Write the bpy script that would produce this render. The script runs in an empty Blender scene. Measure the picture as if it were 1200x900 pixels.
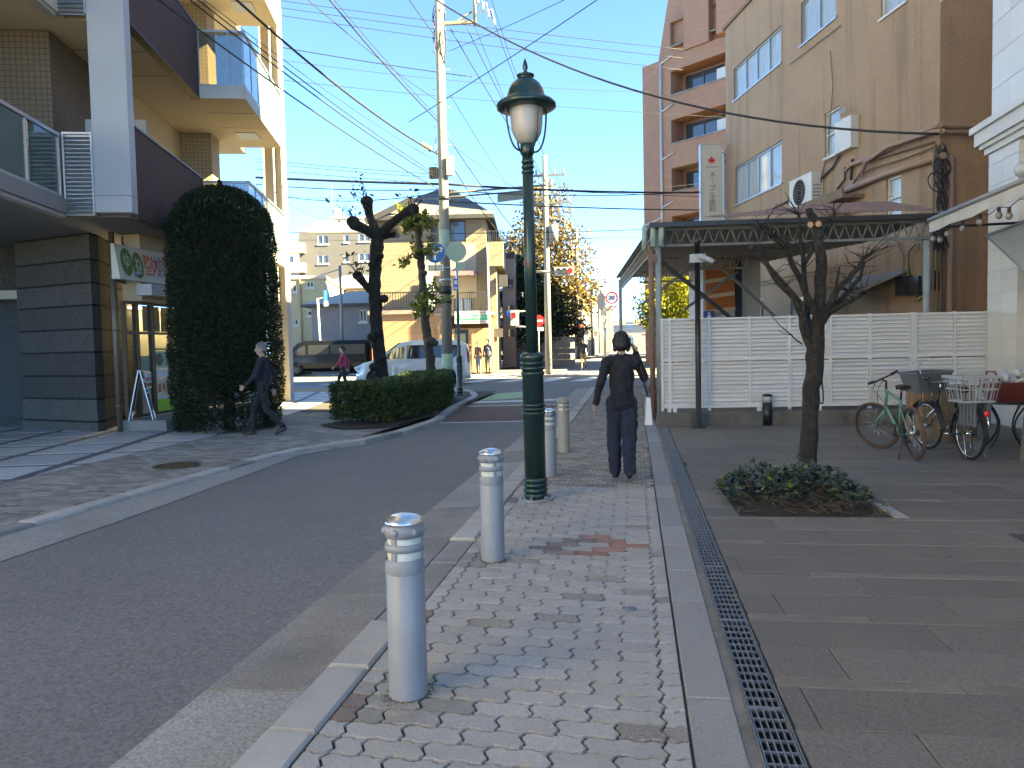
import bpy, bmesh, math, random
from mathutils import Vector, Matrix, Euler
R = math.radians
random.seed(7)
SC = bpy.context.scene
COL = SC.collection

# ---------------------------------------------------------------- camera
F_PX = 870.0
CAM_Z = 1.5
YAW, PITCH, ROLL = R(9.4), R(2.75), R(-1.2)
cam_d = bpy.data.cameras.new('camera')
cam_d.sensor_width = 36.0
cam_d.lens = F_PX / 1200.0 * 36.0
cam_d.clip_end = 3000
cam = bpy.data.objects.new('camera', cam_d)
COL.objects.link(cam)
CM = Matrix.Rotation(YAW, 3, 'Z') @ Matrix.Rotation(math.pi/2 - PITCH, 3, 'X') @ Matrix.Rotation(ROLL, 3, 'Z')
CP = Vector((0, 0, CAM_Z))
cam.matrix_world = Matrix.Translation(CP) @ CM.to_4x4()
SC.camera = cam

# ---------------------------------------------------------------- sky, sun, exposure
SUN_DIR = Vector((-0.99, 0.12, 0)).normalized()      # the way the light travels over the ground
SUN_EL = R(32)
w = bpy.data.worlds.new('World'); SC.world = w; w.use_nodes = True
nt = w.node_tree
sky = nt.nodes.new('ShaderNodeTexSky'); sky.sky_type = 'NISHITA'; sky.sun_disc = False
sky.sun_elevation = SUN_EL
sky.sun_rotation = math.atan2(-SUN_DIR.x, -SUN_DIR.y)   # where the sun stands, clockwise from +Y
sky.air_density = 0.21; sky.dust_density = 0.0; sky.ozone_density = 9.0     # a clear, dry winter sky
bg = nt.nodes['Background']; bg.inputs['Strength'].default_value = 0.15
nt.links.new(sky.outputs[0], bg.inputs[0])
sd = bpy.data.lights.new('sun', 'SUN'); sd.energy = 4.6; sd.angle = R(0.53); sd.color = (1.0, 0.90, 0.74)
sun = bpy.data.objects.new('sun', sd); COL.objects.link(sun)
sun_vec = Vector((SUN_DIR.x*math.cos(SUN_EL), SUN_DIR.y*math.cos(SUN_EL), -math.sin(SUN_EL)))
sun.rotation_euler = sun_vec.to_track_quat('-Z', 'Y').to_euler()
sun.location = (30, -5, 40)
SC.view_settings.view_transform = 'Standard'
try: SC.view_settings.look = 'None'
except Exception: pass
SC.view_settings.exposure = 3.78
SC.view_settings.gamma = 1.0
SC.view_settings.use_curve_mapping = False
SC.view_settings.use_white_balance = True          # the phone balanced for the open shade
SC.view_settings.white_balance_temperature = 10200
SC.view_settings.white_balance_tint = -8
SC.render.engine = 'CYCLES'
SC.cycles.use_denoising = True
SC.cycles.max_bounces = 7
SC.cycles.diffuse_bounces = 4
SC.cycles.glossy_bounces = 3
SC.cycles.transmission_bounces = 4
SC.cycles.transparent_max_bounces = 8
SC.cycles.caustics_reflective = False
SC.cycles.caustics_refractive = False
SC.cycles.sample_clamp_indirect = 6.0

# ---------------------------------------------------------------- helpers
def ray(px, py):
    return CM @ Vector(((px-600)/F_PX, -(py-450)/F_PX, -1.0))
def gz(y):
    return 0.0 if y < 16 else 0.012*(min(y, 70)-16)
def G(px, py, z=0.0):
    d = ray(px, py); t = (z-CAM_Z)/d.z
    return CP + d*t
def Gs(px, py, dz=0.0):
    z = dz
    for _ in range(12):
        p = G(px, py, z); z = gz(p.y)+dz
    return p
def D(px, py, dep):
    return CP + ray(px, py)*dep
class Fr:
    """a local frame: x to the right of the facade line, y along it, z up"""
    def __init__(s, loc, deg):
        s.l = Vector((loc[0], loc[1], loc[2] if len(loc) > 2 else 0)); s.deg = deg
        s.M = Matrix.Rotation(R(deg), 3, 'Z'); s.T = s.M.transposed()
    def hit(s, px, py, x=None, y=None, z=None):
        d = s.T @ ray(px, py); o = s.T @ (CP - s.l)
        for i, v in enumerate((x, y, z)):
            if v is not None:
                return o + d*((v-o[i])/d[i])
    def loc(s, p): return s.T @ (Vector(p)-s.l)
    def wld(s, x, y, z=0): return s.l + s.M @ Vector((x, y, z))

def srgb(r, g, b):
    f = lambda c: (c/255/12.92 if c/255 <= .04045 else ((c/255+.055)/1.055)**2.4)
    return (f(r), f(g), f(b))
MATS = {}
def mat(name, col, rough=.8, var=.12, scale=6.0, bump=0.0, bscale=80.0, metal=0.0, spec=.5, rand=0.0,
        grain=0.0, gscale=220.0, dirt=0.0, dcol=(.03, .027, .022), dscale=1.3, bdist=.004, coat=0.0, detail=4.0,
        alpha=1.0, trans=0.0, emit=None, stretch=None, sss=0, streak=0.0, scol=(.05,.04,.03)):
    m = bpy.data.materials.new(name); m.use_nodes = True
    t = m.node_tree; n = t.nodes; L = t.links
    b = n['Principled BSDF']
    b.inputs['Roughness'].default_value = rough
    b.inputs['Metallic'].default_value = metal
    b.inputs['Specular IOR Level'].default_value = spec
    b.inputs['Coat Weight'].default_value = coat
    if coat: b.inputs['Coat Roughness'].default_value = .05
    b.inputs['Alpha'].default_value = alpha
    b.inputs['Transmission Weight'].default_value = trans
    if emit:
        b.inputs['Emission Color'].default_value = (*emit[0], 1); b.inputs['Emission Strength'].default_value = emit[1]
    tc = n.new('ShaderNodeTexCoord'); oi = n.new('ShaderNodeObjectInfo')
    mp = n.new('ShaderNodeVectorMath'); mp.operation = 'MULTIPLY_ADD'
    L.new(oi.outputs['Random'], mp.inputs[0]); mp.inputs[1].default_value = (37, 51, 23)
    L.new(tc.outputs['Object'], mp.inputs[2])
    vec = mp.outputs[0]
    if stretch:
        mm = n.new('ShaderNodeVectorMath'); mm.operation = 'MULTIPLY'; L.new(vec, mm.inputs[0]); mm.inputs[1].default_value = stretch; vec = mm.outputs[0]
    def noise(sc, det=4.0, rg=.6):
        x = n.new('ShaderNodeTexNoise'); x.inputs['Scale'].default_value = sc; x.inputs['Detail'].default_value = det
        x.inputs['Roughness'].default_value = rg; L.new(vec, x.inputs['Vector']); return x.outputs['Fac']
    def math_(op, a, bb, c=None, clamp=False):
        x = n.new('ShaderNodeMath'); x.operation = op; x.use_clamp = clamp
        for i, v in enumerate((a, bb, c)):
            if v is None: continue
            if isinstance(v, (int, float)): x.inputs[i].default_value = v
            else: L.new(v, x.inputs[i])
        return x.outputs[0]
    k = math_('MULTIPLY_ADD', noise(scale, detail), 2*var*1.6, 1-var*1.6)
    if grain:
        g = math_('MULTIPLY_ADD', noise(gscale, 2.0, .7), 2*grain*1.6, 1-grain*1.6)
        k = math_('MULTIPLY', k, g)
    if rand:
        ge = n.new('ShaderNodeNewGeometry')
        rr = math_('FRACT', math_('ADD', oi.outputs['Random'], ge.outputs['Random Per Island']), None)
        k = math_('MULTIPLY', k, math_('MULTIPLY_ADD', rr, 2*rand, 1-rand))
    mx = n.new('ShaderNodeMix'); mx.data_type = 'RGBA'; mx.blend_type = 'MULTIPLY'; mx.inputs['Factor'].default_value = 1
    mx.inputs['A'].default_value = (*col, 1); L.new(k, mx.inputs['B'])
    out = mx.outputs['Result']
    if dirt:
        dn = math_('MULTIPLY_ADD', noise(dscale, 6.0, .65), 4.0, -1.9, True)
        dn = math_('MULTIPLY', dn, dirt)
        m2 = n.new('ShaderNodeMix'); m2.data_type = 'RGBA'; L.new(dn, m2.inputs['Factor']); L.new(out, m2.inputs['A'])
        m2.inputs['B'].default_value = (*dcol, 1); out = m2.outputs['Result']
    if streak:       # rain streaks running down the wall
        sv = n.new('ShaderNodeVectorMath'); sv.operation = 'MULTIPLY'; L.new(tc.outputs['Object'], sv.inputs[0]); sv.inputs[1].default_value = (2.6, 2.6, .16)
        sx_ = n.new('ShaderNodeTexNoise'); sx_.inputs['Scale'].default_value = 1.0; sx_.inputs['Detail'].default_value = 5.0; L.new(sv.outputs[0], sx_.inputs['Vector'])
        sk = math_('MULTIPLY', math_('MULTIPLY_ADD', sx_.outputs['Fac'], 5.0, -2.55, True), streak)
        m3 = n.new('ShaderNodeMix'); m3.data_type = 'RGBA'; L.new(sk, m3.inputs['Factor']); L.new(out, m3.inputs['A']); m3.inputs['B'].default_value = (*scol, 1); out = m3.outputs['Result']
    L.new(out, b.inputs['Base Color'])
    if bump:
        bp = n.new('ShaderNodeBump'); bp.inputs['Strength'].default_value = bump; bp.inputs['Distance'].default_value = bdist
        L.new(noise(bscale, 3.0), bp.inputs['Height']); L.new(bp.outputs[0], b.inputs['Normal'])
    MATS[name] = m
    return m
def brickmat(name, c1, c2, mortar, bw, bh, ms, rough=.75, plane='xz', offset=.5, bump=.4, var=.1, spec=.3):
    """masonry too fine to build piece by piece at its distance"""
    m = bpy.data.materials.new(name); m.use_nodes = True
    t = m.node_tree; n = t.nodes; L = t.links; b = n['Principled BSDF']; b.inputs['Roughness'].default_value = rough; b.inputs['Specular IOR Level'].default_value = spec
    tc = n.new('ShaderNodeTexCoord'); ge = n.new('ShaderNodeNewGeometry')
    s = n.new('ShaderNodeSeparateXYZ'); L.new(tc.outputs['Object'], s.inputs[0])
    ad = n.new('ShaderNodeMath'); ad.operation = 'ADD'; L.new(s.outputs[0], ad.inputs[0]); L.new(s.outputs[1], ad.inputs[1])
    c = n.new('ShaderNodeCombineXYZ'); L.new(ad.outputs[0], c.inputs[0]); L.new(s.outputs[2], c.inputs[1])
    br = n.new('ShaderNodeTexBrick'); br.offset = offset; L.new(c.outputs[0], br.inputs['Vector'])
    br.inputs['Color1'].default_value = (*c1, 1); br.inputs['Color2'].default_value = (*c2, 1); br.inputs['Mortar'].default_value = (*mortar, 1)
    br.inputs['Scale'].default_value = 1; br.inputs['Brick Width'].default_value = bw; br.inputs['Row Height'].default_value = bh
    br.inputs['Mortar Size'].default_value = ms; br.inputs['Mortar Smooth'].default_value = .1
    nz = n.new('ShaderNodeTexNoise'); nz.inputs['Scale'].default_value = .9; nz.inputs['Detail'].default_value = 6; L.new(tc.outputs['Object'], nz.inputs['Vector'])
    k = n.new('ShaderNodeMath'); k.operation = 'MULTIPLY_ADD'; L.new(nz.outputs['Fac'], k.inputs[0]); k.inputs[1].default_value = var*3; k.inputs[2].default_value = 1-var*1.5
    mx = n.new('ShaderNodeMix'); mx.data_type = 'RGBA'; mx.blend_type = 'MULTIPLY'; mx.inputs['Factor'].default_value = 1
    L.new(br.outputs['Color'], mx.inputs['A']); L.new(k.outputs[0], mx.inputs['B']); L.new(mx.outputs['Result'], b.inputs['Base Color'])
    bp = n.new('ShaderNodeBump'); bp.inputs['Strength'].default_value = bump; bp.inputs['Distance'].default_value = .006; bp.invert = True
    L.new(br.outputs['Fac'], bp.inputs['Height']); L.new(bp.outputs[0], b.inputs['Normal'])
    MATS[name] = m; return m

class MB:
    """collects shapes and links them as ONE mesh object"""
    def __init__(s): s.v = []; s.f = []; s.mi = []; s.sm = []; s.m = 0; s.s = False
    def vs(s, pts):
        i = len(s.v); s.v.extend([tuple(p) for p in pts]); return i
    def fc(s, idx):
        s.f.append(tuple(idx)); s.mi.append(s.m); s.sm.append(s.s)
    def quad(s, *p):
        i = s.vs(p); s.fc(range(i, i+len(p))); return s
    def hexa(s, p):
        i = s.vs(p)
        for q in ((3,2,1,0),(4,5,6,7),(0,1,5,4),(1,2,6,5),(2,3,7,6),(3,0,4,7)): s.fc([i+k for k in q])
        return s
    def bx(s, x0, x1, y0, y1, z0, z1):
        return s.hexa([(x0,y0,z0),(x1,y0,z0),(x1,y1,z0),(x0,y1,z0),(x0,y0,z1),(x1,y0,z1),(x1,y1,z1),(x0,y1,z1)])
    def bev(s, x0, x1, y0, y1, z0, z1, b=.01):
        """a block with a chamfered top"""
        i = s.vs([(x0,y0,z0),(x1,y0,z0),(x1,y1,z0),(x0,y1,z0),(x0,y0,z1-b),(x1,y0,z1-b),(x1,y1,z1-b),(x0,y1,z1-b),
                  (x0+b,y0+b,z1),(x1-b,y0+b,z1),(x1-b,y1-b,z1),(x0+b,y1-b,z1)])
        for q in ((0,1,5,4),(1,2,6,5),(2,3,7,6),(3,0,4,7),(4,5,9,8),(5,6,10,9),(6,7,11,10),(7,4,8,11),(8,9,10,11)): s.fc([i+k for k in q])
        return s
    def box(s, c, d, M=None):
        p = []
        for z in (-.5, .5):
            for x, y in ((-.5,-.5),(.5,-.5),(.5,.5),(-.5,.5)):
                q = Vector((x*d[0], y*d[1], z*d[2]))
                if M is not None: q = M @ q
                p.append(Vector(c)+q)
        return s.hexa(p)
    def beam(s, a, b, w, h, up=(0,0,1)):
        a = Vector(a); b = Vector(b); d = (b-a).normalized(); u = Vector(up)
        if abs(d.dot(u)) > .99: u = Vector((1,0,0))
        x = d.cross(u).normalized(); y = x.cross(d).normalized()
        o = [-x*w/2-y*h/2, x*w/2-y*h/2, x*w/2+y*h/2, -x*w/2+y*h/2]
        return s.hexa([a+q for q in o]+[b+q for q in o])
    def tube(s, pts, rs, n=8, caps=True, smooth=True):
        pts = [Vector(p) for p in pts]
        if isinstance(rs, (int, float)): rs = [rs]*len(pts)
        old = s.s; s.s = smooth
        d0 = (pts[1]-pts[0]).normalized()
        u = Vector((0,0,1)) if abs(d0.z) < .9 else Vector((1,0,0))
        x = d0.cross(u).normalized(); base = len(s.v)
        for k, p in enumerate(pts):
            if k == 0: d = pts[1]-pts[0]
            elif k == len(pts)-1: d = pts[-1]-pts[-2]
            else: d = (pts[k+1]-p).normalized()+(p-pts[k-1]).normalized()
            if d.length < 1e-9: d = d0
            d = d.normalized()
            x = (x-d*x.dot(d))
            if x.length < 1e-6: x = d.orthogonal()
            x.normalize(); y = d.cross(x)
            for j in range(n):
                a = 2*math.pi*j/n
                s.v.append(tuple(p+(x*math.cos(a)+y*math.sin(a))*rs[k]))
        for k in range(len(pts)-1):
            for j in range(n):
                a = base+k*n+j; b = base+k*n+(j+1) % n
                s.fc((a, b, b+n, a+n))
        if caps:
            s.s = False
            s.fc([base+j for j in range(n)][::-1]); e = base+(len(pts)-1)*n; s.fc([e+j for j in range(n)])
        s.s = old; return s
    def cyl(s, a, b, r0, r1=None, n=12, caps=True):
        return s.tube([a, b], [r0, r0 if r1 is None else r1], n, caps)
    def lathe(s, prof, n=24, at=(0,0,0), smooth=True, axis=None, caps=True):
        old = s.s; s.s = smooth; base = len(s.v); at = Vector(at)
        for r, z in prof:
            for j in range(n):
                a = 2*math.pi*j/n; q = Vector((r*math.cos(a), r*math.sin(a), z))
                if axis is not None: q = axis @ q
                s.v.append(tuple(at+q))
        for k in range(len(prof)-1):
            for j in range(n):
                a = base+k*n+j; b = base+k*n+(j+1) % n
                s.fc((a, b, b+n, a+n))
        if caps:
            s.s = False
            if prof[0][0] > 1e-4: s.fc([base+j for j in range(n)][::-1])
            if prof[-1][0] > 1e-4: s.fc([base+(len(prof)-1)*n+j for j in range(n)])
        s.s = old; return s
    def ball(s, c, r, n=12, m=8, M=None):
        if isinstance(r, (int, float)): r = (r, r, r)
        old = s.s; s.s = True; base = len(s.v); c = Vector(c)
        for i in range(m+1):
            th = math.pi*i/m
            for j in range(n):
                a = 2*math.pi*j/n
                q = Vector((r[0]*math.sin(th)*math.cos(a), r[1]*math.sin(th)*math.sin(a), -r[2]*math.cos(th)))
                if M is not None: q = M @ q
                s.v.append(tuple(c+q))
        for i in range(m):
            for j in range(n):
                a = base+i*n+j; b = base+i*n+(j+1) % n
                s.fc((a, b, b+n, a+n))
        s.s = old; return s
    def prism(s, poly, z0, z1, bevel=0.0):
        n = len(poly); i = s.vs([(x, y, z0) for x, y in poly]); j = s.vs([(x, y, z1) for x, y in poly])
        s.fc([i+k for k in range(n)][::-1]); s.fc([j+k for k in range(n)])
        for k in range(n): s.fc((i+k, i+(k+1) % n, j+(k+1) % n, j+k))
        return s
    def prismd(s, poly, o, ux, uy, th):
        """polygon in the plane (ux,uy) at o, pushed th along ux x uy"""
        o = Vector(o); ux = Vector(ux); uy = Vector(uy); nn = ux.cross(uy).normalized()*th; n = len(poly)
        i = s.vs([o+ux*a+uy*b for a, b in poly]); j = s.vs([o+ux*a+uy*b+nn for a, b in poly])
        s.fc([i+k for k in range(n)][::-1]); s.fc([j+k for k in range(n)])
        for k in range(n): s.fc((i+k, i+(k+1) % n, j+(k+1) % n, j+k))
        return s
    def torus(s, c, Rr, r, M=None, n=32, m=8):
        old = s.s; s.s = True; base = len(s.v); c = Vector(c)
        for i in range(n):
            a = 2*math.pi*i/n
            for j in range(m):
                b = 2*math.pi*j/m
                q = Vector(((Rr+r*math.cos(b))*math.cos(a), (Rr+r*math.cos(b))*math.sin(a), r*math.sin(b)))
                if M is not None: q = M @ q
                s.v.append(tuple(c+q))
        for i in range(n):
            for j in range(m):
                s.fc((base+i*m+j, base+((i+1) % n)*m+j, base+((i+1) % n)*m+(j+1) % m, base+i*m+(j+1) % m))
        s.s = old; return s
    def wall(s, P, a0, a1, z0, z1, holes, depth):
        """a wall face with openings and their reveals; P(a, d, z) gives the point, d the depth into the wall"""
        A = sorted({a0, a1, *[q for h in holes for q in h[:2] if a0 < q < a1]}); Z = sorted({z0, z1, *[q for h in holes for q in h[2:4] if z0 < q < z1]})
        for i in range(len(A)-1):
            for j in range(len(Z)-1):
                ca, cz = (A[i]+A[i+1])/2, (Z[j]+Z[j+1])/2
                if any(h[0] < ca < h[1] and h[2] < cz < h[3] for h in holes): continue
                s.quad(P(A[i],0,Z[j]), P(A[i+1],0,Z[j]), P(A[i+1],0,Z[j+1]), P(A[i],0,Z[j+1]))
        for h in holes:
            b0, b1, c0, c1 = h[:4]
            s.quad(P(b0,0,c0), P(b0,depth,c0), P(b0,depth,c1), P(b0,0,c1))
            s.quad(P(b1,0,c0), P(b1,0,c1), P(b1,depth,c1), P(b1,depth,c0))
            s.quad(P(b0,0,c0), P(b1,0,c0), P(b1,depth,c0), P(b0,depth,c0))
            s.quad(P(b0,0,c1), P(b0,depth,c1), P(b1,depth,c1), P(b1,0,c1))
        return s
    def mesh(s, name, mats):
        me = bpy.data.meshes.new(name); me.from_pydata(s.v, [], s.f)
        for m in (mats if isinstance(mats, (list, tuple)) else [mats]): me.materials.append(m)
        me.polygons.foreach_set('material_index', s.mi); me.polygons.foreach_set('use_smooth', s.sm)
        me.update(); return me
    def build(s, name, mats, parent=None, **tags):
        o = bpy.data.objects.new(name, s.mesh(name, mats)); COL.objects.link(o)
        if parent is not None: o.parent = parent
        for k, v in tags.items(): o[k] = v
        return o
def thing(name, label, cat, loc=(0,0,0), deg=0, group=None):
    o = bpy.data.objects.new(name, None); COL.objects.link(o); o.empty_display_size = .2
    o.location = loc; o.rotation_euler = (0, 0, R(deg)); o['label'] = label; o['category'] = cat
    if group: o['group'] = group
    return o
def put(name, me, parent, loc=(0,0,0), rot=None, m=None, **tags):
    """another object on shared mesh data"""
    o = bpy.data.objects.new(name, me); COL.objects.link(o); o.location = loc
    if rot is not None: o.rotation_euler = rot
    if parent is not None: o.parent = parent
    if m is not None:
        o.material_slots[0].link = 'OBJECT'; o.material_slots[0].material = m
    for k, v in tags.items(): o[k] = v
    return o
def clone(root, loc, deg=None, label=None):
    def rec(o, par):
        c = o.copy(); COL.objects.link(c); c.parent = par
        for ch in KIDS.get(o.name, [q for q in COL.objects if q.parent == o]): rec(ch, c)
        return c
    c = rec(root, None); c.location = loc
    if deg is not None: c.rotation_euler = (0, 0, R(deg))
    if label: c['label'] = label
    return c
KIDS = {}
def text(body, size, m, parent, M, name='lettering', ext=.002, align='CENTER', sx=1.0, bold=0.0):
    cu = bpy.data.curves.new(name, 'FONT'); cu.body = body; cu.size = size; cu.extrude = ext; cu.align_x = align; cu.align_y = 'CENTER'; cu.offset = bold
    t = bpy.data.objects.new('tmp', cu); COL.objects.link(t)
    dg = bpy.context.evaluated_depsgraph_get(); me = bpy.data.meshes.new_from_object(t.evaluated_get(dg))
    bpy.data.objects.remove(t); me.materials.clear(); me.materials.append(m); me.name = name
    me.transform(M @ Matrix.Diagonal((sx, 1, 1, 1)))
    o = bpy.data.objects.new(name, me); COL.objects.link(o); o.parent = parent
    return o
def face_xz(x, y, z, ry=0):
    """lettering that faces -y"""
    return Matrix.Translation((x, y, z)) @ Matrix.Rotation(math.pi/2, 4, 'X')
def face_px(x, y, z):
    """lettering that faces +x"""
    return Matrix.Translation((x, y, z)) @ Matrix.Rotation(math.pi/2, 4, 'Z') @ Matrix.Rotation(math.pi/2, 4, 'X')
def remesh(mb, voxel, tags=None, smooth=2):
    me = mb.mesh('tmp', []); o = bpy.data.objects.new('tmp', me); COL.objects.link(o)
    r = o.modifiers.new('r', 'REMESH'); r.mode = 'VOXEL'; r.voxel_size = voxel; r.use_smooth_shade = True
    if smooth:
        q = o.modifiers.new('s', 'SMOOTH'); q.factor = .5; q.iterations = smooth
    dg = bpy.context.evaluated_depsgraph_get(); out = bpy.data.meshes.new_from_object(o.evaluated_get(dg))
    bpy.data.objects.remove(o); bpy.data.meshes.remove(me)
    return out
# ---------------------------------------------------------------- materials
asphalt = mat('asphalt', (.152,.153,.153), .85, .12, .5, .6, 110, grain=.55, gscale=48, dirt=.4, dcol=(.115,.116,.119), dscale=.35, bdist=.005)
asphalt_far = mat('asphalt_far', (.15,.14,.125), .9, .12, .8, 0, grain=.2, gscale=60)
gutter_m = mat('gutter_concrete', (.27,.265,.25), .9, .14, 1.1, .6, 90, grain=.6, gscale=62, dirt=.45, dcol=(.15,.145,.135), dscale=.8)
gutter2_m = mat('old_concrete', (.215,.205,.19), .9, .2, 1.6, .5, 100, grain=.45, gscale=70, dirt=.3, dscale=1.2)
kerb_m = mat('kerb_stone', (.37,.355,.33), .85, .16, 3, .3, 160, rand=.12, grain=.18, gscale=160, dirt=.25, dcol=(.1,.1,.09), dscale=2)
kerb_dark = mat('kerb_dark', (.25,.24,.225), .85, .2, 3, .3, 160, rand=.15, grain=.2, gscale=160, dirt=.3, dscale=2)
joint_m = mat('joint_sand', (.045,.039,.032), .95, .35, 9, .4, 150, grain=.3)
pav_l = mat('paver_light', (.335,.325,.308), .85, .10, 5, .5, 120, rand=.09, grain=.24, gscale=95, dirt=.3, dcol=(.225,.215,.20), dscale=1.8, bdist=.003)
pav_s = mat('paver_stained', (.285,.272,.25), .88, .22, 7, .5, 120, rand=.15, grain=.35, gscale=95, dirt=.6, dcol=(.19,.175,.145), dscale=4)
pav_d = mat('paver_dark', (.24,.225,.20), .88, .15, 5, .5, 120, rand=.12, grain=.5, gscale=95, bdist=.002)
pav_b = mat('paver_brown', (.21,.165,.145), .88, .15, 6, .4, 120, rand=.15, grain=.25, gscale=95)
pav_r = mat('paver_red', (.27,.155,.13), .88, .15, 6, .4, 120, rand=.15, grain=.25, gscale=95)
pav_g = mat('paver_grey_brown', (.25,.225,.195), .88, .2, 1.3, .3, 200, rand=.28, grain=.2, gscale=150)
pav_left = mat('paver_left', (.22,.208,.188), .9, .22, .9, .3, 200, rand=.3, grain=.2, gscale=150)
border_m = mat('border_granite', (.26,.258,.25), .8, .1, 4, .3, 120, rand=.12, grain=.3, gscale=90, dirt=.2, dscale=2)
strip_m = mat('mortar_strip', (.20,.185,.16), .92, .3, 6, .6, 120, grain=.35, gscale=90, dirt=.4, dscale=4)
steel_m = mat('galvanised_steel', (.24,.25,.26), .5, .2, 20, 0, metal=.7, dirt=.2, dscale=9)
slab_m = mat('plaza_slab', (.150,.135,.118), .82, .14, 2.2, .6, 120, rand=.14, grain=.45, gscale=85, dirt=.35, dcol=(.085,.077,.068), dscale=1.1, bdist=.004)
slabb_m = mat('plaza_band', (.172,.153,.128), .85, .2, 4, .5, 120, rand=.16, grain=.4, gscale=85, dirt=.6, dcol=(.125,.113,.098), dscale=2.5)
tile_l = mat('forecourt_tile', (.42,.43,.435), .55, .1, 3, .1, 160, rand=.1, grain=.15, gscale=200, dirt=.2, dcol=(.18,.18,.18), dscale=2)
tile_d = mat('forecourt_band', (.10,.105,.115), .6, .15, 4, .1, 160, rand=.2, grain=.2, gscale=200)
paint_w = mat('road_paint', (.62,.61,.58), .8, .15, 5, .2, 90, grain=.15, gscale=60, dirt=.3, dcol=(.16,.16,.16), dscale=3)
paint_g = mat('road_paint_green', (.33,.45,.27), .85, .2, 4, .2, 90, grain=.2, gscale=60, dirt=.5, dcol=(.12,.13,.12), dscale=2)
road_red = mat('road_red', (.125,.085,.078), .9, .18, 2.5, .3, 200, grain=.3, gscale=150, dirt=.2, dscale=1.5)
iron_m = mat('cast_iron', (.07,.055,.035), .55, .3, 30, .5, 60, metal=.4)
soil_m = mat('soil', (.035,.026,.019), 1, .4, 14, 1, 60, grain=.3, bdist=.02)
conc_m = mat('concrete', (.24,.225,.20), .9, .18, 2.5, .5, 60, grain=.15, gscale=120, dirt=.55, dcol=(.07,.066,.055), dscale=1.6)
yellow_m = mat('tactile_yellow', (.55,.36,.06), .8, .15, 8)

# ---------------------------------------------------------------- ground sheets
def sheet(name, strips, m, dz, parent=None, **tags):
    """strips: (x0,x1,y0,y1) pieces laid over the gentle rise of the street"""
    mb = MB()
    for x0, x1, y0, y1 in strips:
        ys = sorted({y0, y1, *[k for k in (16, 70) if y0 < k < y1]})
        for a, b in zip(ys, ys[1:]):
            mb.quad((x0,a,gz(a)+dz), (x1,a,gz(a)+dz), (x1,b,gz(b)+dz), (x0,b,gz(b)+dz))
    return mb.build(name, m, parent, **tags)
def psheet(name, poly, m, dz, **tags):
    mb = MB(); mb.quad(*[(x, y, gz(y)+dz) for x, y in poly]); return mb.build(name, m, None, **tags)
S = dict(kind='structure')
RZ = -.07
sheet('ground', [(-900,900,-400,16),(-900,900,16,70),(-900,900,70,1500)], asphalt_far, -.13, **S)
road = sheet('road', [(-8.6,-2.0,-14,16),(-8.6,-2.0,16,26),(-80,60,26,39),(-3.6,.2,39,70),(-3.6,.2,70,260)], asphalt, RZ, **S)
# gutter slabs along the near kerb, cast in lengths
gut = sheet('gutter', [(-2.0,-1.47,-12,16),(-2.0,-1.47,16,25)], joint_m, RZ+.002, **S)
y = -2.0; k = 0
while y < 25:
    Lg = 1.15+.5*((k*7) % 3)/3
    mb = MB(); mb.bev(-2.0+.004, -1.478, y+.004, y+Lg-.004, -.08, -.03, .006)
    for i, q in enumerate(mb.v):      # falls towards the road
        mb.v[i] = (q[0], q[1], q[2]+gz(q[1])-(.030 if q[0] < -1.8 else 0))
    mb.build('gutter_slab', gutter2_m if k in (4, 5, 6, 9) else gutter_m, gut)
    y += Lg; k += 1
kb = sheet('kerb', [(-1.478,-1.262,-12,16),(-1.478,-1.262,16,25)], joint_m, -.045, **S)
def kerb_stone(name, x0, x1, y0, y1, top, par, m):
    mb = MB(); mb.bev(x0, x1, y0+.004, y1-.004, -.12, top, .014)
    mb.v = [(a, b, c+gz(b)) for a, b, c in mb.v]
    return mb.build(name, m, par)
y = .9; k = 0
while y < 25:
    low = 3.85 < y < 5.2
    kerb_stone('kerb_stone', -1.474, -1.266, y, y+.6, (-.022 if low else .004)+random.uniform(-.004,.004), kb, kerb_dark if low else kerb_m)
    y += .6; k += 1

# ---------------------------------------------------------------- right pavement of wave-edged blocks
pavement = sheet('pavement', [(-1.262,.197,-12,16),(-1.262,.197,16,25)], joint_m, -.011, **S)
BL, BW, JT = .238, .119, .0086
SY_ = .0062
def wave(x):
    p = (x % (BL/2))/(BL/2)
    for a, b, va, vb in ((0,.18,0,0),(.18,.4,0,1),(.4,.68,1,1),(.68,.9,1,0),(.9,1.01,0,0)):
        if a <= p <= b: return (va+(vb-va)*(p-a)/(b-a))*.0145
    return 0
def zig(t):
    for a, b, va, vb in ((0,.3,0,.014),(.3,.7,.014,-.014),(.7,1.001,-.014,0)):
        if a <= t <= b: return va+(vb-va)*(t-a)/(b-a)
    return 0
def block_outline(x0, x1, zl=True, zr=True, shrink=JT/2):
    """outline of one block, x0..x1 in row coordinates, y 0..BW"""
    ks = [x0]; n0 = math.floor(x0/(BL/2))
    for q in range(n0, n0+6):
        for fr in (.18, .4, .68, .9):
            xx = (q+fr)*BL/2
            if x0+.02 < xx < x1-.02: ks.append(xx)
    ks.append(x1)
    low = [(x+(shrink if i == 0 else -shrink if i == len(ks)-1 else 0), wave(x)+SY_) for i, x in enumerate(ks)]
    hi = [(x+(shrink if i == 0 else -shrink if i == len(ks)-1 else 0), BW+wave(x)-SY_) for i, x in enumerate(ks)]
    def side(x, on, sg):
        if not on: return []
        return [(x+zig(t)+sg*shrink, BW*t+wave(x)) for t in (.3, .7)]
    return low + side(x1, zr, -1) + hi[::-1] + side(x0, zl, 1)[::-1]
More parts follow.
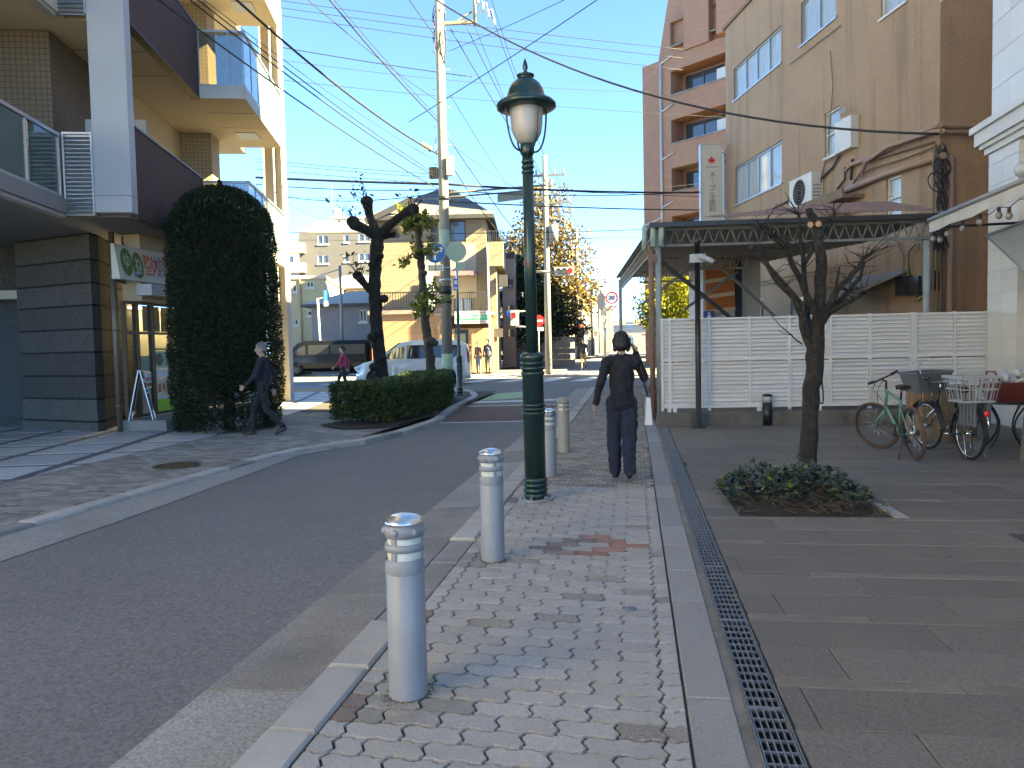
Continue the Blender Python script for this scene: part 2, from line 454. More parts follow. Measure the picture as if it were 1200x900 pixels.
def block(mb, o, dx=0, dy=0, dz=0, b=.0045, hgt=.016):
    n = len(o); cx = sum(p[0] for p in o)/n; cy = sum(p[1] for p in o)/n
    w_ = max(p[0] for p in o)-min(p[0] for p in o)
    top = [(cx+(x-cx)*(1-2*b/w_), cy+(y-cy)*(1-2*b/BW)) for x, y in o]
    i = mb.vs([(x+dx, y+dy, dz) for x, y in top]); j = mb.vs([(x+dx, y+dy, dz-hgt) for x, y in o])
    mb.fc([i+k for k in range(n)])
    for k in range(n): mb.fc((j+k, j+(k+1) % n, i+(k+1) % n, i+k))
PX0 = -1.255; EDGE = .098
far_l = MB(); shared = {}
red_blocks = {}
def special(xc, yc, r, c):
    # the diamond in red and brown, and the scattered darker blocks
    dx, dy = abs(xc+.39)/.44, abs(yc-5.55)/.34
    if dx+dy < 1.02 and not dx+dy < .36: return pav_r if xc > -.36 else pav_b
    for ax, ay in ((-1.0,3.07),(-1.01,5.14)):
        if ((xc-ax)/.30)**2+((yc-ay+.03)/.20)**2 < 1 and (c*7+r*3) % 5: return pav_s
    for ax, ay in ((-.29,4.78),(.04,4.55),(.12,4.42),(-.32,4.40),(-.47,4.02),(-.74,3.93),(.12,5.35),(.09,2.86),(-.05,6.2)):
        if abs(xc-ax) < .1 and abs(yc-ay) < .056: return pav_d
    return None
r = 0; y = 1.72; cnt = 0
while y < 7.85:
    off = (.5*(r % 2)+.06*math.sin(r*.9))*BL
    off = .5*(r % 2)*BL
    xs = [PX0]
    x = PX0+(BL/2 if r % 2 else BL)
    xs.append(PX0+.10)
    x = PX0+.10+(BL/2 if r % 2 else BL)
    while x < EDGE-.05: xs.append(x); x += BL
    if EDGE-xs[-1] < .07: xs.pop()
    xs += [EDGE, .193]
    for i in range(len(xs)-1):
        a, b = xs[i], xs[i+1]
        xc, yc = (a+b)/2, y+BW/2
        m = special(xc, yc, r, i)
        if m is None and i == 0 and r % 9 in (0, 1): m = pav_b
        if cnt < 297 and y > 2.15:
            key = (round((a-PX0) % (BL/2), 3), round(b-a, 3), i == 0, i == len(xs)-2)
            if key not in shared:
                q = MB(); o = block_outline(a, b, i > 0, i < len(xs)-2); block(q, [(px-a, py) for px, py in o]); shared[key] = q.mesh('paver', pav_l)
            put('paver', shared[key], pavement, (a, y, random.gauss(0, .0011)), (random.gauss(0,.006), random.gauss(0,.004), random.gauss(0,.004)), m)
            cnt += 1
        else:
            o = block_outline(a, b, i > 0, i < len(xs)-2)
            far_l.m = {None: 0, pav_d: 1, pav_b: 2, pav_r: 3, pav_s: 4}[m]
            block(far_l, o, 0, y, random.gauss(0, .0012))
    y += BW; r += 1
far_l.build('paver', [pav_l, pav_d, pav_b, pav_r, pav_s], pavement, kind='stuff')
mb = MB()      # smaller brown blocks beyond the lamp
r = 0
while y < 24.8:
    x = PX0-(.05 if r % 2 else 0)
    while x < .19:
        a, b = max(x, PX0)+.004, min(x+.105, .193)-.004
        if b-a > .03: mb.bev(a, b, y+.004, y+.101, -.012, random.gauss(0,.0015), .004)
        x += .105
    y += .105; r += 1
mb.v = [(a, b, c+gz(b)) for a, b, c in mb.v]
mb.build('small_paver', pav_g, pavement, kind='stuff')

# border stones, mortar strip, grating
bord = sheet('border', [(.197,.44,-12,16),(.197,.44,16,25)], strip_m, -.010, **S)
y = .73; k = 0
while y < 24.5:
    mb = MB(); mb.bev(0, .186, 0, .602, -.03, 0, .005)
    if k == 0: bme = mb.mesh('border_stone', border_m)
    put('border_stone', bme, bord, (.2, y, gz(y)+random.gauss(0,.0015)), (0, random.gauss(0,.004), 0))
    y += .61; k += 1
channel = sheet('drain_channel', [(.44,.585,-12,16),(.44,.585,16,25)], mat('drain_dark', (.012,.012,.012), .9), -.06, **S)
mb = MB()
for i in range(6): mb.bx(.004+i*.0252, .004+i*.0252+.0055, 0, .994, -.03, 0)
for i in range(13): mb.bx(.0, .137, i*.0822, i*.0822+.0055, -.012, .0015)
mb.bx(0,.137,.984,.996,-.03,.002); mb.bx(0,.137,-.002,.01,-.03,.002)
gme = mb.mesh('drain_grate', steel_m)
y = 1.12
while y < 14:
    put('drain_grate', gme, channel, (.443, y, random.gauss(-.002,.001))); y += 1.0
mb = MB(); mb.bx(.437,.442,-6,24,-.05,.001); mb.bx(.582,.587,-6,24,-.05,.001); mb.build('channel_frame', steel_m, channel)

# ---------------------------------------------------------------- plaza of dark slabs
PL = Fr((.59, 2.02, 0), 1.6)
pbase = MB(); pbase.quad(*[PL.wld(a, b, -.012) for a, b in ((-9*math.tan(R(1.6)),-9),(13,-9),(13,12.2),(12.2*math.tan(R(1.6)),12.2))])
plaza = pbase.build('plaza', mat('plaza_joint', (.05,.046,.04), .95, .3, 8), None, **S)
PT = Fr((.59, 2.02, 0), 1.6)
prow = [.09, .355, .355]
pl_x0, pl_x1 = .43, 1.70
shared2 = {}
def plaza_piece(x0, x1, y0, y1, band):
    key = (round(x1-x0, 3), round(y1-y0, 3), band)
    if key not in shared2:
        mb = MB(); mb.bev(.002, x1-x0-.002, .002, y1-y0-.002, -.03, 0, .003); shared2[key] = mb.mesh('band_stone' if band else 'slab', slabb_m if band else slab_m)
    put('band_stone' if band else 'slab', shared2[key], plaza, PL.wld(x0, y0, random.gauss(0,.0012)), (random.gauss(0,.002), random.gauss(0,.002), R(1.6)))
y = -.30+.0; k = 0; hole = None
rows = []
while y < 12.0:
    h = prow[k % 3]; rows.append((y, y+h, k % 3 == 0)); y += h; k += 1
hy0 = min(rows, key=lambda q: abs(q[0]-4.72))[0]; hy1 = min(rows, key=lambda q: abs(q[1]-6.1))[1]
for i, (a, b, band) in enumerate(rows):
    Ls = .92 if not band else 1.05
    x = -Ls*((i*.37) % 1)
    while x < 7.4:
        q0, q1 = max(x, .008+(a+b)/2*math.tan(R(1.6))), min(x+Ls, 7.4)
        if q1-q0 > .05:
            if hy0-1e-4 <= a and b <= hy1+1e-4:
                if q0 < pl_x0: plaza_piece(q0, min(q1, pl_x0), a, b, band) if min(q1,pl_x0)-q0 > .03 else None
                if q1 > pl_x1+.12: plaza_piece(max(q0, pl_x1+.12), q1, a, b, band) if q1-max(q0,pl_x1+.12) > .03 else None
            else: plaza_piece(q0, q1, a, b, band)
        x += Ls
# planter bed: soil and its edging strip
bed = MB()
for i in range(14):
    for j in range(14):
        def pt(i, j):
            u, v = i/14, j/14; e = min(u, v, 1-u, 1-v)
            return PL.wld(pl_x0+(pl_x1-pl_x0)*u, hy0+(hy1-hy0)*v, -.03+.09*min(1, e*4)+random.Random(i*31+j).uniform(-.012,.012))
        bed.quad(pt(i,j), pt(i+1,j), pt(i+1,j+1), pt(i,j+1))
bed.build('planting_bed', soil_m, None, **S)
mb = MB(); mb.bev(0, .105, 0, hy1-hy0, -.03, .006, .006)
put('bed_edging', mb.mesh('bed_edging', kerb_m), plaza, PL.wld(pl_x1+.008, hy0, 0), (0, 0, R(1.6)))
# ash box on the plaza: a square inspection cover
cov = MB(); cov.bx(0,.55,0,.42,-.02,.004); put('inspection_cover', cov.mesh('inspection_cover', mat('cover', (.06,.055,.05), .7, .2, 30, .4, 40)), plaza, PL.wld(2.32, 3.65, 0), (0,0,R(1.6)))

# ---------------------------------------------------------------- left side: gutter, kerb, paving, forecourt
le = [Gs(*p, -.05) for p in ((0,655),(127,622),(187,597),(287,560),(343,539),(400,524),(430,520),(480,508),(517,495),(535,480),(562,466),(556,460),(530,457))]
left_edge = [(-4.95,-12),(-4.9,1.5),(-4.86,5),(-4.86,6.2),(-4.9,7.2),(-4.98,9),(-5.08,10.6)]+[(p.x, p.y) for p in le[5:]]
kerb_line = [(-5.42,-12),(-5.4,1.5),(-5.36,5.4),(-5.33,6.4),(-5.3,7.5),(-5.24,9.2),(-5.18,10.5)]+[(p.x-.02, p.y+.03) for p in le[5:]]
def offset(line, d):
    out = []
    for i, p in enumerate(line):
        a = Vector(line[max(0, i-1)]); b = Vector(line[min(len(line)-1, i+1)]); t = (b-a).normalized()
        out.append((p[0]-t.y*d, p[1]+t.x*d))
    return out
def resample(line, step):
    pts = [Vector(p) for p in line]; out = [pts[0]]; carry = 0
    for a, b in zip(pts, pts[1:]):
        L_ = (b-a).length; t = step-carry
        while t < L_: out.append(a+(b-a)*t/L_); t += step
        carry = (carry+L_) % step
    return out
ki = offset(kerb_line, .21)
mb = MB()
lg = [p for p in left_edge if p[1] < 10.6]; lk = kerb_line[:6]
for (a, b), (c, d) in zip(zip(left_edge[:8], left_edge[1:8]), zip(kerb_line[:8], kerb_line[1:8])):
    mb.quad((*c, -.012), (*a, RZ+.006), (*b, RZ+.006), (*d, -.012))
mb.build('gutter_left', gutter_m, None, **S)
rs_o = resample(kerb_line[1:], .62)
kl = MB()
for a, b in zip(rs_o, rs_o[1:]):
    t = (b-a).normalized(); nn = Vector((-t.y, t.x)); kl.quad((*a, gz(a.y)-.03), (*b, gz(b.y)-.03), (*(b+nn*.21), gz(b.y)-.03), (*(a+nn*.21), gz(a.y)-.03))
kl = kl.build('kerb_left', joint_m, None, **S)
for i, (a, b) in enumerate(zip(rs_o, rs_o[1:])):
    if a.y < 3.5: continue
    t = (b-a).normalized(); nn = Vector((-t.y, t.x)); a2 = a+t*.005; b2 = b-t*.005; e = nn*.205; h = .024+random.uniform(-.003,.003); z = gz(a.y); bb = .014
    mb = MB()
    P0 = [a2, b2, b2+e, a2+e]; Q = [a2+t*bb+nn*bb, b2-t*bb+nn*bb, b2+e-t*bb-nn*bb, a2+e+t*bb-nn*bb]
    i0 = mb.vs([(*p, z-.12) for p in P0]); i1 = mb.vs([(*p, z+h-bb) for p in P0]); i2 = mb.vs([(*p, z+h) for p in Q])
    for k in range(4): mb.fc((i0+k, i0+(k+1) % 4, i1+(k+1) % 4, i1+k)); mb.fc((i1+k, i1+(k+1) % 4, i2+(k+1) % 4, i2+k))
    mb.fc((i2,i2+1,i2+2,i2+3))
    mb.build('kerb_stone', kerb_m if i % 6 else kerb_dark, kl)
# left pavement: base and small blocks
tile_line = [(-7.42,-12),(-7.42,5),(-7.5,9),(-7.6,13),(-8.4,18),(-9.5,24)]
def lx(line, y):
    for a, b in zip(line, line[1:]):
        if a[1] <= y <= b[1]: return a[0]+(b[0]-a[0])*(y-a[1])/(b[1]-a[1])
    return line[-1][0]
kin = [p for i, p in enumerate(ki) if i < 9]
pl_ = MB()
ys = [-12, 1.5, 5.4, 7.5, 9.2, 10.3, 12, 13.4, 15.5, 18, 21, 24]
for a, b in zip(ys, ys[1:]):
    ra, rb = (lx(kin, a) if a < 15 else -4.5), (lx(kin, b) if b < 15 else -4.5)
    pl_.quad((lx(tile_line,a), a, gz(a)-.012+.02), (ra+.02, a, gz(a)-.012+.02), (rb+.02, b, gz(b)-.012+.02), (lx(tile_line,b), b, gz(b)-.012+.02))
pleft = pl_.build('pavement_left', joint_m, None, **S)
mb = MB(); y = 4.2; r = 0
while y < 17:
    xa, xb = lx(tile_line, y), (lx(kin, y) if y < 15 else -4.6); x = xa+.02-(.11 if r % 2 else 0)
    while x < xb-.03:
        a, b = max(x, xa+.01)+.004, min(x+.22, xb-.01)-.004
        if b-a > .04: mb.bev(a, b, y+.004, y+.108, -.01+.02+gz(y), .02+gz(y)+random.gauss(0,.0015), .004)
        x += .22
    y += .112; r += 1
mb.build('paver', pav_left, pleft, kind='stuff')
mh = Gs(207, 546, .02)
mb = MB(); mb.lathe([(0,.006),(.25,.006),(.255,.012),(.30,.012),(.30,-.01)], 32)
for i in range(-3, 4): mb.bx(-.2, .2, i*.06-.012, i*.06+.012, .004, .011)
mb.build('manhole_cover', iron_m, pleft).location = (mh.x, mh.y, .02)
# forecourt: pale tiles with dark bands, laid along the apartment building
FC_ = Fr((-7.6, 13.0, 0), 15.6)
fb = MB()
for (xa, ya), (xb, yb) in zip(*(lambda q: (q, q[1:]))([(-7.44,-12),(-7.44,5),(-7.6,13),(-8.08,16),(-8.4,18),(-9.5,24),(-11,28)])): fb.quad((-30,ya,.012+gz(ya)),(xa,ya,.012+gz(ya)),(xb,yb,.012+gz(yb)),(-30,yb,.012+gz(yb)))
forecourt = fb.build('forecourt', tile_d, None, **S)
shared3 = {}
def inside_fc(p): return p.x < lx(tile_line, p.y)-.03 and p.y < 26
for i in range(-13, 5):
    for j in range(-11, 14):
        w_, h_ = 1.02, 1.02
        x0, y0 = i*1.2, j*1.2
        cs = [FC_.wld(x0+a, y0+b) for a, b in ((0,0),(w_,0),(w_,h_),(0,h_))]
        if not any(inside_fc(c) for c in cs) or cs[0].y < 4 or cs[0].x < -20: continue
        poly = cs
        if not all(inside_fc(c) for c in cs):       # cut along the pavement edge
            out = []
            for a, b in zip(poly, poly[1:]+poly[:1]):
                ia, ib = inside_fc(a), inside_fc(b)
                if ia: out.append(a)
                if ia != ib:
                    lo, hi = (a, b) if ia else (b, a)
                    for _ in range(16):
                        md = (lo+hi)/2
                        if inside_fc(md): lo = md
                        else: hi = md
                    out.append(lo)
            if len(out) < 3: continue
            mb = MB(); mb.prism([(p.x, p.y) for p in out], .0, .02); mb.v = [(a, b, c+gz(b)) for a, b, c in mb.v]
            mb.build('tile', tile_l, forecourt)
        elif cs[2].y > 15.8:
            mb = MB(); mb.prism([(p.x, p.y) for p in cs], .0, .02); mb.v = [(a, b, c+gz(b)) for a, b, c in mb.v]; mb.build('tile', tile_l, forecourt)
        else:
            if 't' not in shared3:
                mb = MB(); mb.bev(0, w_, 0, h_, 0, .02, .003); shared3['t'] = mb.mesh('tile', tile_l)
            put('tile', shared3['t'], forecourt, FC_.wld(x0, y0, random.gauss(0,.0008)), (0,0,R(15.6)))
# bed under the hedge
hb = [(-6.25,14.0),(-5.5,13.3),(-4.72,13.55),(-4.45,15.6),(-4.75,18.3),(-5.3,21.5),(-6.7,21.5),(-6.1,16)]
psheet('hedge_bed', hb, soil_m, .045, **S)

# ---------------------------------------------------------------- road markings and far paving
def mark(name, px, m, dz=.006):
    pts = [Gs(*p, RZ+dz) for p in px]
    mb = MB(); mb.quad(*[(p.x, p.y, gz(p.y)+RZ+dz) for p in pts]); return mb.build(name, m, road)
rb = MB(); rb.quad(*[(x, y, gz(y)+RZ+.005) for x, y in ((-4.6,15.6),(-2.02,16.0),(-2.02,19.6),(-4.7,19.2))]); rb.build('red_surfacing', road_red, road)
for ya, yb in ((15.25,15.75),(19.25,19.8)):
    q = MB(); q.quad(*[(x, y, gz(y)+RZ+.009) for x, y in ((-4.4,ya),(-2.02,ya+.35),(-2.02,ya+.50),(-4.4,ya+.15))]); q.build('white_line', paint_w, road)
mark('green_marking', [(562,470),(612,466),(626,458),(572,462)], paint_g)
mark('stop_line', [(540,473),(690,468),(690,466),(540,471)], paint_w, .010)
for i in range(9):
    a = -13.5+i*1.55+.0
    q = MB(); ang = -.25
    q.quad(*[(x, y, gz(y)+RZ+.006) for x, y in ((a, 30.2),(a+.75,30.4),(a+1.5,33.6),(a+.75,33.4))]); q.build('crossing_stripe', paint_w, road)
for i in range(10):
    a = -9.5+i*.95
    q = MB(); q.quad(*[(x, y, gz(y)+RZ+.006) for x, y in ((a-4.2, 34.4),(a-3.7,34.4),(a-2.9,38),(a-3.4,38))]); q.build('crossing_stripe', paint_w, road)
q = MB(); q.quad(*[(x, y, gz(y)+RZ+.006) for x, y in ((-60,33.9),(-7,34.1),(-7,34.25),(-60,34.05))]); q.build('lane_line', paint_w, road)
far_pave = mat('far_pavement', (.30,.28,.25), .9, .15, 2)
fp = MB()
for x0, x1, y0, y1 in ((-60,-3.6,39,41.6),(.2,50,39,41.6),(-60,-9.4,24.6,26.2)):
    fp.bx(x0, x1, y0, y1, gz(y0)-.1, gz(y0)+.03)
fp.build('far_pavement', far_pave, None, **S)
q = MB(); q.bx(-22,-10,25.3,25.6,.10,.165); q.build('tactile_strip', yellow_m, None, **S)
# ---------------------------------------------------------------- shared building materials
white_panel = mat('white_panel', (.40,.405,.405), .55, .05, 2, .05, 40, dirt=.12, dcol=(.3,.3,.3), dscale=.8)
white_paint = mat('white_paint', (.48,.47,.44), .6, .06, 2, dirt=.15, dcol=(.4,.38,.33), dscale=1)
cream = mat('cream_wall', (.58,.47,.32), .8, .08, 1.5, .2, 90, dirt=.15, dcol=(.4,.32,.22), dscale=.7)
soffit_m = mat('soffit', (.56,.49,.38), .85, .06, 1.2, .15, 60, dirt=.12, dcol=(.42,.36,.28), dscale=.6)
soffit_g = mat('soffit_grey', (.22,.215,.205), .85, .08, 1.2, .1, 60)
tile_brown = brickmat('brown_tile', (.135,.105,.07), (.15,.115,.078), (.075,.06,.042), .1, .1, .009, .6, offset=0)
tile_tan = brickmat('tan_tile', (.36,.27,.15), (.40,.30,.17), (.22,.165,.10), .1, .1, .009, .6, offset=0)
purple = brickmat('plum_tile', (.115,.070,.060), (.13,.08,.066), (.055,.037,.034), .095, .06, .006, .8, offset=0, spec=.15)
alum = mat('aluminium', (.42,.44,.46), .38, .06, 5, metal=.75)
alum_d = mat('dark_aluminium', (.06,.06,.062), .45, .1, 5, metal=.4)
bronze = mat('bronze_pipe', (.17,.14,.105), .5, .15, 8, metal=.4)
glass_g = mat('green_glass', (.05,.10,.09), .04, .05, 2, spec=.9, alpha=.55)
glass_b = mat('pale_glass', (.20,.32,.34), .05, .05, 2, spec=.9, alpha=.45)
glass_d = mat('window_glass', (.05,.06,.065), .04, .2, 2, spec=1.0)
glass_c = mat('curtained_glass', (.30,.34,.34), .06, .25, 1.5, spec=.9, stretch=(6,6,1))
glass_f = mat('frosted_glass', (.42,.46,.43), .25, .12, 2, spec=.8)
granite = mat('dark_granite', (.088,.079,.070), .85, .12, 3, .3, 90, rand=.22, grain=.75, gscale=42, spec=.1)
dark_gap = mat('dark_gap', (.012,.012,.012), .9)
grey_door = mat('grey_door', (.045,.045,.048), .6, .1, 3)
blk_metal = mat('black_metal', (.018,.018,.019), .4, .15, 20, spec=.5)
wood_m = mat('wood', (.26,.15,.07), .65, .25, 4, .3, 60, stretch=(1,1,8))
def window(parent, P, a0, a1, z0, z1, d, n=2, gm=None, fw=.045, fm=None, name='window', mid=None):
    """a framed window set d deep in its opening: the frame is the part, each pane a sub-part"""
    mb = MB(); fm = fm or alum
    def b(x0, x1, y0, y1, e0, e1):
        mb.hexa([P(x0,e1,y0), P(x1,e1,y0), P(x1,e0,y0), P(x0,e0,y0), P(x0,e1,y1), P(x1,e1,y1), P(x1,e0,y1), P(x0,e0,y1)])
    b(a0, a1, z0, z0+fw, d-.05, d+.03); b(a0, a1, z1-fw, z1, d-.05, d+.03)
    for i in range(n+1):
        x = a0+(a1-a0-fw)*i/n; b(x, x+fw, z0+fw, z1-fw, d-.05, d+.03)
    if mid: b(a0+fw, a1-fw, mid-fw/2, mid+fw/2, d-.045, d+.03)
    w_ = mb.build(name, fm, parent)
    for i in range(n):
        x0 = a0+(a1-a0-fw)*i/n+fw; x1 = a0+(a1-a0-fw)*(i+1)/n
        e = d+(.0 if i % 2 else .012)
        g = MB(); g.hexa([P(x0,e+.008,z0+fw), P(x1,e+.008,z0+fw), P(x1,e,z0+fw), P(x0,e,z0+fw), P(x0,e+.008,z1-fw), P(x1,e+.008,z1-fw), P(x1,e,z1-fw), P(x0,e,z1-fw)])
        g.build('pane', gm or glass_d, w_)
    return w_

# ---------------------------------------------------------------- apartment building on the left
p0 = D(155, 247, 12.8)
FL = Fr((p0.x, p0.y, 0), 15.6)
apt = thing('apartment_building', 'apartment building with white pier, plum tiled parapets and glass balconies over a granite ground floor', 'building', FL.l, FL.deg)
LV = [3.95, 7.32, 10.69, 14.06, 17.43]
mb = MB(); mb.bx(-.6, 0, 0, .26, 3.98, 20.4); mb.build('pier', white_panel, apt)
mb = MB(); mb.bx(-.603, .003, -.003, .263, 4.26, 4.268); mb.build('pier_joint', alum_d, apt)
# slabs (soffits) of each level
for k, z in enumerate(LV):
    mb = MB()
    mb.bx(-13, -1.05, -7, .3, z, z+.25) if True else None
    mb.bx(-13, -.16, .30, 9.1, z, z+.25)
    mb.build('floor_slab', soffit_g if k == 0 else soffit_m, apt)
    if k > 0 or True:
        mb = MB()
        mb.bx(-.16, .98, 4.24, 8.40, z+.0, z+.245); mb.build('balcony_slab', soffit_m, apt)
        mb = MB()       # pale rendered edge
        mb.bx(-.02, 1.0, 4.205, 4.24, z-.01, z+.26); mb.bx(.98, 1.01, 4.205, 8.42, z-.012, z+.262); mb.build('slab_edge', white_paint, apt)
    # plum parapet
    if z < 15:
        mb = MB(); mb.bx(-.15, 0.0, .262, 4.2, z-.02, z+1.54); mb.build('parapet', purple, apt)
        mb = MB(); mb.bx(-.17, .02, .262, 4.2, z+1.541, z+1.575); mb.bx(-.165,.012,.262,4.2,z-.045,z-.021); mb.build('parapet_trim', blk_metal, apt)
    # glass balustrade of the projecting balcony
    zb, zt = z+.27, z+1.46
    rail = MB(); rail.bx(-.02, 1.02, 4.19, 4.25, zt, zt+.05); rail.bx(.965, 1.03, 4.19, 8.42, zt, zt+.05); rail.bx(-.02,1.0,4.2,4.24,zb-.01,zb+.03); rail.bx(.975,1.01,4.24,8.4,zb-.01,zb+.03)
    for x in (0, .66, .985): rail.bx(x-.018, x+.018, 4.2, 4.24, zb+.03, zt)
    for i in range(6): yy = 4.9+i*.7; rail.bx(.98, 1.01, yy-.012, yy+.012, zb+.03, zt)
    rail.build('balcony_rail', alum, apt)
    for x0, x1 in ((.02,.64),(.68,.965)):
        g = MB(); g.bx(x0, x1, 4.214, 4.226, zb+.03, zt); g.build('balcony_pane', glass_g, apt)
    for i in range(6):
        g = MB(); g.bx(.99, 1.0, (4.26 if i == 0 else 4.2+i*.7+.012), 4.9+i*.7-.012, zb+.03, zt); g.build('balcony_pane', glass_b, apt)
    # near glass balustrade and its fascia
    h0 = FL.hit(68, 137, y=0.0)
    xb = h0.x
    mb = MB(); mb.bx(xb-.03, xb+.03, -6.5, -.02, zb+1.02, zb+1.08); mb.bx(xb-.025, xb+.025, -6.5, -.02, zb-.0, zb+.05)
    for i in range(5): mb.bx(xb-.02, xb+.02, -.06-i*1.05, -.02-i*1.05, zb+.05, zb+1.02)
    mb.build('balustrade_rail', alum, apt)
    for i in range(5):
        g = MB(); g.bx(xb-.006, xb+.006, -1.02-i*1.05, -.07-i*1.05, zb+.05, zb+1.02); g.build('balustrade_pane', glass_g, apt)
    mb = MB(); mb.bx(xb-.1, xb+.04, -6.6, .0, z-.06, z+.25); mb.build('fascia', white_panel, apt)
    # louvre screen beside the pier
    lv = MB(); lx0, lx1 = xb+.045, -.602
    lv.bx(lx0, lx0+.03, -.02, .02, z-.02, z+1.35); lv.bx(lx1-.03, lx1, -.02, .02, z-.02, z+1.35); lv.bx(lx0,lx1,-.02,.02,z+1.35,z+1.38); lv.bx(lx0,lx1,.03,.04,z-.02,z+1.35)
    lvo = lv.build('louvre_screen', alum, apt)
    if z < 8:
        sl = MB(); sl.box((0,0,0), (lx1-lx0-.06, .05, .012), Matrix.Rotation(R(38),3,'X')); sm_ = sl.mesh('slat', alum)
        for i in range(19): put('slat', sm_, lvo, ((lx0+lx1)/2, 0, z+.03+i*.07))
# inner walls
mb = MB()
for z in LV[:4]:
    mb.bx(-3.25, -1.55, .72, 2.6, z+.25, z+3.36)
mb.build('tiled_wall', tile_brown, apt)
mb = MB()
mb.bx(-13, -3.25, .85, 9.0, 4.2, 20.5); mb.bx(-3.25, -1.62, 2.6, 7.9, 4.2, 20.5); mb.build('wall', cream, apt)
for z in LV[:4]:
    mb = MB(); mb.bx(-1.615, -1.35, 2.7, 7.7, z+2.65, z+3.365); mb.build('ceiling_beam', cream, apt)
for z in LV[:4]:
    mb = MB(); mb.bx(-1.6, -.55, 7.0, 7.75, z+.25, z+3.368); mb.build('tiled_column', tile_tan, apt)
for z in LV[:3]:
    window(apt, lambda a, d, zz: Vector((-1.62-d+.02, a, zz)), 3.0, 4.8, z+.3, z+2.3, -.04, 2, glass_d, fm=alum_d)
    window(apt, lambda a, d, zz: Vector((-1.62-d+.02, a, zz)), 5.1, 6.8, z+.3, z+2.3, -.04, 2, glass_c, fm=alum_d)
mb = MB(); mb.bx(-1.34, -.25, 1.5, 1.56, 4.2+.0, 6.0); mb.build('partition', white_paint, apt)
# end pilasters carrying the balconies
mb = MB()
a = FL.hit(308, 180, y=8.75).x; b = FL.hit(331, 180, y=8.75).x
mb.bx(a, b, 8.75, 9.2, 0, 20.5); mb.build('end_pilaster', cream, apt)
mb = MB(); mb.cyl((a+.3, 8.68, .2), (a+.3, 8.68, 20), .035); mb.build('downpipe', white_paint, apt)
mb = MB(); mb.bx(b-.02, b+.01, 8.6, 9.22, 0, 20.5); mb.build('pilaster_trim', white_paint, apt)
mb = MB(); mb.bx(-13, 1.05, -7, 9.3, 20.5, 20.9); mb.build('roof', conc_m, apt)
# soffit joints and hatch of the first projecting balcony
mb = MB()
for z in LV[1:4]:
    for yy in (5.3, 6.5): mb.bx(-.16, .98, yy-.008, yy+.008, z-.004, z+.01)
    for yy in (1.6, 2.9): mb.bx(-1.6, -.16, yy-.008, yy+.008, z-.004, z+.01)
mb.build('soffit_joint', alum_d, apt)
for z in LV[1:3]:
    mb = MB(); mb.bx(.1, .62, 6.9, 7.5, z-.02, z+.01); h_ = mb.build('hatch', alum, apt)
mb = MB(); mb.bx(-.05,.0,.30,.34,4.1,4.2)
# ---- ground floor: granite clad column in courses
gp = [G(28, 503), G(115, 507), G(125, 505), G(135, 501)]
foot = [FL.loc(p) for p in gp]
poly = [(p.x, p.y) for p in foot]; poly += [(poly[-1][0]-.05, poly[-1][1]+1.6), (poly[0][0], poly[0][1]+1.6)]
core = MB(); cxm = sum(p[0] for p in poly)/6; cym = sum(p[1] for p in poly)/6
ins = lambda k: [(cxm+(x-cxm)*(1-k/1.1), cym+(y-cym)*(1-k/.9)) for x, y in poly]
core.prism(ins(.03), 0, 3.95); core = core.build('column_core', dark_gap, apt)
zs = [0, .21, .665, 1.125, 1.60, 2.06, 2.53, 2.97, 3.43, 3.93]
for i in range(9):
    mb = MB(); mb.prism(poly if i else [(cxm+(x-cxm)*1.015, cym+(y-cym)*1.015) for x, y in poly], zs[i]+(.02 if i else 0), zs[i+1]-.02)
    mb.build('granite_course', granite, apt)
# wall, door and canopy left of the column
q0 = foot[0]
mb = MB(); mb.bx(-12, q0.x+.2, q0.y+.9, q0.y+1.1, 0, 3.95); mb.build('entrance_wall', granite, apt)
mb = MB(); mb.bx(q0.x-.95, q0.x-.04, q0.y+.84, q0.y+.898, .16, 2.55); dd = mb.build('door', grey_door, apt)
mb = MB(); mb.bx(q0.x-.24, q0.x-.23, q0.y+.835, q0.y+.838, .16, 2.55); mb.bx(q0.x-.95,q0.x-.04,q0.y+.835,q0.y+.838,2.2,2.21); mb.build('door_seam', dark_gap, dd)
mb = MB(); mb.bx(q0.x-2.5, q0.x-.12, q0.y+.25, q0.y+.838, 2.78, 2.96); mb.build('entrance_canopy', soffit_m, apt)
# silver downpipe with bracket
dp = FL.loc(G(141, 507)); dt = FL.loc(D(131, 250, 12.9))
mb = MB(); mb.cyl((dp.x, dp.y, 0), (dp.x-.0, dp.y, 3.93), .052, n=14)
for z in (.5, 2.0, 2.45, 3.0): mb.cyl((dp.x, dp.y, z), (dp.x, dp.y, z+.05), .062, n=14)
mb.tube([(dp.x,dp.y,3.0),(dp.x+.02,dp.y+.95,3.0),(dp.x+.02,dp.y+1.0,3.05),(dp.x+.02,dp.y+1.0,3.55)], .03, 8)
mb.cyl((dp.x+.02,dp.y+1.0,3.2),(dp.x+.02,dp.y+1.0,3.55),.05)
mb.cyl((dp.x+.01,dp.y+.5,3.0),(dp.x+.01,dp.y+.5,3.93),.012)
mb.build('drainpipe', bronze, apt)

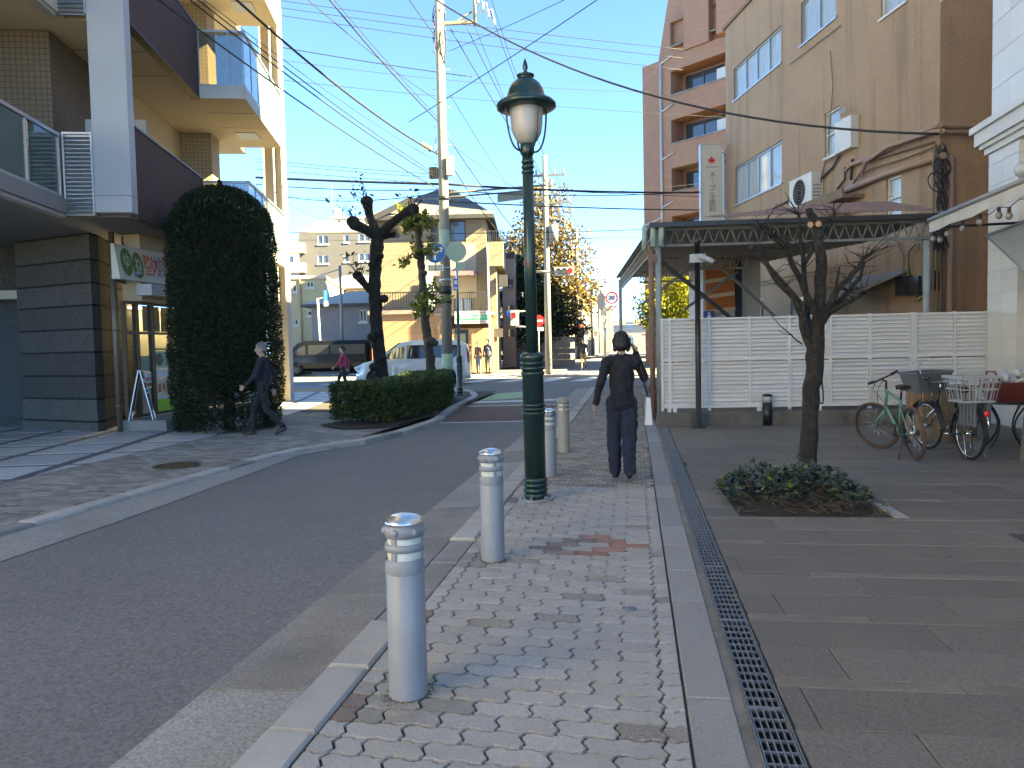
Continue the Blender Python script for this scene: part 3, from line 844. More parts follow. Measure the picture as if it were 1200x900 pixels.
# ---------------------------------------------------------------- clinic shop under the apartments
sp = D(154, 473, 15.1)
FS = Fr((sp.x, sp.y, 0), 1.0)
shop = thing('clinic_shop', 'glazed clinic shop front with sign board, posters and pale fascia under the apartments', 'shop', FS.l, FS.deg)
shop_glass = mat('shop_glass', (.10,.11,.09), .03, .05, 2, spec=.9, alpha=.22)
sign_m = mat('sign_board', (.60,.56,.47), .6, .05, 3, dirt=.1, dcol=(.4,.37,.3))
frame_br = mat('bronze_frame', (.09,.068,.045), .45, .1, 8, metal=.3)
grn = mat('sign_green', (.10,.20,.05), .6, .1, 6); ora = mat('sign_orange', (.62,.16,.04), .6, .1, 6); redm = mat('sign_red', (.50,.06,.07), .6, .1, 6); gry = mat('sign_grey', (.22,.22,.22), .6, .1, 6)
lime = mat('lime_poster', (.36,.66,.06), .6, .08, 5); whitem = mat('white_print', (.76,.76,.73), .6, .06, 5); pinkm = mat('pink_print', (.65,.18,.32), .6, .1, 5); pale_g = mat('pale_green_print', (.42,.58,.40), .6, .1, 5); creamp = mat('cream_print', (.70,.64,.50), .7, .15, 3)
mb = MB(); mb.bx(-.1, .95, -.3, 4.6, .0, .22); mb.build('step', conc_m, shop)
mb = MB(); mb.bx(-.12, .30, .05, 4.6, 2.62, 3.95); mb.build('wall', cream, shop)
mb = MB(); mb.bx(.42, .75, -.28, 4.6, 2.70, 2.92); mb.build('fascia', white_panel, shop)
SY = lambda px: FS.hit(px, 305, x=.55).y
mb = MB(); mb.hexa([(.43,SY(137),2.96),(.60,SY(137),2.96),(.60,3.6,2.96),(.43,3.6,2.96),(.43,SY(137),3.62),(.50,SY(137),3.62),(.50,3.6,3.62),(.43,3.6,3.62)]); sb = mb.build('sign_board', sign_m, shop)
def on_sign(y, z):
    t = (z-2.96)/.66; x = .604-.1*t
    return Matrix.Translation((x, y, z)) @ Matrix.Rotation(R(90), 4, 'Z') @ Matrix.Rotation(R(90-8.6), 4, 'X')
def disc(y, z, r0, r1, m, par, sy=1.0):
    mb = MB(); M_ = on_sign(y, z)
    n = 28
    for k in range(n):
        a, b = 2*math.pi*k/n, 2*math.pi*(k+1)/n
        mb.quad(*[M_ @ Vector((c*math.cos(t)*sy, c*math.sin(t), .003)) for c, t in ((r0,a),(r1,a),(r1,b),(r0,b))])
    return mb.build('emblem', m, par)
disc(SY(148), 3.30, 0, .27, grn, sb, .62); disc(SY(161), 3.27, 0, .26, grn, sb, .62)
text('ゆ', .36, sign_m, sb, on_sign(SY(148), 3.30) @ Matrix.Translation((0,0,.006)), ext=.001, sx=.62)
text('ね', .33, sign_m, sb, on_sign(SY(161), 3.27) @ Matrix.Translation((0,0,.006)), ext=.001, sx=.62)
mb = MB(); mb.ball((.68,SY(155),3.10),(.07,.07,.05)); mb.cyl((.60,SY(155),3.12),(.68,SY(155),3.12),.02); mb.build('spot_lamp', gry, sb)
for ch, yy, m in (('整', SY(172.5), ora), ('体', SY(181.5), redm), ('院', SY(190), gry)):
    text(ch, .46, m, sb, on_sign(yy, 3.27) @ Matrix.Translation((0,0,.004)), ext=.001, sx=.62, bold=.004)
mb = MB(); M_ = on_sign(SY(204), 3.27)
for x0, x1, z0, z1 in ((-.4,-.33,-.27,.27),(.33,.4,-.27,.27),(-.33,.33,.2,.27),(-.33,.33,-.27,-.2)): mb.quad(*[M_ @ Vector(q) for q in ((x0,z0,.003),(x1,z0,.003),(x1,z1,.003),(x0,z1,.003))])
mb.build('emblem', ora, sb)
mb = MB()
for k in range(4): x = -.24+k*.15; mb.quad(*[M_ @ Vector(q) for q in ((x,-.16,.003),(x+.05,-.16,.003),(x+.05,.16,.003),(x,.16,.003))])
mb.build('emblem', ora, sb)
# glazing bays
ybay = [-.12, .28, .78, 1.75, 2.6, 3.6, 4.6]
for k, (a, b) in enumerate(zip(ybay, ybay[1:])):
    nm = 'door' if k == 0 else 'window'
    window(shop, lambda aa, d, zz: Vector((-d, aa, zz)), a, b, .24, 2.62, .03, 1, shop_glass, fw=.055, fm=frame_br, name='window', mid=1.98 if k < 4 else None)
mb = MB(); mb.bx(-1.4, -1.3, 1.4, 4.6, .22, 2.62); mb.build('back_wall', creamp, shop)
mb = MB(); mb.bx(-1.3, -.13, 1.0, 4.6, .221, .235); mb.build('shop_floor', wood_m, shop)
def poster(y0, y1, z0, z1, m, x=.02, name='poster'):
    mb = MB(); mb.bx(x-.012, x-.006, y0, y1, z0, z1); return mb.build(name, m, shop)
def print_rows(par, x, y0, y1, rows):
    """rows of print too small to read"""
    for z, h, m in rows:
        mb = MB(); y = y0
        while y < y1-.02:
            w_ = random.uniform(.5,1.4)*max(h,.03); mb.bx(x-.001, x+.002, y, min(y+w_, y1), z, z+h); y += w_+h*.35
        mb.build('print_row', m, par)
# films and posters on the inside of the glass
poster(.86, 1.70, 1.02, 1.22, whitem, -.02); poster(.86,1.70,1.62,1.66,grn,-.02)
pz = poster(.88, 1.70, 1.24, 1.60, pale_g, -.02)
mb = MB(); mb.lathe([(0,0),(.13,0),(.13,.004)], 20, (-.02, 1.02, 1.42), axis=Matrix.Rotation(R(90),3,'Y')); mb.build('portrait', mat('portrait', (.16,.12,.09), .6, .6, 14), pz)
print_rows(pz, -.019, 1.2, 1.66, [(1.53,.05,grn),(1.44,.018,gry),(1.40,.018,gry),(1.36,.018,gry),(1.31,.018,gry)])
p2 = poster(1.82, 2.55, 1.24, 1.62, whitem, -.02); print_rows(p2, -.019, 1.9, 2.48, [(1.52,.06,grn),(1.43,.04,grn),(1.36,.018,gry),(1.31,.018,gry)])
p3 = poster(1.82, 2.55, .86, 1.22, creamp, -.02); p4 = poster(.88, 1.70, .66, 1.00, creamp, -.02)
mb = MB()
for k in range(5): mb.bx(-.024,-.019, .95+.15*k, 1.04+.15*k, .72+.03*(k % 2), .90)
mb.build('figure_print', ora, p4)
poster(.86, 1.72, .28, .56, lime, -.02); poster(1.80, 2.58, .28, .46, lime, -.02); poster(.86,1.72,.565,.64,whitem,-.02); poster(1.80,2.58,.465,.56,whitem,-.02)
poster(.32, .74, .82, 1.16, whitem, -.02); poster(.32,.74,.98,1.05,pinkm,-.015); poster(.32,.74,.86,.93,ora,-.015)
poster(.3, .74, .3, .8, creamp, -.04); poster(.3,.74,1.18,1.5,pale_g,-.04)
for k in range(6):
    mb = MB(); mb.bx(-.3,-.28,.9+k*.32,1.16+k*.32,2.03,2.58); mb.build('blind', creamp, shop)
# added glowing strip under the ceiling to brighten the shop inside
mb = MB(); mb.bx(-1.1,-.9,1.5,4.2,2.58,2.61); mb.build('fill_strip', mat('fill_glow', (1,.9,.7), .5, 0, 1, emit=((1,.88,.66), 2.2)), shop)

# A-boards outside the shop
def a_board(loc, deg, h, w_, label, face, frm, lines):
    t = thing('sandwich_board', label, 'sign', loc, deg)
    for s in (-1, 1):
        mb = MB()
        a = math.atan2(.22, h)
        for x in (-w_/2, w_/2-.03):
            mb.hexa([(x,s*.22-.01,0),(x+.03,s*.22-.01,0),(x+.03,s*.22+.01,0),(x,s*.22+.01,0),(x,s*.012-.01,h),(x+.03,s*.012-.01,h),(x+.03,s*.012+.01,h),(x,s*.012+.01,h)])
        mb.beam((-w_/2,s*.018,h-.02),(w_/2,s*.018,h-.02),.02,.04); mb.beam((-w_/2,s*.18,.18*h),(w_/2,s*.18,.18*h),.02,.04)
        mb.build('frame', frm, t)
        mb = MB(); z0, z1 = .2*h, h-.04
        yy = lambda z: s*(.22-(.208)*z/h)
        mb.hexa([(-w_/2+.03,yy(z0)-.006,z0),(w_/2-.03,yy(z0)-.006,z0),(w_/2-.03,yy(z0)+.006,z0),(-w_/2+.03,yy(z0)+.006,z0),(-w_/2+.03,yy(z1)-.006,z1),(w_/2-.03,yy(z1)-.006,z1),(w_/2-.03,yy(z1)+.006,z1),(-w_/2+.03,yy(z1)+.006,z1)])
        pn = mb.build('panel', face, t)
        if s < 0:
            for zz, h_, m in lines:
                mb = MB(); x = -w_/2+.06
                while x < w_/2-.09:
                    e = random.uniform(.6,1.2)*h_; mb.box((x+e/2, yy(zz)-.0075, zz), (min(e, w_/2-.06-x), .003, h_*random.uniform(.7,1)), Matrix.Rotation(-math.atan2(.208,h),3,'X')); x += e+h_*.3
                mb.build('print_row', m, pn)
    return t
pa = FS.wld(.55, 2.0, .22)
a_board(pa, 62, 1.0, .48, 'maroon framed sandwich board with white writing leaning open before the clinic window', mat('chalk_face', (.11,.075,.07), .7, .3, 9), mat('maroon', (.14,.04,.035), .6, .1, 5), [(.80,.13,whitem),(.62,.05,whitem),(.53,.05,whitem),(.44,.05,whitem),(.33,.06,pinkm)])
pa = FS.wld(.30, -.10, .22)
a_board(pa, 118, 1.0, .42, 'dark green sandwich board standing beside the bronze drainpipe', mat('board_green', (.06,.08,.07), .6, .2, 5), alum, [(.78,.08,whitem),(.62,.04,whitem),(.54,.04,whitem)])
# ---------------------------------------------------------------- brown rendered building
stucco = mat('brown_stucco', (.345,.232,.148), .92, .14, .9, .9, 14, dirt=.35, dcol=(.235,.16,.105), dscale=.45, bdist=.04, grain=.16, gscale=26, streak=.5, scol=(.15,.105,.07))
stucco_d = mat('stucco_stain', (.19,.135,.09), .92, .2, 1.2, .6, 16, bdist=.03)
pipe_br = mat('brown_pipe', (.34,.21,.15), .6, .15, 6, dirt=.3, dscale=3)
cable_m = mat('cable', (.02,.02,.022), .6, .1, 9)
ac_w = mat('appliance_white', (.56,.54,.49), .5, .06, 4, dirt=.2, dcol=(.3,.27,.2), dscale=2)
pale_blue = mat('pale_blue_steel', (.30,.35,.35), .6, .15, 6, dirt=.6, dcol=(.16,.12,.09), dscale=3)
rust = mat('rusty_sheet', (.22,.13,.10), .85, .3, 2.5, .3, 60, dirt=.5, dcol=(.27,.23,.21), dscale=1.1)
corr = mat('corrugated_grey', (.30,.27,.24), .75, .2, 2, dirt=.4, dcol=(.14,.10,.08), dscale=1.2)
fb_ = D(1101, 160, 16.5)
FB = Fr((fb_.x, fb_.y, 0), 15.5)
brown = thing('rendered_building', 'brown stucco building with pipes, cables and sliding windows behind the white fence', 'building', FB.l, FB.deg)
HB = 13.35
Px = lambda a, d, z: Vector((d, a, z))                 # its face along the street
Wd = [(7.5,11.25,10.46,11.62,4),(7.48,11.15,6.64,8.0,4),(4.24,6.22,10.46,11.7,2),(4.05,4.85,6.74,8.0,1),(1.35,1.95,4.5,5.5,1),(1.2,2.2,9.5,11.2,1),
      (8.9,10.3,2.05,3.05,2),(5.6,6.9,1.6,2.9,2)]
mb = MB(); mb.wall(Px, 0, 12.0, 0, HB, Wd, .16)
Py = lambda a, d, z: Vector((a, d, z))
mb.wall(Py, 0, 6.5, 0, HB, [], .1)
mb.quad((0,12,0),(0,12,HB),(6.5,12,HB),(6.5,12,0)); mb.quad((6.5,0,0),(6.5,12,0),(6.5,12,HB),(6.5,0,HB)); mb.quad((0,0,HB),(6.5,0,HB),(6.5,12,HB),(0,12,HB))
mb.build('wall', stucco, brown)
for a0, a1, z0, z1, n in Wd:
    gm = glass_c if z0 > 5 or n != 1 else glass_f
    window(brown, Px, a0, a1, z0, z1, .1, n, gm, .05, ac_w if n == 1 else alum, mid=(z0+z1)/2 if n == 1 else None)
    mb = MB(); mb.bx(-.05, .1, a0-.05, a1+.05, z0-.06, z0-.003); mb.build('sill', ac_w if n == 1 else alum, brown)
# low interior behind the panes keeps the sun out; parapet line and string courses
mb = MB(); mb.bx(-.08,.3,-.08,12.1,HB+.001,HB+.12); mb.build('coping', stucco_d, brown)
mb = MB(); mb.bx(-.02,-.001,4.2,12,3.55,3.62); mb.bx(-.02,-.001,4.2,12,3.45,3.49); mb.build('string_course', stucco_d, brown)
# rendered columns, slightly proud
def pipe_run(pts, r, m=pipe_br, n=10, nm='pipe'):
    mb = MB(); mb.tube(pts, r, n); return mb.build(nm, m, brown)
def bp(px, py, x=-.12): 
    h = FB.hit(px, py, x=x); return (h.x, h.y, h.z)
pipe_run([bp(991,200), bp(997,193), bp(1025,183), bp(1085,152), bp(1101,147)], .055)
h = FB.hit(1101,147,x=-.12)
pipe_run([(-.12,h.y-.02,h.z),(-.1,-.1,h.z),(.2,-.13,h.z),(3,-.13,h.z)], .055)
pipe_run([bp(1010,203,-.2), bp(1014,190,-.2), bp(1040,172,-.2), bp(1090,155,-.2), bp(1104,153,-.2)], .05)
h = FB.hit(1104,153,x=-.2); pipe_run([(-.2,h.y,h.z),(.0,-.22,h.z),(3,-.22,h.z)], .05)
pipe_run([bp(986,225), bp(1040,203), bp(1106,182)], .075)
pipe_run([bp(1000,215,-.1), bp(1016,190,-.08), bp(1060,176,-.08), bp(1095,166,-.08)], .025, stucco_d)
pipe_run([bp(1004,209,-.1), bp(1022,197,-.08), bp(1062,185,-.08), bp(1100,170,-.08)], .02, stucco_d)
h = FB.hit(1113,300,y=-.1); pipe_run([(h.x,-.1,0),(h.x,-.1,FB.hit(1113,182,y=-.1).z)], .075)
h2 = FB.hit(1100,300,y=-.1)
for dx, rr in ((-.12,.03),(-.02,.022),(.07,.03),(.16,.018)):
    pipe_run([(h2.x+dx,-.08,0),(h2.x+dx,-.08,5.4),(h2.x+dx*.6-.05,-.12,5.7)], rr, stucco_d)
# bundle of black cables at the corner
for k in range(9):
    rn = random.Random(k); pts = []
    for t in range(9):
        pts.append((rn.uniform(-.25,.1), -.15+rn.uniform(-.12,.02), 5.75-.28*t+rn.uniform(-.1,.1)))
    pipe_run(pts, .014, cable_m, 6, 'cable_loop')
mb = MB(); mb.torus((-.18,-.22,4.95), .24, .014, Matrix.Rotation(R(75),3,'X'), 24, 6); mb.torus((-.1,-.22,5.3), .2, .014, Matrix.Rotation(R(85),3,'X'), 24, 6); mb.build('cable_loop', cable_m, brown)
mb = MB()
for k in range(7): mb.ball((random.uniform(-.25,.25),-.2,4.1+random.uniform(-.35,.35)), (.07,.07,.1), 8, 6)
mb.build('insulator', mat('insulator', (.25,.27,.28), .3, .1, 5), brown)
# more cables and thin conduits across the wall
for pts, r in (([(884,250),(905,245),(930,232),(950,222),(976,196),(985,180)], .03),([(962,214),(964,202),(967,190),(975,185),(985,182)], .02),([(926,75),(985,30)], .014),([(973,60),(976,100),(973,140),(970,180)], .012),([(981,222),(990,210),(990,196)], .03),([(997,211),(999,186)], .035)):
    pipe_run([bp(*q, -.06) for q in pts], r, cable_m if r > .02 else stucco_d, 6, 'conduit')
# wall boxes, heater, air conditioner
def wbox(px0, py0, px1, py1, dep, nm, m, x=-.02, grill=False):
    a = FB.hit(px0, py0, x=-dep); b = FB.hit(px1, py1, x=-dep)
    y0, y1, z0, z1 = min(a.y,b.y), max(a.y,b.y), min(a.z,b.z), max(a.z,b.z)
    mb = MB(); mb.bx(-dep, -.002, y0, y1, z0, z1); o = mb.build(nm, m, brown)
    if grill:
        r_ = min(z1-z0, y1-y0)*.42
        mb = MB(); M_ = Matrix.Rotation(R(90),3,'Y')
        yc, zc = y0+(y1-y0)*.55, (z0+z1)/2
        for k in range(1, 5): mb.torus((-dep-.006, yc, zc), r_*k/4.5, .008, M_, 20, 4)
        mb.build('fan_grille', gry, o)
        mb = MB(); mb.lathe([(0,0),(r_,0)], 20, (-dep-.003,yc,zc), axis=M_); mb.build('fan_opening', dark_gap, o)
        mb = MB()
        for k in range(5): mb.bx(y0*0-dep+.05, -.05, y0-.008, y0-.004, z0+.1+k*.1, z0+.14+k*.1)
        mb.build('vent_slot', gry, o)
    return o
wb = wbox(978,145,997,172,.22,'water_heater',ac_w); mb = MB(); 
a_ = FB.hit(978,180,x=-.23); mb.bx(-.225,-.2205,a_.y-.5,a_.y-.2,a_.z+1.0,a_.z+1.1); mb.build('heater_vent', gry, wb)
acu = wbox(925,213,951,238,.35,'air_conditioner',ac_w,grill=True)
wbox(985,140,990,178,.06,'heater_pipe_box',ac_w)
mb = MB()
h = FB.hit(1000,230,x=-.5)
mb.bx(-.6,-.002,2.9,5.2,5.25,5.35); mb.bx(-.6,-.55,2.9,5.2,5.35,5.5); mb.bx(-.55,-.1,3.6,4.3,4.72,5.24); mb.build('service_ledge', stucco_d, brown)
for px in (808, 1,): pass
for k, (px, py) in enumerate(((1055,334),(1071,334),(1086,328))):
    q = wbox(px-6, py-9, px+5, py+12, .22, 'electric_meter', mat('meter', (.04,.042,.045), .35, .1, 6) if k == 0 else MATS['meter'])
    mb = MB(); 
for pts in ([(1058,342),(1058,300),(1050,284),(1030,280)],[(1064,345),(1064,295),(1072,286),(1095,281)],[(1084,320),(1084,296),(1078,281),(1066,277)],[(1072,346),(1075,352),(1080,346)]):
    pipe_run([bp(*q, -.1) for q in pts], .03, mat('conduit_tan', (.28,.22,.14), .6, .1, 5) if 'conduit_tan' not in MATS else MATS['conduit_tan'], 8, 'conduit')
# lean-to of old sheet over a doorway
a, b, c, d_ = [FB.hit(*q, x=-.02) for q in ((985,346),(1058,322),(1060,330),(985,352))]
mb = MB(); mb.hexa([(-1.5,2.9,2.35),(-1.5,1.0,2.55),(-.01,1.0,3.15),(-.01,3.5,3.15),(-1.5,2.9,2.40),(-1.5,1.0,2.60),(-.01,1.0,3.2),(-.01,3.5,3.2)]); mb.build('lean_to_roof', corr, brown)
mb = MB(); mb.bx(-.03,-.002,2.0,3.4,1.5,2.25); vv = mb.build('vent_panel', pipe_br, brown)
for k in range(12):
    q = MB(); q.bx(-.05,-.031,2.08+k*.11,2.13+k*.11,1.6,2.15); q.build('vent_slat', stucco_d, vv)
mb = MB(); mb.ball((-.12,10.2,4.55),(.1,.12,.1)); mb.cyl((-.001,10.2,4.6),(-.12,10.2,4.6),.04); mb.build('wall_lamp', dark_gap, brown)
mb = MB(); mb.bx(-.12,-.002,11.55,11.8,4.5,5.0); mb.build('yellow_box', mat('old_yellow', (.42,.31,.12), .6, .1, 5), brown)
# window poster seen over the fence
mb = MB(); mb.bx(-.02,-.012,9.0,10.2,2.1,3.0); po = mb.build('poster', whitem, brown)
mb = MB(); mb.bx(-.026,-.021,9.05,10.15,2.40,2.66); mb.build('poster_band', mat('poster_green', (.08,.42,.22), .6, .1, 5), po)
# projecting dental sign
FSg = Fr(FB.wld(-.0, 11.75, 0), 10.0)
dent = thing('hanging_sign', 'tall ivory projecting sign with red maple leaf and vertical lettering', 'sign', FSg.l, FSg.deg)
i0, i1 = FSg.hit(821,170,y=0), FSg.hit(847,255,y=0)
zt_, zb_ = i0.z, i1.z-1.2
mb = MB(); mb.bx(i0.x, i1.x, 0, .22, zb_, zt_); mb.build('sign_box', mat('sign_ivory', (.52,.49,.40), .5, .04, 3), dent)
mb = MB()
for x in (i0.x, i1.x-.03): mb.bx(x-.012 if x == i0.x else x+.012, x+.03, -.015, .235, zb_, zt_)
mb.bx(i0.x, i1.x, -.015, .235, zt_, zt_+.04); mb.build('sign_frame', alum, dent)
mb = MB(); mb.bx(i1.x, -.0+1.2, .08, .14, zt_-.3, zt_-.24); mb.bx(i1.x, 1.2, .08, .14, zb_+.3, zb_+.36); mb.build('bracket', alum, dent)
cx_ = (i0.x+i1.x)/2+.08; rm = mat('maple_red', (.55,.02,.02), .5, .05, 5); dkred = mat('sign_maroon', (.16,.06,.05), .5, .1, 5)
leaf = [(0,-.20),(.015,-.06),(.12,-.085),(.105,-.04),(.20,.03),(.16,.05),(.18,.12),(.10,.10),(.075,.14),(.06,.11),(.07,.2),(.035,.18),(0,.26)]
leaf = leaf+[(-x, y) for x, y in leaf[-2:0:-1]]
zl = FSg.hit(834,189,y=0).z
mb = MB(); mb.prismd([(x*.75, y*.75) for x, y in leaf], (cx_-.08, -.006, zl), (1,0,0), (0,0,1), .004); mb.build('maple_leaf', rm, dent)
mb = MB(); mb.bx(cx_-.3, cx_+.2, -.008, -.004, FSg.hit(834,196,y=0).z, FSg.hit(834,196,y=0).z+.02); mb.build('caption_line', dkred, dent)
dk_olive = mat('sign_olive', (.15,.13,.03), .5, .1, 5)
for k, ch in enumerate('メ｜プル歯科'):
    zz = FSg.hit(834, 204.5+k*8.2, y=0).z
    text(ch, .27, dkred if k < 4 else dk_olive, dent, face_xz(cx_-.06, -.006, zz))
# second, narrow white sign
mb = MB(); j0, j1 = FSg.hit(848,175,y=.4), FSg.hit(854,255,y=.4)
s2 = thing('slim_sign', 'slim white vertical sign with a pink mark beside the ivory sign', 'sign', FSg.l, FSg.deg)
mb.bx(j0.x, j1.x, .4, .9, j1.z-.8, j0.z); mb.build('sign_box', white_paint, s2)
mb = MB(); mb.bx(j0.x+.03, j1.x-.03, .39, .398, j0.z-.55, j0.z-.4); mb.build('pink_mark', pinkm, s2)

# ---------------------------------------------------------------- brick apartment block beyond
bkm = brickmat('red_brick', (.36,.165,.10), (.41,.20,.125), (.30,.22,.165), .24, .085, .012, .85)
FK = Fr((.66, 44.4, gz(44)), -40.0)      # x runs along the wall towards the camera's right
brick = thing('brick_building', 'tall red brick apartment block with stepped top and recessed balconies beyond the canopy', 'building', (FK.l.x, FK.l.y, gz(44)), FK.deg)
bw = 9.0
rows_k = [FK.hit(815, p, y=0).z for p in (207,145.6,90)]
st = (rows_k[2]-rows_k[0])/2
hol = []
for k in range(-2, 4):
    z = rows_k[0]+k*st
    hol.append((2.0, 5.6, z-.55, z+.75))
mb = MB(); mb.wall(lambda a, d, z: Vector((a, d, z)), 0, bw, 0, 17.2, hol, 1.1)
mb.quad((0,0,0),(0,0,17.2),(0,14,17.2),(0,14,0)); mb.quad((0,0,17.2),(bw,0,17.2),(bw,14,17.2),(0,14,17.2)); mb.quad((bw,0,0),(bw,14,0),(bw,14,17.2),(bw,0,17.2)); mb.quad((0,14,0),(0,14,17.2),(bw,14,17.2),(bw,14,0))
# stepped upper storeys with a raking end
mb.hexa([(.9,.3,17.2),(bw,.3,17.2),(bw,14,17.2),(.9,14,17.2),(2.3,.3,23.4),(bw,.3,23.4),(bw,14,23.4),(2.3,14,23.4)])
mb.bx(3.0,4.6,-.15,.28,17.21,23.4); mb.bx(5.3,bw,-.5,.28,17.21,26)
mb.build('wall', bkm, brick)
for h in hol:
    mb = MB(); mb.quad((h[0],1.09,h[2]),(h[1],1.09,h[2]),(h[1],1.09,h[3]),(h[0],1.09,h[3])); mb.build('balcony_back', bkm, brick)
    window(brick, lambda a, d, z: Vector((a, 1.1-.05+d, z)), h[0]+.3, h[1]-.9, h[2]+.1, h[3]-.15, -.03, 2, glass_d, .05, alum_d)
    mb = MB(); mb.bx(h[0]-.03, h[1]+.03, -.05, .06, h[2]-.07, h[2]+.01); mb.build('coping', conc_m, brick)
mb = MB()
for k in range(6): mb.bx(-.25, -.002, 1.5, 3.2, 2.5+k*st, 3.9+k*st)
mb.build('side_window', mat('dark_window', (.05,.05,.055), .3), brick)
mb = MB(); mb.bx(-.06,-.002,.1,14,.2,17.1); mb.build('side_panel', white_panel, brick)
mb = MB(); mb.cyl((1.35,-.06,0),(1.35,-.06,17.0),.07); 
for k in range(6): mb.tube([(1.35,-.06,rows_k[0]-st*2.5+k*st),(2.2,-.06,rows_k[0]-st*2.5+k*st+.25)], .05, 6)
mb.tube([(1.35,-.06,rows_k[0]-1.6),(1.3,-.06,rows_k[0]-1.9),(.0,-.06,rows_k[0]-2.2)], .07, 8)
mb.build('rain_pipe', white_paint, brick)
for k, h in enumerate(hol[2:5]):
    mb = MB(); mb.bx(h[1]-.75,h[1]-.1,.2,.6,h[2]+.05,h[2]+.65); mb.build('air_conditioner', ac_w, brick)

# ---------------------------------------------------------------- old canopy on lattice girders behind the fence
can = thing('canopy', 'old corrugated canopy on lattice girders with pale blue posts behind the white fence', 'canopy', (.5, 15.4, 0), 5.0)
FN = Fr((.5, 15.4, 0), 5.0)
cz = FN.hit(780, 287, y=0).z; cw = FN.hit(1092, 280, y=0).x
# lattice girders
def lattice(nm, a, b, h, n, par, m=pale_blue, r=.014):
    a = Vector(a); b = Vector(b); mb = MB()
    mb.beam(a, b, .05, .05); mb.beam(a+Vector((0,0,h)), b+Vector((0,0,h)), .05, .05)
    for k in range(n):
        p, q = a+(b-a)*k/n, a+(b-a)*(k+1)/n; md = (p+q)/2+Vector((0,0,h))
        mb.tube([p, md], r, 6); mb.tube([md, q], r, 6)
    return mb.build(nm, m, par)
ch = .32
lattice('girder', (0,0,cz-.02), (cw,0,cz-.02), ch, 24, can, mat('dull_steel', (.17,.18,.175), .7, .2, 6, dirt=.5, dcol=(.09,.06,.045), dscale=3))
lattice('girder', (0,.1,cz-.02), (0,11.0,cz-.05), ch, 22, can, corr)
lattice('girder', (.4,4.6,cz-.05), (cw*.55,4.6,cz-.05), ch, 14, can, corr)
lattice('girder', (.4,8.2,cz-.05), (cw*.4,8.2,cz-.05), ch, 10, can, corr)
# flat corrugated sheets carried by the girders, ribs along the street
mb = MB(); nx = 110; x0_, x1_ = -.15, cw+.1
def shade_y(x): return 11.4 if x < 2.5 else 11.4-(x-2.5)*2.6
for i in range(nx):
    xa, xb = x0_+(x1_-x0_)*i/nx, x0_+(x1_-x0_)*(i+1)/nx
    za, zb2 = cz+ch+.06+.025*(i % 2), cz+ch+.06+.025*((i+1) % 2)
    mb.quad((xa,-.25,za),(xb,-.25,zb2),(xb,max(.8,shade_y(xb)),zb2),(xa,max(.8,shade_y(xa)),za))
mb.build('roof_sheet', corr, can)
mb = MB(); nx = 90       # rusty upper sheet leaning against the building
for i in range(nx):
    xa, xb = 1.0+(cw-1.0)*i/nx, 1.0+(cw-1.0)*(i+1)/nx
    za, zb2 = .025*(i % 2), .025*((i+1) % 2)
    t = lambda x: .25+.75*min(1,(x-1)/3.0)
    mb.quad((xa,-.32,cz+ch+.14+za),(xb,-.32,cz+ch+.14+zb2),(xb,2.0*t(xb),cz+ch+.14+zb2+.60*t(xb)),(xa,2.0*t(xa),cz+ch+.14+za+.60*t(xa)))
mb.build('roof_sheet', rust, can)
mb = MB(); mb.beam((-.2,-.3,cz+ch+.04),(cw,-.3,cz+ch+.04),.05,.09); mb.build('eaves_board', blk_metal, can)
mb = MB()
for yy in (.0, 11.0): mb.cyl((0,yy,0),(0,yy,cz+.3),.06)
mb.cyl((cw-.05,.1,0),(cw-.05,.1,cz),.065)
mb.build('post', pale_blue, can)
mb = MB(); mb.cyl((-.14,-.02,0),(-.14,-.02,cz),.055); mb.bx(-.2,-.02,-.08,.05,cz-.35,cz-.2); mb.build('rusty_post', rust, can)
vdg = mat('verdigris', (.36,.47,.41), .7, .15, 6, dirt=.3, dscale=3)
for x, y_, a in ((-.12,-.12,0),(.03,-.2,10),(-.25,.3,-12)):
    mb = MB(); mb.cyl((x,y_,cz-.05),(x+.02,y_,cz+.42),.055); mb.build('gutter_box', vdg, can)
for a, b in (((0,3.6,cz-1.0),(1.3,3.6,cz-.05)),((.0,1.2,cz-.02),(2.4,4.5,cz-1.35)),((2.2,4.55,cz-.05),(3.6,4.55,cz-1.4)),((1.2,4.5,cz-1.1),(2.6,4.6,cz-.15)),((1.9,.3,cz-.05),(4.2,3.8,cz-1.3))):
    mb = MB(); mb.beam(a, b, .07, .07); mb.build('brace', mat('grey_steel', (.16,.16,.155), .6, .15, 5) if 'grey_steel' not in MATS else MATS['grey_steel'], can)

# striped orange shutter house beside the canopy
so = D(843, 340, 21.5); FO = Fr((so.x, so.y, gz(21)), 8)
kio = thing('kiosk', 'small white kiosk wall with an orange and white striped awning under the canopy', 'kiosk', FO.l, FO.deg)
oz = FO.hit(843,312,y=0).z-FO.l.z; oz2 = FO.hit(843,366,y=0).z-FO.l.z
oram = mat('awning_orange', (.50,.16,.05), .8, .12, 4, dirt=.3, dscale=2); orw = mat('awning_white', (.62,.50,.40), .8, .1, 4)
for k in range(12):
    za = oz2+(oz-oz2)*k/12; zb2 = oz2+(oz-oz2)*(k+1)/12
    mb = MB(); mb.hexa([(-.42,-.22+.012*k,za),(.40,-.22+.012*k,za+.1),(.40,-.19+.012*k,za+.1),(-.42,-.19+.012*k,za),(-.42,-.208+.012*k,zb2),(.40,-.208+.012*k,zb2+.1),(.40,-.178+.012*k,zb2+.1),(-.42,-.178+.012*k,zb2)])
    mb.build('awning_stripe', oram if k % 4 else orw, kio)
mb = MB(); mb.bx(-.45,1.2,.05,2,0,oz+.3); mb.build('wall', white_paint, kio)
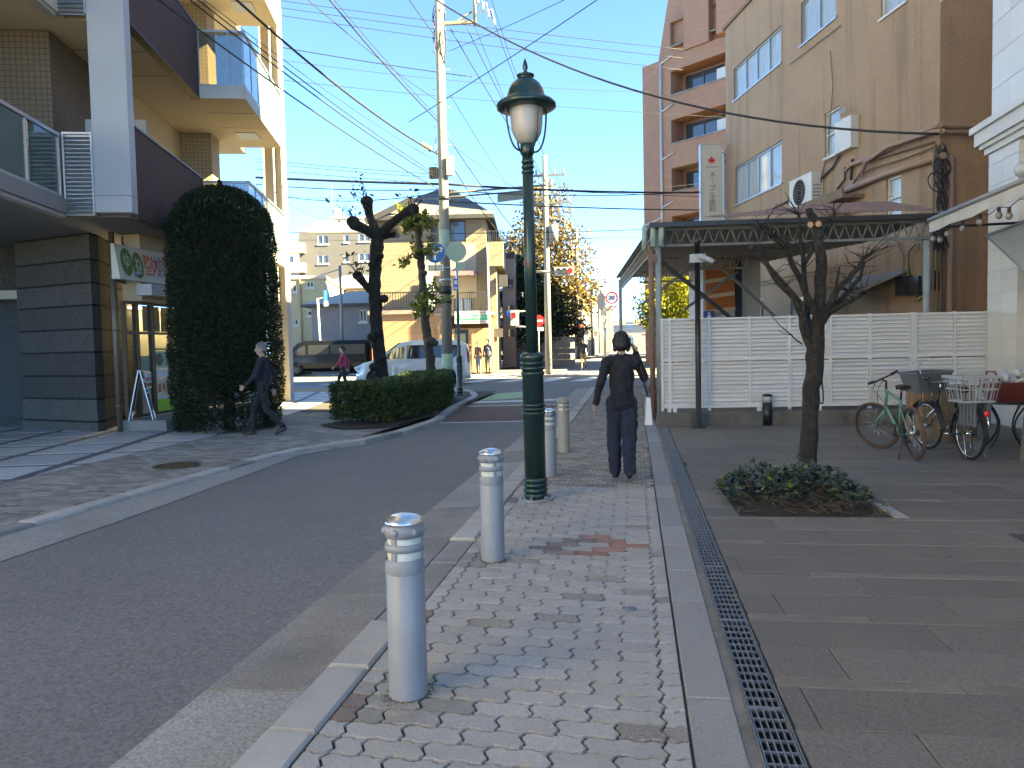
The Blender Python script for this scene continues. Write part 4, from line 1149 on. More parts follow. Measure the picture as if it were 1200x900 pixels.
mb = MB(); mb.bx(.45,.62,-.1,.04,oz2-.6,oz+.2); mb.build('cable_box', blk_metal, kio)
bl = FO.hit(831,371,y=-.3); mb = MB(); mb.bx(bl.x-.16,bl.x+.16,-.3,-.27,bl.z-FO.l.z-.22,bl.z-FO.l.z+.22); mb.cyl((bl.x,-.26,0),(bl.x,-.26,bl.z-FO.l.z),.03)
blo = mb.build('blue_sign', mat('sign_blue', (.015,.10,.42), .4, .05, 5), kio)
mb = MB(); z_ = bl.z-FO.l.z; mb.bx(bl.x-.05,bl.x+.05,-.306,-.301,z_-.14,z_+.10); mb.ball((bl.x,-.303,z_+.15),(.035,.004,.035)); mb.build('sign_figure', whitem, blo)

# ---------------------------------------------------------------- white louvred fence on its concrete kerb
fA, fB2 = G(775,500), G(1157,495)
fdeg = math.degrees(math.atan2(fB2.y-fA.y, fB2.x-fA.x)); FF = Fr((fA.x, fA.y, 0), fdeg); fl = (fB2-fA).length
fence_m = mat('fence_white', (.62,.61,.575), .5, .05, 2, streak=.25, scol=(.42,.40,.35), dirt=.15, dcol=(.48,.46,.42), dscale=1.4, rand=.06)
fence = thing('louvre_fence', 'white louvred metal fence in two tiers on a low concrete kerb', 'fence', FF.l, fdeg)
kt = FF.hit(900,482,y=0).z
mb = MB(); mb.bev(-.05, fl+.3, 0, .28, -.05, kt, .02); mb.build('concrete_base', mat('stained_concrete', (.14,.128,.108), .92, .2, 2, .6, 50, grain=.25, gscale=60, dirt=.6, dcol=(.05,.047,.038), dscale=1.8, streak=.6), fence)
zt = FF.hit(775,373,y=.12).z; z0f = FF.hit(900,475.5,y=.12).z; zm = (zt+z0f)/2+.01
bays = [FF.hit(p, 420, y=.12).x for p in (776,785,831,878,925,973,1019,1070,1118,1157)]
for i, x in enumerate(bays):
    wd = .11 if i == 7 else .045
    mb = MB(); mb.bx(x-wd/2, x+wd/2, .09, .155, (kt+.02 if i % 2 == 0 else z0f), zt+.0); mb.build('post', fence_m, fence)
for z in (z0f, zm-.03, zm+.03, zt-.03):
    mb = MB(); mb.bx(bays[0], bays[-1]+.1, .085, .16, z-.018, z+.018); mb.build('rail', fence_m, fence)
for x in (bays[0]+.12, bays[0]+.22, bays[2]+.9, bays[5]-.2): 
    mb = MB(); mb.bx(x-.035, x+.035, .08, .17, kt-.002, z0f-.018); mb.build('foot', fence_m, fence)
slm = {}
for i in range(len(bays)-1):
    xa, xb = bays[i]+.025, bays[i+1]-.025
    if xb-xa < .1: xa, xb = bays[i]+.02, bays[i+1]-.02
    if i == 6: xb -= .03
    if i == 7: xa += .03
    for za, zb2 in ((z0f+.02, zm-.05), (zm+.05, zt-.05)):
        n = 10
        for k in range(n):
            zc = za+(zb2-za)*(k+.5)/n
            key = (round(xb-xa, 2), 0)
            if key not in slm:
                mb = MB(); mb.box((0,0,0), (xb-xa, .010, (zb2-za)/n*1.2), Matrix.Rotation(R(-36),3,'X')); slm[key] = mb.mesh('slat', fence_m)
            put('slat', slm[key], fence, ((xa+xb)/2, .12, zc), (random.gauss(0,.012),0,0))
# ---------------------------------------------------------------- white tiled building on the right
wtile = mat('white_wall_tile', (.60,.585,.54), .35, .05, 2, .08, 30, rand=.06, dirt=.12, dcol=(.42,.39,.33), dscale=1.2)
cornice_m = mat('cornice', (.60,.59,.565), .6, .05, 2, dirt=.15, dcol=(.38,.36,.32), dscale=1.5)
FW = Fr((6.2, 13.42, 0), 0.0)
wbd = thing('tiled_building', 'white tiled building with moulded cornice and shop awning at the right edge', 'building', FW.l, FW.deg)
zc0, zc1 = FW.hit(1148,182,x=-.15).z, FW.hit(1152,147,x=-.1).z
ye = 1.03
mb = MB(); mb.bx(.012, 16, .0, ye-.012, 0, zc0); mb.bx(.25,16,-16,-.001,0,zc0); mb.bx(.06,16,-16,ye-.06,zc1+.02,24); mb.build('wall', mat('tile_grout', (.48,.47,.45), .8, .1, 4), wbd)
z = .02
while z < zc0-.1:
    h = min(.375, zc0-z)
    for a, b in ((.0,.52),(.52,ye)):
        mb = MB(); mb.bx(0, .02, a+.003, b-.003, z+.003, z+h-.003); mb.build('tile', wtile, wbd)
    mb = MB(); mb.bx(.0, .245, -.02, -.002, z+.003, z+h-.003); mb.build('tile', wtile, wbd)
    z += .375
z = zc1+.03
while z < 11.5:
    for k in range(7):
        b = ye-.03-k*.62; mb = MB(); mb.bx(.03, .058, b-.616, b, z+.003, z+.55); mb.build('tile', wtile, wbd)
    z += .555
mb = MB(); hh_ = zc1-zc0
for dx, u0, u1 in ((.05,0,.2),(.11,.2,.34),(.17,.34,.78),(.23,.78,1.0)):
    mb.bx(-dx, 16, -16, ye+dx, zc0+hh_*u0+.001, zc0+hh_*u1)
mb.build('cornice', cornice_m, wbd)
# shop front running towards the camera
mb = MB(); mb.bx(.12,.24,-.10,-.021,0,3.2); mb.bx(.12,.24,-11,-.1,2.6,2.7); mb.bx(.12,.24,-11,-.1,.0,.1)
for k in range(6): mb.bx(.12,.24,-1.3-k*1.5,-1.2-k*1.5,.1,2.6)
mb.build('shop_window_frame', mat('brass_frame', (.30,.22,.10), .4, .1, 5, metal=.6), wbd)
mb = MB(); mb.bx(.17,.18,-11,-.1,.1,2.6); mb.build('shop_pane', glass_d, wbd)
mb = MB(); mb.bx(.1,.249,-11,-.022,2.71,zc0-.3); mb.build('lintel', cornice_m, wbd)
lz = FW.hit(1197,199,x=-.05); mb = MB(); mb.ball((-.05,lz.y,lz.z),(.09,.13,.12)); mb.build('wall_lamp', glass_f, wbd)
# awning: canvas roof on a front bar, with a valance and a bulb string
canvas = mat('awning_canvas', (.50,.49,.46), .9, .12, 2, .2, 200, dirt=.4, dcol=(.20,.19,.17), dscale=2.2)
aw0 = D(1089,259,11.2); aw1 = aw0+Vector((0,-3.6,0))
awn = thing('shop_awning', 'weathered pale canvas awning with string of bulbs at the right edge', 'awning', (aw0.x, aw0.y, aw0.z))
d1 = aw1-aw0; back = Vector((6.2-aw0.x, 0, .42))
mb = MB(); n = 10
for k in range(n):
    a = d1*k/n; b = d1*(k+1)/n; sg = lambda t: Vector((0,0,-.03*math.sin(math.pi*t*4)**2))
    mb.quad(a+sg(k/n), b+sg((k+1)/n), b+back, a+back)
    mb.quad(a+back+Vector((0,0,.02)), b+back+Vector((0,0,.02)), b+sg((k+1)/n)+Vector((0,0,.02)), a+sg(k/n)+Vector((0,0,.02)))
mb.build('canvas', canvas, awn)
mb = MB()
for k in range(n):
    a = d1*k/n; b = d1*(k+1)/n
    va, vb = .17+.015*math.sin(k*2.1), .17+.015*math.sin((k+1)*2.1)
    o1, o2 = Vector((.0,.0,-va)), Vector((.0,.0,-vb))
    mb.quad(a+o1, b+o2, b, a); th = Vector((.012,.02,0)); mb.quad(a+th, b+th, b+o2+th, a+o1+th)
mb.build('valance', canvas, awn)
mb = MB(); mb.tube([Vector((0,0,.01)), d1+Vector((0,0,.01))], .035, 10); mb.build('front_bar', mat('awning_bar', (.28,.28,.27), .5, .1, 5, metal=.4), awn)
mb = MB(); mb.tube([Vector((.05,0,-.1)), back+Vector((0,0,-.5))], .02, 8); mb.build('arm', blk_metal, awn)
# the open sash / lower flap
mb = MB(); f0 = D(1156,276,11.0)-aw0; f1 = D(1215,254,9.4)-aw0; f2 = D(1215,330,10.2)-aw0
mb.quad(f0, f1, f2); mb.quad(f0+Vector((0,.03,0)), f2+Vector((0,.03,0)), f1+Vector((0,.03,0))); mb.build('side_flap', glass_f, awn)
mb = MB(); mb.tube([f0, f1], .022, 8); mb.tube([f0, f2], .022, 8); mb.build('flap_frame', MATS['awning_bar'], awn)
bm_ = mat('bulb_glass', (.22,.20,.17), .1, .1, 5, spec=.8)
wire = MB(); pts = []
for k in range(13):
    t = k/12; p = d1*(.02+t*.85)+Vector((.05,.05,-.17-.05*(k % 2))); pts.append(p)
wire.tube(pts, .006, 5); wire.build('bulb_wire', cable_m, awn)
for k in range(0, 13, 1):
    if k in (0,1,2,4,6,8,9,11):
        p = pts[k]; mb = MB(); mb.cyl(p, p-Vector((0,0,.06)), .022, n=8); s_ = mb.build('bulb_socket', cable_m, awn)
        mb = MB(); mb.lathe([(0,-.15),(.025,-.14),(.04,-.11),(.036,-.08),(.02,-.06)], 10, p); mb.build('bulb', bm_, s_)
# unseen block added at far right to stop sun through the gap
gap = thing('sun_stop_block', 'plain grey block added out of view behind the white tiled building to stop the sun', 'building', (21, 8, 0), 10)
mb = MB(); mb.bx(0,12,-2,18,0,17); mb.build('wall', conc_m, gap)
for k in range(4):
    for j in range(5): window(gap, lambda a, d, z: Vector((d, a, z)), -1+j*3.6, 1+j*3.6, 2+k*3.5, 3.6+k*3.5, -.03, 2, glass_d)
# unseen block added behind the camera at left to bounce warm fill light
bh = thing('bounce_block', 'cream rendered block added unseen behind the camera to bounce sunlight', 'building', (-13, -24, 0), 2)
mb = MB(); mb.bx(-10,0,0,20,0,15); mb.build('wall', cream, bh)
for k in range(4):
    for j in range(5): window(bh, lambda a, d, z: Vector((-d, a, z)), 1+j*3.9, 3+j*3.9, 1.2+k*3.5, 2.9+k*3.5, -.03, 2, glass_d)
# ---------------------------------------------------------------- beige corner house across the crossing
siding = brickmat('beige_siding', (.25,.20,.138), (.262,.21,.145), (.185,.148,.103), .9, .28, .014, .8, bump=.3)
siding2 = mat('beige_render', (.44,.37,.28), .85, .06, 1.5, dirt=.1, dcol=(.3,.25,.18), dscale=.6)
orange_w = brickmat('orange_tile', (.34,.20,.115), (.36,.215,.125), (.25,.15,.09), .6, .3, .012, .7, offset=0, bump=.2)
roof_grey = mat('roof_light', (.40,.35,.32), .8, .15, 3, .3, 30, stretch=(1,1,6))
slate = mat('roof_slate', (.13,.12,.115), .8, .15, 3, .3, 30, stretch=(1,1,6))
dark_tr = mat('dark_trim', (.05,.048,.05), .6, .1, 5)
bo = D(500, 432, 41.0)
FE = Fr((bo.x, bo.y, gz(bo.y)), 8.0)
beige = thing('corner_house', 'beige three storey corner house with hipped roof, terrace railing and green signboard', 'building', FE.l, FE.deg)
def ex(px, py, y=0.0):
    h = FE.hit(px, py, y=y); return h.x, h.z
xL, _ = ex(441,300); xR, _ = ex(570,300); _, zE = ex(505,262); zTop = ex(520,234,3.0)[1]
ww = [ (ex(505,282)[0], ex(523,282)[0], ex(505,284)[1], ex(505,258)[1], 1), (ex(527,282)[0], ex(546,282)[0], ex(527,284)[1], ex(527,258)[1], 1),
       (ex(459,276)[0], ex(468,276)[0], ex(460,279)[1], ex(460,268)[1], 1), (ex(532,352)[0], ex(553,352)[0], ex(540,366)[1], ex(540,333)[1], 2)]
zEv = ex(570,252)[1]
mb = MB(); mb.wall(lambda a, d, z: Vector((a, d, z)), xL, xR, 0, zEv, ww, .12)
mb.quad((xR,0,0),(xR,9,0),(xR,9,zEv),(xR,0,zEv)); mb.quad((xL,0,0),(xL,0,zEv),(xL,9,zEv),(xL,9,0)); mb.quad((xL,9,0),(xL,9,zEv),(xR,9,zEv),(xR,9,0))
mb.build('wall', siding, beige)
for a0, a1, z0, z1, n in ww: window(beige, lambda a, d, z: Vector((a, d, z)), a0, a1, z0, z1, .08, n, glass_d if z0 > 6 else glass_c, .07, dark_tr)
# taller grey render on the right half of the front
mb = MB(); xg0 = ex(497,300)[0]; mb.bx(xg0, ex(558,300)[0], -.03, -.004, ex(520,350)[1], ex(520,286)[1]); mb.build('render_panel', siding2, beige)
# roof: hip
rf = MB(); e = .45; zr = zEv+2.0
A = [(xL-e,-e,zEv),(xR+e,-e,zEv),(xR+e,9+e,zEv),(xL-e,9+e,zEv)]; B_ = [(xL+(xR-xL)*.52,2.6,zr),(xL+(xR-xL)*.66,2.6,zr),(xL+(xR-xL)*.66,6.4,zr),(xL+(xR-xL)*.52,6.4,zr)]
for k in range(4): rf.quad(A[k], A[(k+1) % 4], B_[(k+1) % 4], B_[k])
rf.quad(*B_); rfo = rf.build('roof', slate, beige)
mb = MB(); mb.bx(xL-e-.02, xR+e+.02, -e-.03, 9+e, zEv-.22, zEv-.003); mb.build('fascia', dark_tr, rfo)
# roof rafters at the left verge
mb = MB(); mb.beam((xL-e,-e-.05,zEv-.3),(xL+2.2,-e-.05,zEv+.9),.08,.3); mb.build('barge_board', dark_tr, rfo)
# terrace storey over the garage, with railing
zt2 = ex(480,368,-2.2)[1]; xa2 = ex(447,380,-2.2)[0]; xb2 = ex(517,380,-2.2)[0]
mb = MB(); mb.bx(ex(435,380,-2.2)[0], xb2, -2.2, -.002, 0, zt2); mb.build('garage_wall', orange_w, beige)
mb = MB(); mb.bx(ex(434,380,-2.2)[0]-.1, xb2+.1, -2.35, -.002, zt2+.001, zt2+.2); mb.build('terrace_edge', mat('terrace_coping', (.24,.17,.15), .8, .1, 3), beige)
zr2 = ex(480,342,-2.2)[1]
mb = MB(); mb.bx(xa2, xb2, -2.25, -2.2, zr2-.06, zr2); mb.bx(xa2, xb2, -2.25, -2.2, zt2+.3, zt2+.34)
rl = mb.build('railing', blk_metal, beige)
bl_ = MB(); bl_.bx(-.016,.016,-.016,.016,0,zr2-zt2-.36); blm = bl_.mesh('baluster', blk_metal)
nb = 22
for k in range(nb): put('baluster', blm, rl, (xa2+(xb2-xa2)*(k+.5)/nb, -2.225, zt2+.32))
# shaded part and canopy strip behind the terrace
mb = MB(); mb.bx(ex(512,325)[0], ex(560,325)[0], -1.0, -.035, ex(530,325)[1], ex(530,320)[1]); mb.build('eave_strip', mat('mauve_strip', (.22,.15,.17), .7, .1, 4), beige)
mb = MB(); mb.bx(ex(497,352,-1.0)[0], ex(508,352,-1.0)[0], -1.3, -.5, zt2+.21, ex(500,322,-1.0)[1]); mb.build('water_tank', mat('tank_blue', (.36,.45,.50), .5, .05, 3), beige)
# right balcony with bars, signboard below
x0, zb0 = ex(535,367,-2.2); x1, _ = ex(577,367,-2.2); zb1 = ex(555,342,-2.2)[1]
mb = MB(); mb.bx(x0-1.2, x1, -2.2, -.04, 0, zb0-.8); mb.build('front_wall', mat('ochre_render', (.40,.24,.12), .85, .1, 2), beige)
mb = MB(); mb.bx(x0-1.2, x1+.05, -2.3, -.04, zb0-.1, zb0); mb.build('balcony_floor', siding2, beige)
mb = MB(); mb.bx(x0, x1, -2.24, -2.2, zb1-.05, zb1); rl = mb.build('balcony_rail', alum_d, beige)
bl_ = MB(); bl_.bx(-.015,.015,-.015,.015,0,zb1-zb0-.05); blm = bl_.mesh('baluster', alum_d)
for k in range(20): put('baluster', blm, rl, (x0+(x1-x0)*(k+.5)/20, -2.22, zb0))
s0, sz0 = ex(533,379.5,-2.4); s1, sz1 = ex(575,364,-2.4)
mb = MB(); mb.bx(s0, s1, -2.42, -2.31, sz0, sz1); sgn = mb.build('signboard', mat('sign_white', (.70,.70,.66), .5, .04, 3), beige)
sgreen = mat('sign_bright_green', (.04,.45,.18), .5, .05, 4)
hz_ = sz1-sz0
mb = MB(); mb.bx(s0+.05, s1-.05, -2.425, -2.421, sz0+hz_*.26, sz0+hz_*.70); mb.build('sign_band', sgreen, sgn)
text('カイロプラクティックセンター', hz_*.36, whitem, sgn, face_xz((s0+s1)/2, -2.428, sz0+hz_*.48), sx=(s1-s0-.2)/(hz_*.36*12.6), bold=.004)
mb = MB()
for k in range(14): mb.bx(s0+.4+k*.09, s0+.46+k*.09, -2.425, -2.421, sz0+hz_*.80, sz0+hz_*.90)
mb.build('print_row', ora, sgn)
mb = MB()
for k in range(12): mb.bx(s0+.5+k*.09, s0+.56+k*.09, -2.425, -2.421, sz0+hz_*.08, sz0+hz_*.18)
mb.build('print_row', ora, sgn)
# bay at the right with its little terrace
bx0, bz0 = ex(571,312,-1.2); bx1, bz1 = ex(589,283,-1.2)
mb = MB(); mb.bx(bx0, bx1, -1.2, 4, bz0, bz1); mb.bx(bx0, bx1-.4, -1.0, 4, 0, bz0-.002); mb.build('bay', siding, beige)
mb = MB(); 
for k in range(9): mb.bx(bx0+(bx1-bx0)*k/8-.015, bx0+(bx1-bx0)*k/8+.015, -1.15,-1.12,bz1,bz1+.55)
mb.bx(bx0,bx1,-1.16,-1.11,bz1+.55,bz1+.6); mb.build('bay_rail', alum_d, beige)
mb = MB(); mb.cyl((bx0+.1,-2.5,0),(bx0+.1,-2.5,bz1-.3),.05); mb.build('downpipe', ac_w, beige)
mb = MB(); mb.bx(ex(585,330,-1.1)[0],ex(590,330,-1.1)[0]+.2,-1.3,-.8,ex(585,336,-1.1)[1],ex(585,318,-1.1)[1]-.2); mb.build('vent_hood', dark_tr, beige); mb = MB(); mb.bx(bx1-.75,bx1-.1,-1.3,-1.01,ex(585,395,-1.1)[1],ex(585,385,-1.1)[1]); mb.build('vent_hood', dark_tr, beige)
mb = MB(); mb.bx(ex(533,395,-2.2)[0], ex(549,395,-2.2)[0], -2.215, -2.19, 0.1, ex(540,386,-2.2)[1]); mb.build('garage_door', glass_d, beige)

# ---------------------------------------------------------------- narrow grey building beside it
so = D(600, 432, 46); FG2 = Fr((so.x, so.y, gz(46)), 6)
nar = thing('narrow_building', 'narrow grey building squeezed to the right of the beige corner house', 'building', FG2.l, FG2.deg)
a, z1_ = FG2.hit(588,303,y=0).x, FG2.hit(600,303,y=0).z; b = FG2.hit(602.5,303,y=0).x
mb = MB(); mb.bx(a, b, 0, 8, 0, z1_); mb.build('wall', mat('grey_render', (.30,.27,.26), .85, .08, 1.5), nar)
mb = MB(); mb.bx(a, b+.02, -.05, 8, z1_+.001, z1_+.35); mb.build('parapet', dark_tr, nar)
mb = MB(); mb.bx(a, b, -.3, -.002, 0, FG2.hit(600,378,y=0).z); mb.build('lower_wall', mat('pinkish_render', (.30,.20,.16), .85, .08, 1.5), nar)
for py in (330, 360, 388): 
    z = FG2.hit(600,py,y=0).z; mb = MB(); mb.bx(b-.45,b-.05,-.36,-.303 if py > 378 else -.003,z-.35,z+.1); mb.build('window', glass_d, nar)

# ---------------------------------------------------------------- grey house, yellow flats, grey apartment block
def block_building(name, label, px0, px1, pytop, dep, deg, m, body=9, roof=None, wins=(), wm=None, fm=None, over=.0, roofh=1.2, pybase=430):
    o = D((px0+px1)/2, pybase, dep); F_ = Fr((o.x, o.y, gz(o.y)), deg); t = thing(name, label, 'building', F_.l, deg)
    a, b = F_.hit(px0, 400, y=0).x, F_.hit(px1, 400, y=0).x; zt = F_.hit((px0+px1)/2, pytop, y=0).z
    hs = []
    for q in wins:
        p_ = F_.hit(q[0], q[1], y=0); r_ = F_.hit(q[2], q[3], y=0); hs.append((p_.x, r_.x, r_.z, p_.z, q[4] if len(q) > 4 else 2))
    mb = MB(); mb.wall(lambda u, d, z: Vector((u, d, z)), a, b, -.3, zt, hs, .12)
    mb.quad((b,0,-.3),(b,body,-.3),(b,body,zt),(b,0,zt)); mb.quad((a,0,-.3),(a,0,zt),(a,body,zt),(a,body,-.3)); mb.quad((a,body,-.3),(a,body,zt),(b,body,zt),(b,body,-.3))
    mb.quad((a,0,zt),(b,0,zt),(b,body,zt),(a,body,zt)); mb.build('wall', m, t)
    for h in hs: 
        w__ = window(t, lambda u, d, z: Vector((u, d, z)), *h[:4], .08, h[4], wm or glass_d, .07, fm or alum)
        mb = MB(); mb.bx(h[0]-.08,h[1]+.08,-.08,.06,h[2]-.12,h[2]-.003); mb.build('sill', fm or alum, w__)
    if roof:
        rf = MB(); e = over; A = [(a-e,-e,zt+.01),(b+e,-e,zt+.01),(b+e,body+e,zt+.01),(a-e,body+e,zt+.01)]; c0 = (b-a)*.3
        B_ = [(a+c0,body*.4,zt+roofh),(b-c0,body*.4,zt+roofh),(b-c0,body*.6,zt+roofh),(a+c0,body*.6,zt+roofh)]
        for k in range(4): rf.quad(A[k], A[(k+1) % 4], B_[(k+1) % 4], B_[k])
        rf.quad(*B_); r_ = rf.build('roof', roof, t)
        mb = MB(); mb.bx(a-e-.02,b+e+.02,-e-.02,body+e,zt-.14,zt+.005); mb.build('eaves', dark_tr, r_)
    return t, F_, a, b, zt
violet = mat('grey_violet_render', (.22,.205,.21), .9, .1, 1.0, .3, 40)
hs_, FV, va, vb, vz = block_building('grey_house', 'low grey rendered house with hipped slate roof behind the black van', 366, 470, 356, 46, 6, violet, 8, roof_grey, [(421,363,430,377,2)], None, ac_w, .5, 1.05)
yel = mat('yellow_render', (.46,.39,.23), .85, .06, 1.2, dirt=.08, dcol=(.5,.42,.25), dscale=.5)
t, FY, ya, yb, yz = block_building('yellow_flats', 'pale yellow rendered flats with small windows at the far left of the crossing', 318, 382, 327, 52, 14, yel, 10, None, [(342,334,348,342,1),(359,330,368,337,2),(345,374,350,381,1),(360,364,366,370,1)], None, ac_w)
mb = MB(); mb.bx(ya-.1,yb+.1,-.1,10.1,yz+.001,yz+.22); mb.build('parapet', mat('cream_parapet', (.66,.55,.40), .85, .05, 2), t)
mb = MB(); 
for px in (334,352): q = FY.hit(px,350,y=-.06); mb.cyl((q.x,-.06,0),(q.x,-.06,yz),.05)
mb.build('downpipe', mat('tan_pipe', (.40,.26,.14), .7), t)
greyb = brickmat('grey_apartment_tile', (.105,.103,.107), (.115,.112,.115), (.088,.086,.088), .3, .12, .01, .8, bump=.1)
gw = []
for py in (277,300,324):
    gw += [(372,py-1,385,py+9,2),(403,py-2,409,py+7,1),(420,py-3,434,py+6,2)]
t, FA, aa, ab, az = block_building('grey_apartments', 'grey tiled apartment block with rooftop penthouse and white tank in the background', 354, 448, 272, 78, 10, greyb, 14, None, gw, None, ac_w)
mb = MB(); mb.hexa([(aa,.0,az+.001),(ab,.0,az+.001),(ab,12,az+.001),(aa,12,az+.001),(aa+1.6,1.5,az+1.5),(ab,1.5,az+1.5),(ab,10.5,az+1.5),(aa+1.6,10.5,az+1.5)]); mb.build('roof', mat('grey_roof', (.22,.20,.18), .8, .1, 2), t)
q0, q1 = FA.hit(390,257,y=3), FA.hit(432,257,y=3)
mb = MB(); mb.bx(q0.x,q1.x,3,8,az+1.5,q0.z); mb.build('penthouse', greyb, t)
mb = MB(); mb.bx(q0.x-.1,q1.x+.1,2.9,8.1,q0.z+.001,q0.z+.25); mb.build('penthouse_roof', white_paint, t)
mb = MB(); u = FA.hit(395,250,y=4); mb.lathe([(.45,0),(.5,.5),(.45,.95),(.2,1.1),(0,1.12)], 14, (u.x,4,q0.z+.25)); mb.build('water_tank', white_paint, t)
mb = MB(); u = FA.hit(388,200,y=4); mb.cyl((u.x,4,az+1.4),(u.x,4,FA.hit(388,215,y=4).z),.03); mb.build('aerial', alum, t)
gpan = mat('grey_panel', (.30,.29,.28), .8)
for k in range(4): 
    z = FA.hit(360,285+k*23,y=-.5).z; mb = MB(); mb.bx(aa-1.0,aa+.7,-.9,-.003,z-1.0,z); mb.build('side_balcony', gpan, t)
t, FZ, za, zb2, zz = block_building('white_flats', 'pale block with a sloping stair beyond the apartment building', 326, 362, 285, 90, 14, white_paint, 10, None, [(334,300,344,308,2),(334,325,344,333,2)])
t, _, _, _, _ = block_building('back_house', 'house with grey hip roof between the yellow flats and the apartments', 372, 452, 338, 62, 8, siding2, 8, roof_grey, [(378,342,390,350,2),(405,342,425,352,2)], None, None, .5, 1.4)

# ---------------------------------------------------------------- buildings down the far street
rr = random.Random(5)
far_cols = [(.30,.29,.28),(.40,.36,.30),(.42,.36,.29),(.36,.33,.31),(.45,.42,.37),(.30,.22,.17),(.40,.40,.40),(.46,.38,.28)]
lab = ['low grey roofed house closing the end of the far street','small pale house at the far end on the right of the street','tan shop house behind the dark tree on the far street','grey shop house farther down the far street on the left','pale block at the bend of the far street','brown fronted shop on the right of the far street','light grey house on the right of the far street','cream house where the far street closes']
spec_ = [(4.0,150,14,10,5.0),(2.2,122,6,8,4.2),(-5.0,58,7,9,3.4),(-4.8,70,8,10,4.6),(-4.6,84,9,12,6.5),(3.6,62,6,10,8.5),(3.9,76,7,12,7),(-3.4,112,9,10,6.5)]
for k, (x, y, wd, dp_, hh) in enumerate(spec_):
    t = thing('far_house', lab[k], 'building', (x, y, gz(y)), 0, 'houses down the far street')
    s = -1 if x < 0 or k == 0 else 1
    m = mat('far_wall_%d' % k, far_cols[k], .85, .08, 1)
    mb = MB(); x0, x1 = (-wd, 0) if s < 0 else (0, wd); mb.bx(x0, x1, 0, dp_, 0, hh); mb.build('wall', m, t)
    rf = MB(); rf.hexa([(x0-.3,-.3,hh+.002),(x1+.3,-.3,hh+.002),(x1+.3,dp_+.3,hh+.002),(x0-.3,dp_+.3,hh+.002),(x0+2,2,hh+1.3),(x1-2,2,hh+1.3),(x1-2,dp_-2,hh+1.3),(x0+2,dp_-2,hh+1.3)]); rf.build('roof', slate, t)
    for i in range(2):
        for j in range(2):
            xx = x0+wd*(.2+.4*j); window(t, lambda u, d, z: Vector((u, d, z)), xx, xx+1.5, 1.2+i*3, 2.6+i*3, -.03, 2, glass_d, .07)
    mb = MB(); xs = (x1+.0, x1+.9) if s < 0 else (x0-.9, x0); mb.bx(*xs, 1, dp_-1, 2.6, 2.75); mb.build('shop_awning', mat('awn%d' % k, [(.3,.3,.3),(.3,.2,.15),(.4,.1,.08),(.1,.25,.15),(.5,.45,.4),(.3,.1,.05),(.12,.16,.3),(.4,.3,.2)][k], .8), t)
# garden wall under the dark tree and low wall right
gw_ = thing('garden_wall', 'low grey block wall under the dark evergreen tree', 'wall', (-8.4, 47.2, gz(47)))
for r_ in range(5):
    for c_ in range(9):
        mb = MB(); mb.bx(c_*.52-(.26 if r_ % 2 else 0)+.006, c_*.52+.514-(.26 if r_ % 2 else 0), 0, .15, r_*.36+.006, r_*.36+.354); mb.build('block', mat('block_wall', (.22,.21,.20), .9, .12, 4, rand=.15) if 'block_wall' not in MATS else MATS['block_wall'], gw_)
import numpy as np
# ---------------------------------------------------------------- green street lamp
lamp_g = mat('lamp_green', (.008,.030,.026), .28, .12, 12, .1, 40, spec=.6, dirt=.12, dcol=(.08,.075,.05), dscale=3)
frosted = mat('frosted_globe', (.42,.40,.36), .35, .1, 3, spec=.6)
base_steel = mat('base_plate', (.30,.31,.32), .5, .2, 20, metal=.5, dirt=.3, dscale=9)
def ringset(mb, zs, r, th=.022, out=.014):
    for z in zs: mb.lathe([(r,z-th),(r+out,z-th*.55),(r+out,z+th*.55),(r,z+th)], 28, caps=False)
lp = G(628, 585)
lamp = thing('street_lamp', 'dark green ornamental street lamp with frosted globe and domed hood on the pavement', 'street lamp', (lp.x, lp.y, 0), 20)
lamp.rotation_euler = (R(.2), R(-.35), R(20))
mb = MB(); mb.lathe([(.0,0),(.175,0),(.175,.012),(.17,.016),(0,.016)], 36)
bp_ = mb.build('base_plate', base_steel, lamp)
for k in range(6):
    a = k*math.pi/3; mb = MB(); mb.cyl((.14*math.cos(a),.14*math.sin(a),.016), (.14*math.cos(a),.14*math.sin(a),.045), .014, n=6); mb.build('bolt', base_steel, bp_)
mb = MB(); mb.lathe([(.105,.016),(.105,1.38),(.118,1.39),(.118,1.42),(.10,1.45),(.062,1.46)], 36); ringset(mb, (.05,.10,.15,.20), .105); ringset(mb, (.86,.90,.94), .105, .015, .012); ringset(mb, (1.25,1.30,1.35), .105, .018, .014); mb.build('lower_column', lamp_g, lamp)
mb = MB(); mb.lathe([(.058,1.45),(.052,3.40)], 28); ringset(mb, (3.20,3.25,3.30), .053, .016, .008); mb.lathe([(.052,3.36),(.068,3.38),(.068,3.46),(.05,3.48)], 28); mb.build('shaft', lamp_g, lamp)
mb = MB(); mb.bx(-.057,-.045,-.03,.03,2.30,2.36); mb.build('sticker', mat('red_sticker', (.35,.05,.03), .6), lamp)
mb = MB(); mb.lathe([(.0,3.46),(.05,3.465),(.10,3.50),(.138,3.57),(.153,3.65),(.157,3.74),(.157,3.83)], 36, caps=False); mb.build('globe', frosted, lamp)
mb = MB(); mb.lathe([(.15,3.80),(.262,3.80),(.288,3.815),(.288,3.845),(.265,3.868),(.20,3.885),(.185,3.92),(.17,3.98),(.14,4.035),(.10,4.07),(.075,4.08),(.075,4.105),(.085,4.11),(.085,4.125),(.03,4.14),(.02,4.16)], 40, caps=False)
mb.quad(*[(.155*math.cos(2*math.pi*k/20), .155*math.sin(2*math.pi*k/20), 3.835) for k in range(20)])
hood = mb.build('hood', lamp_g, lamp)
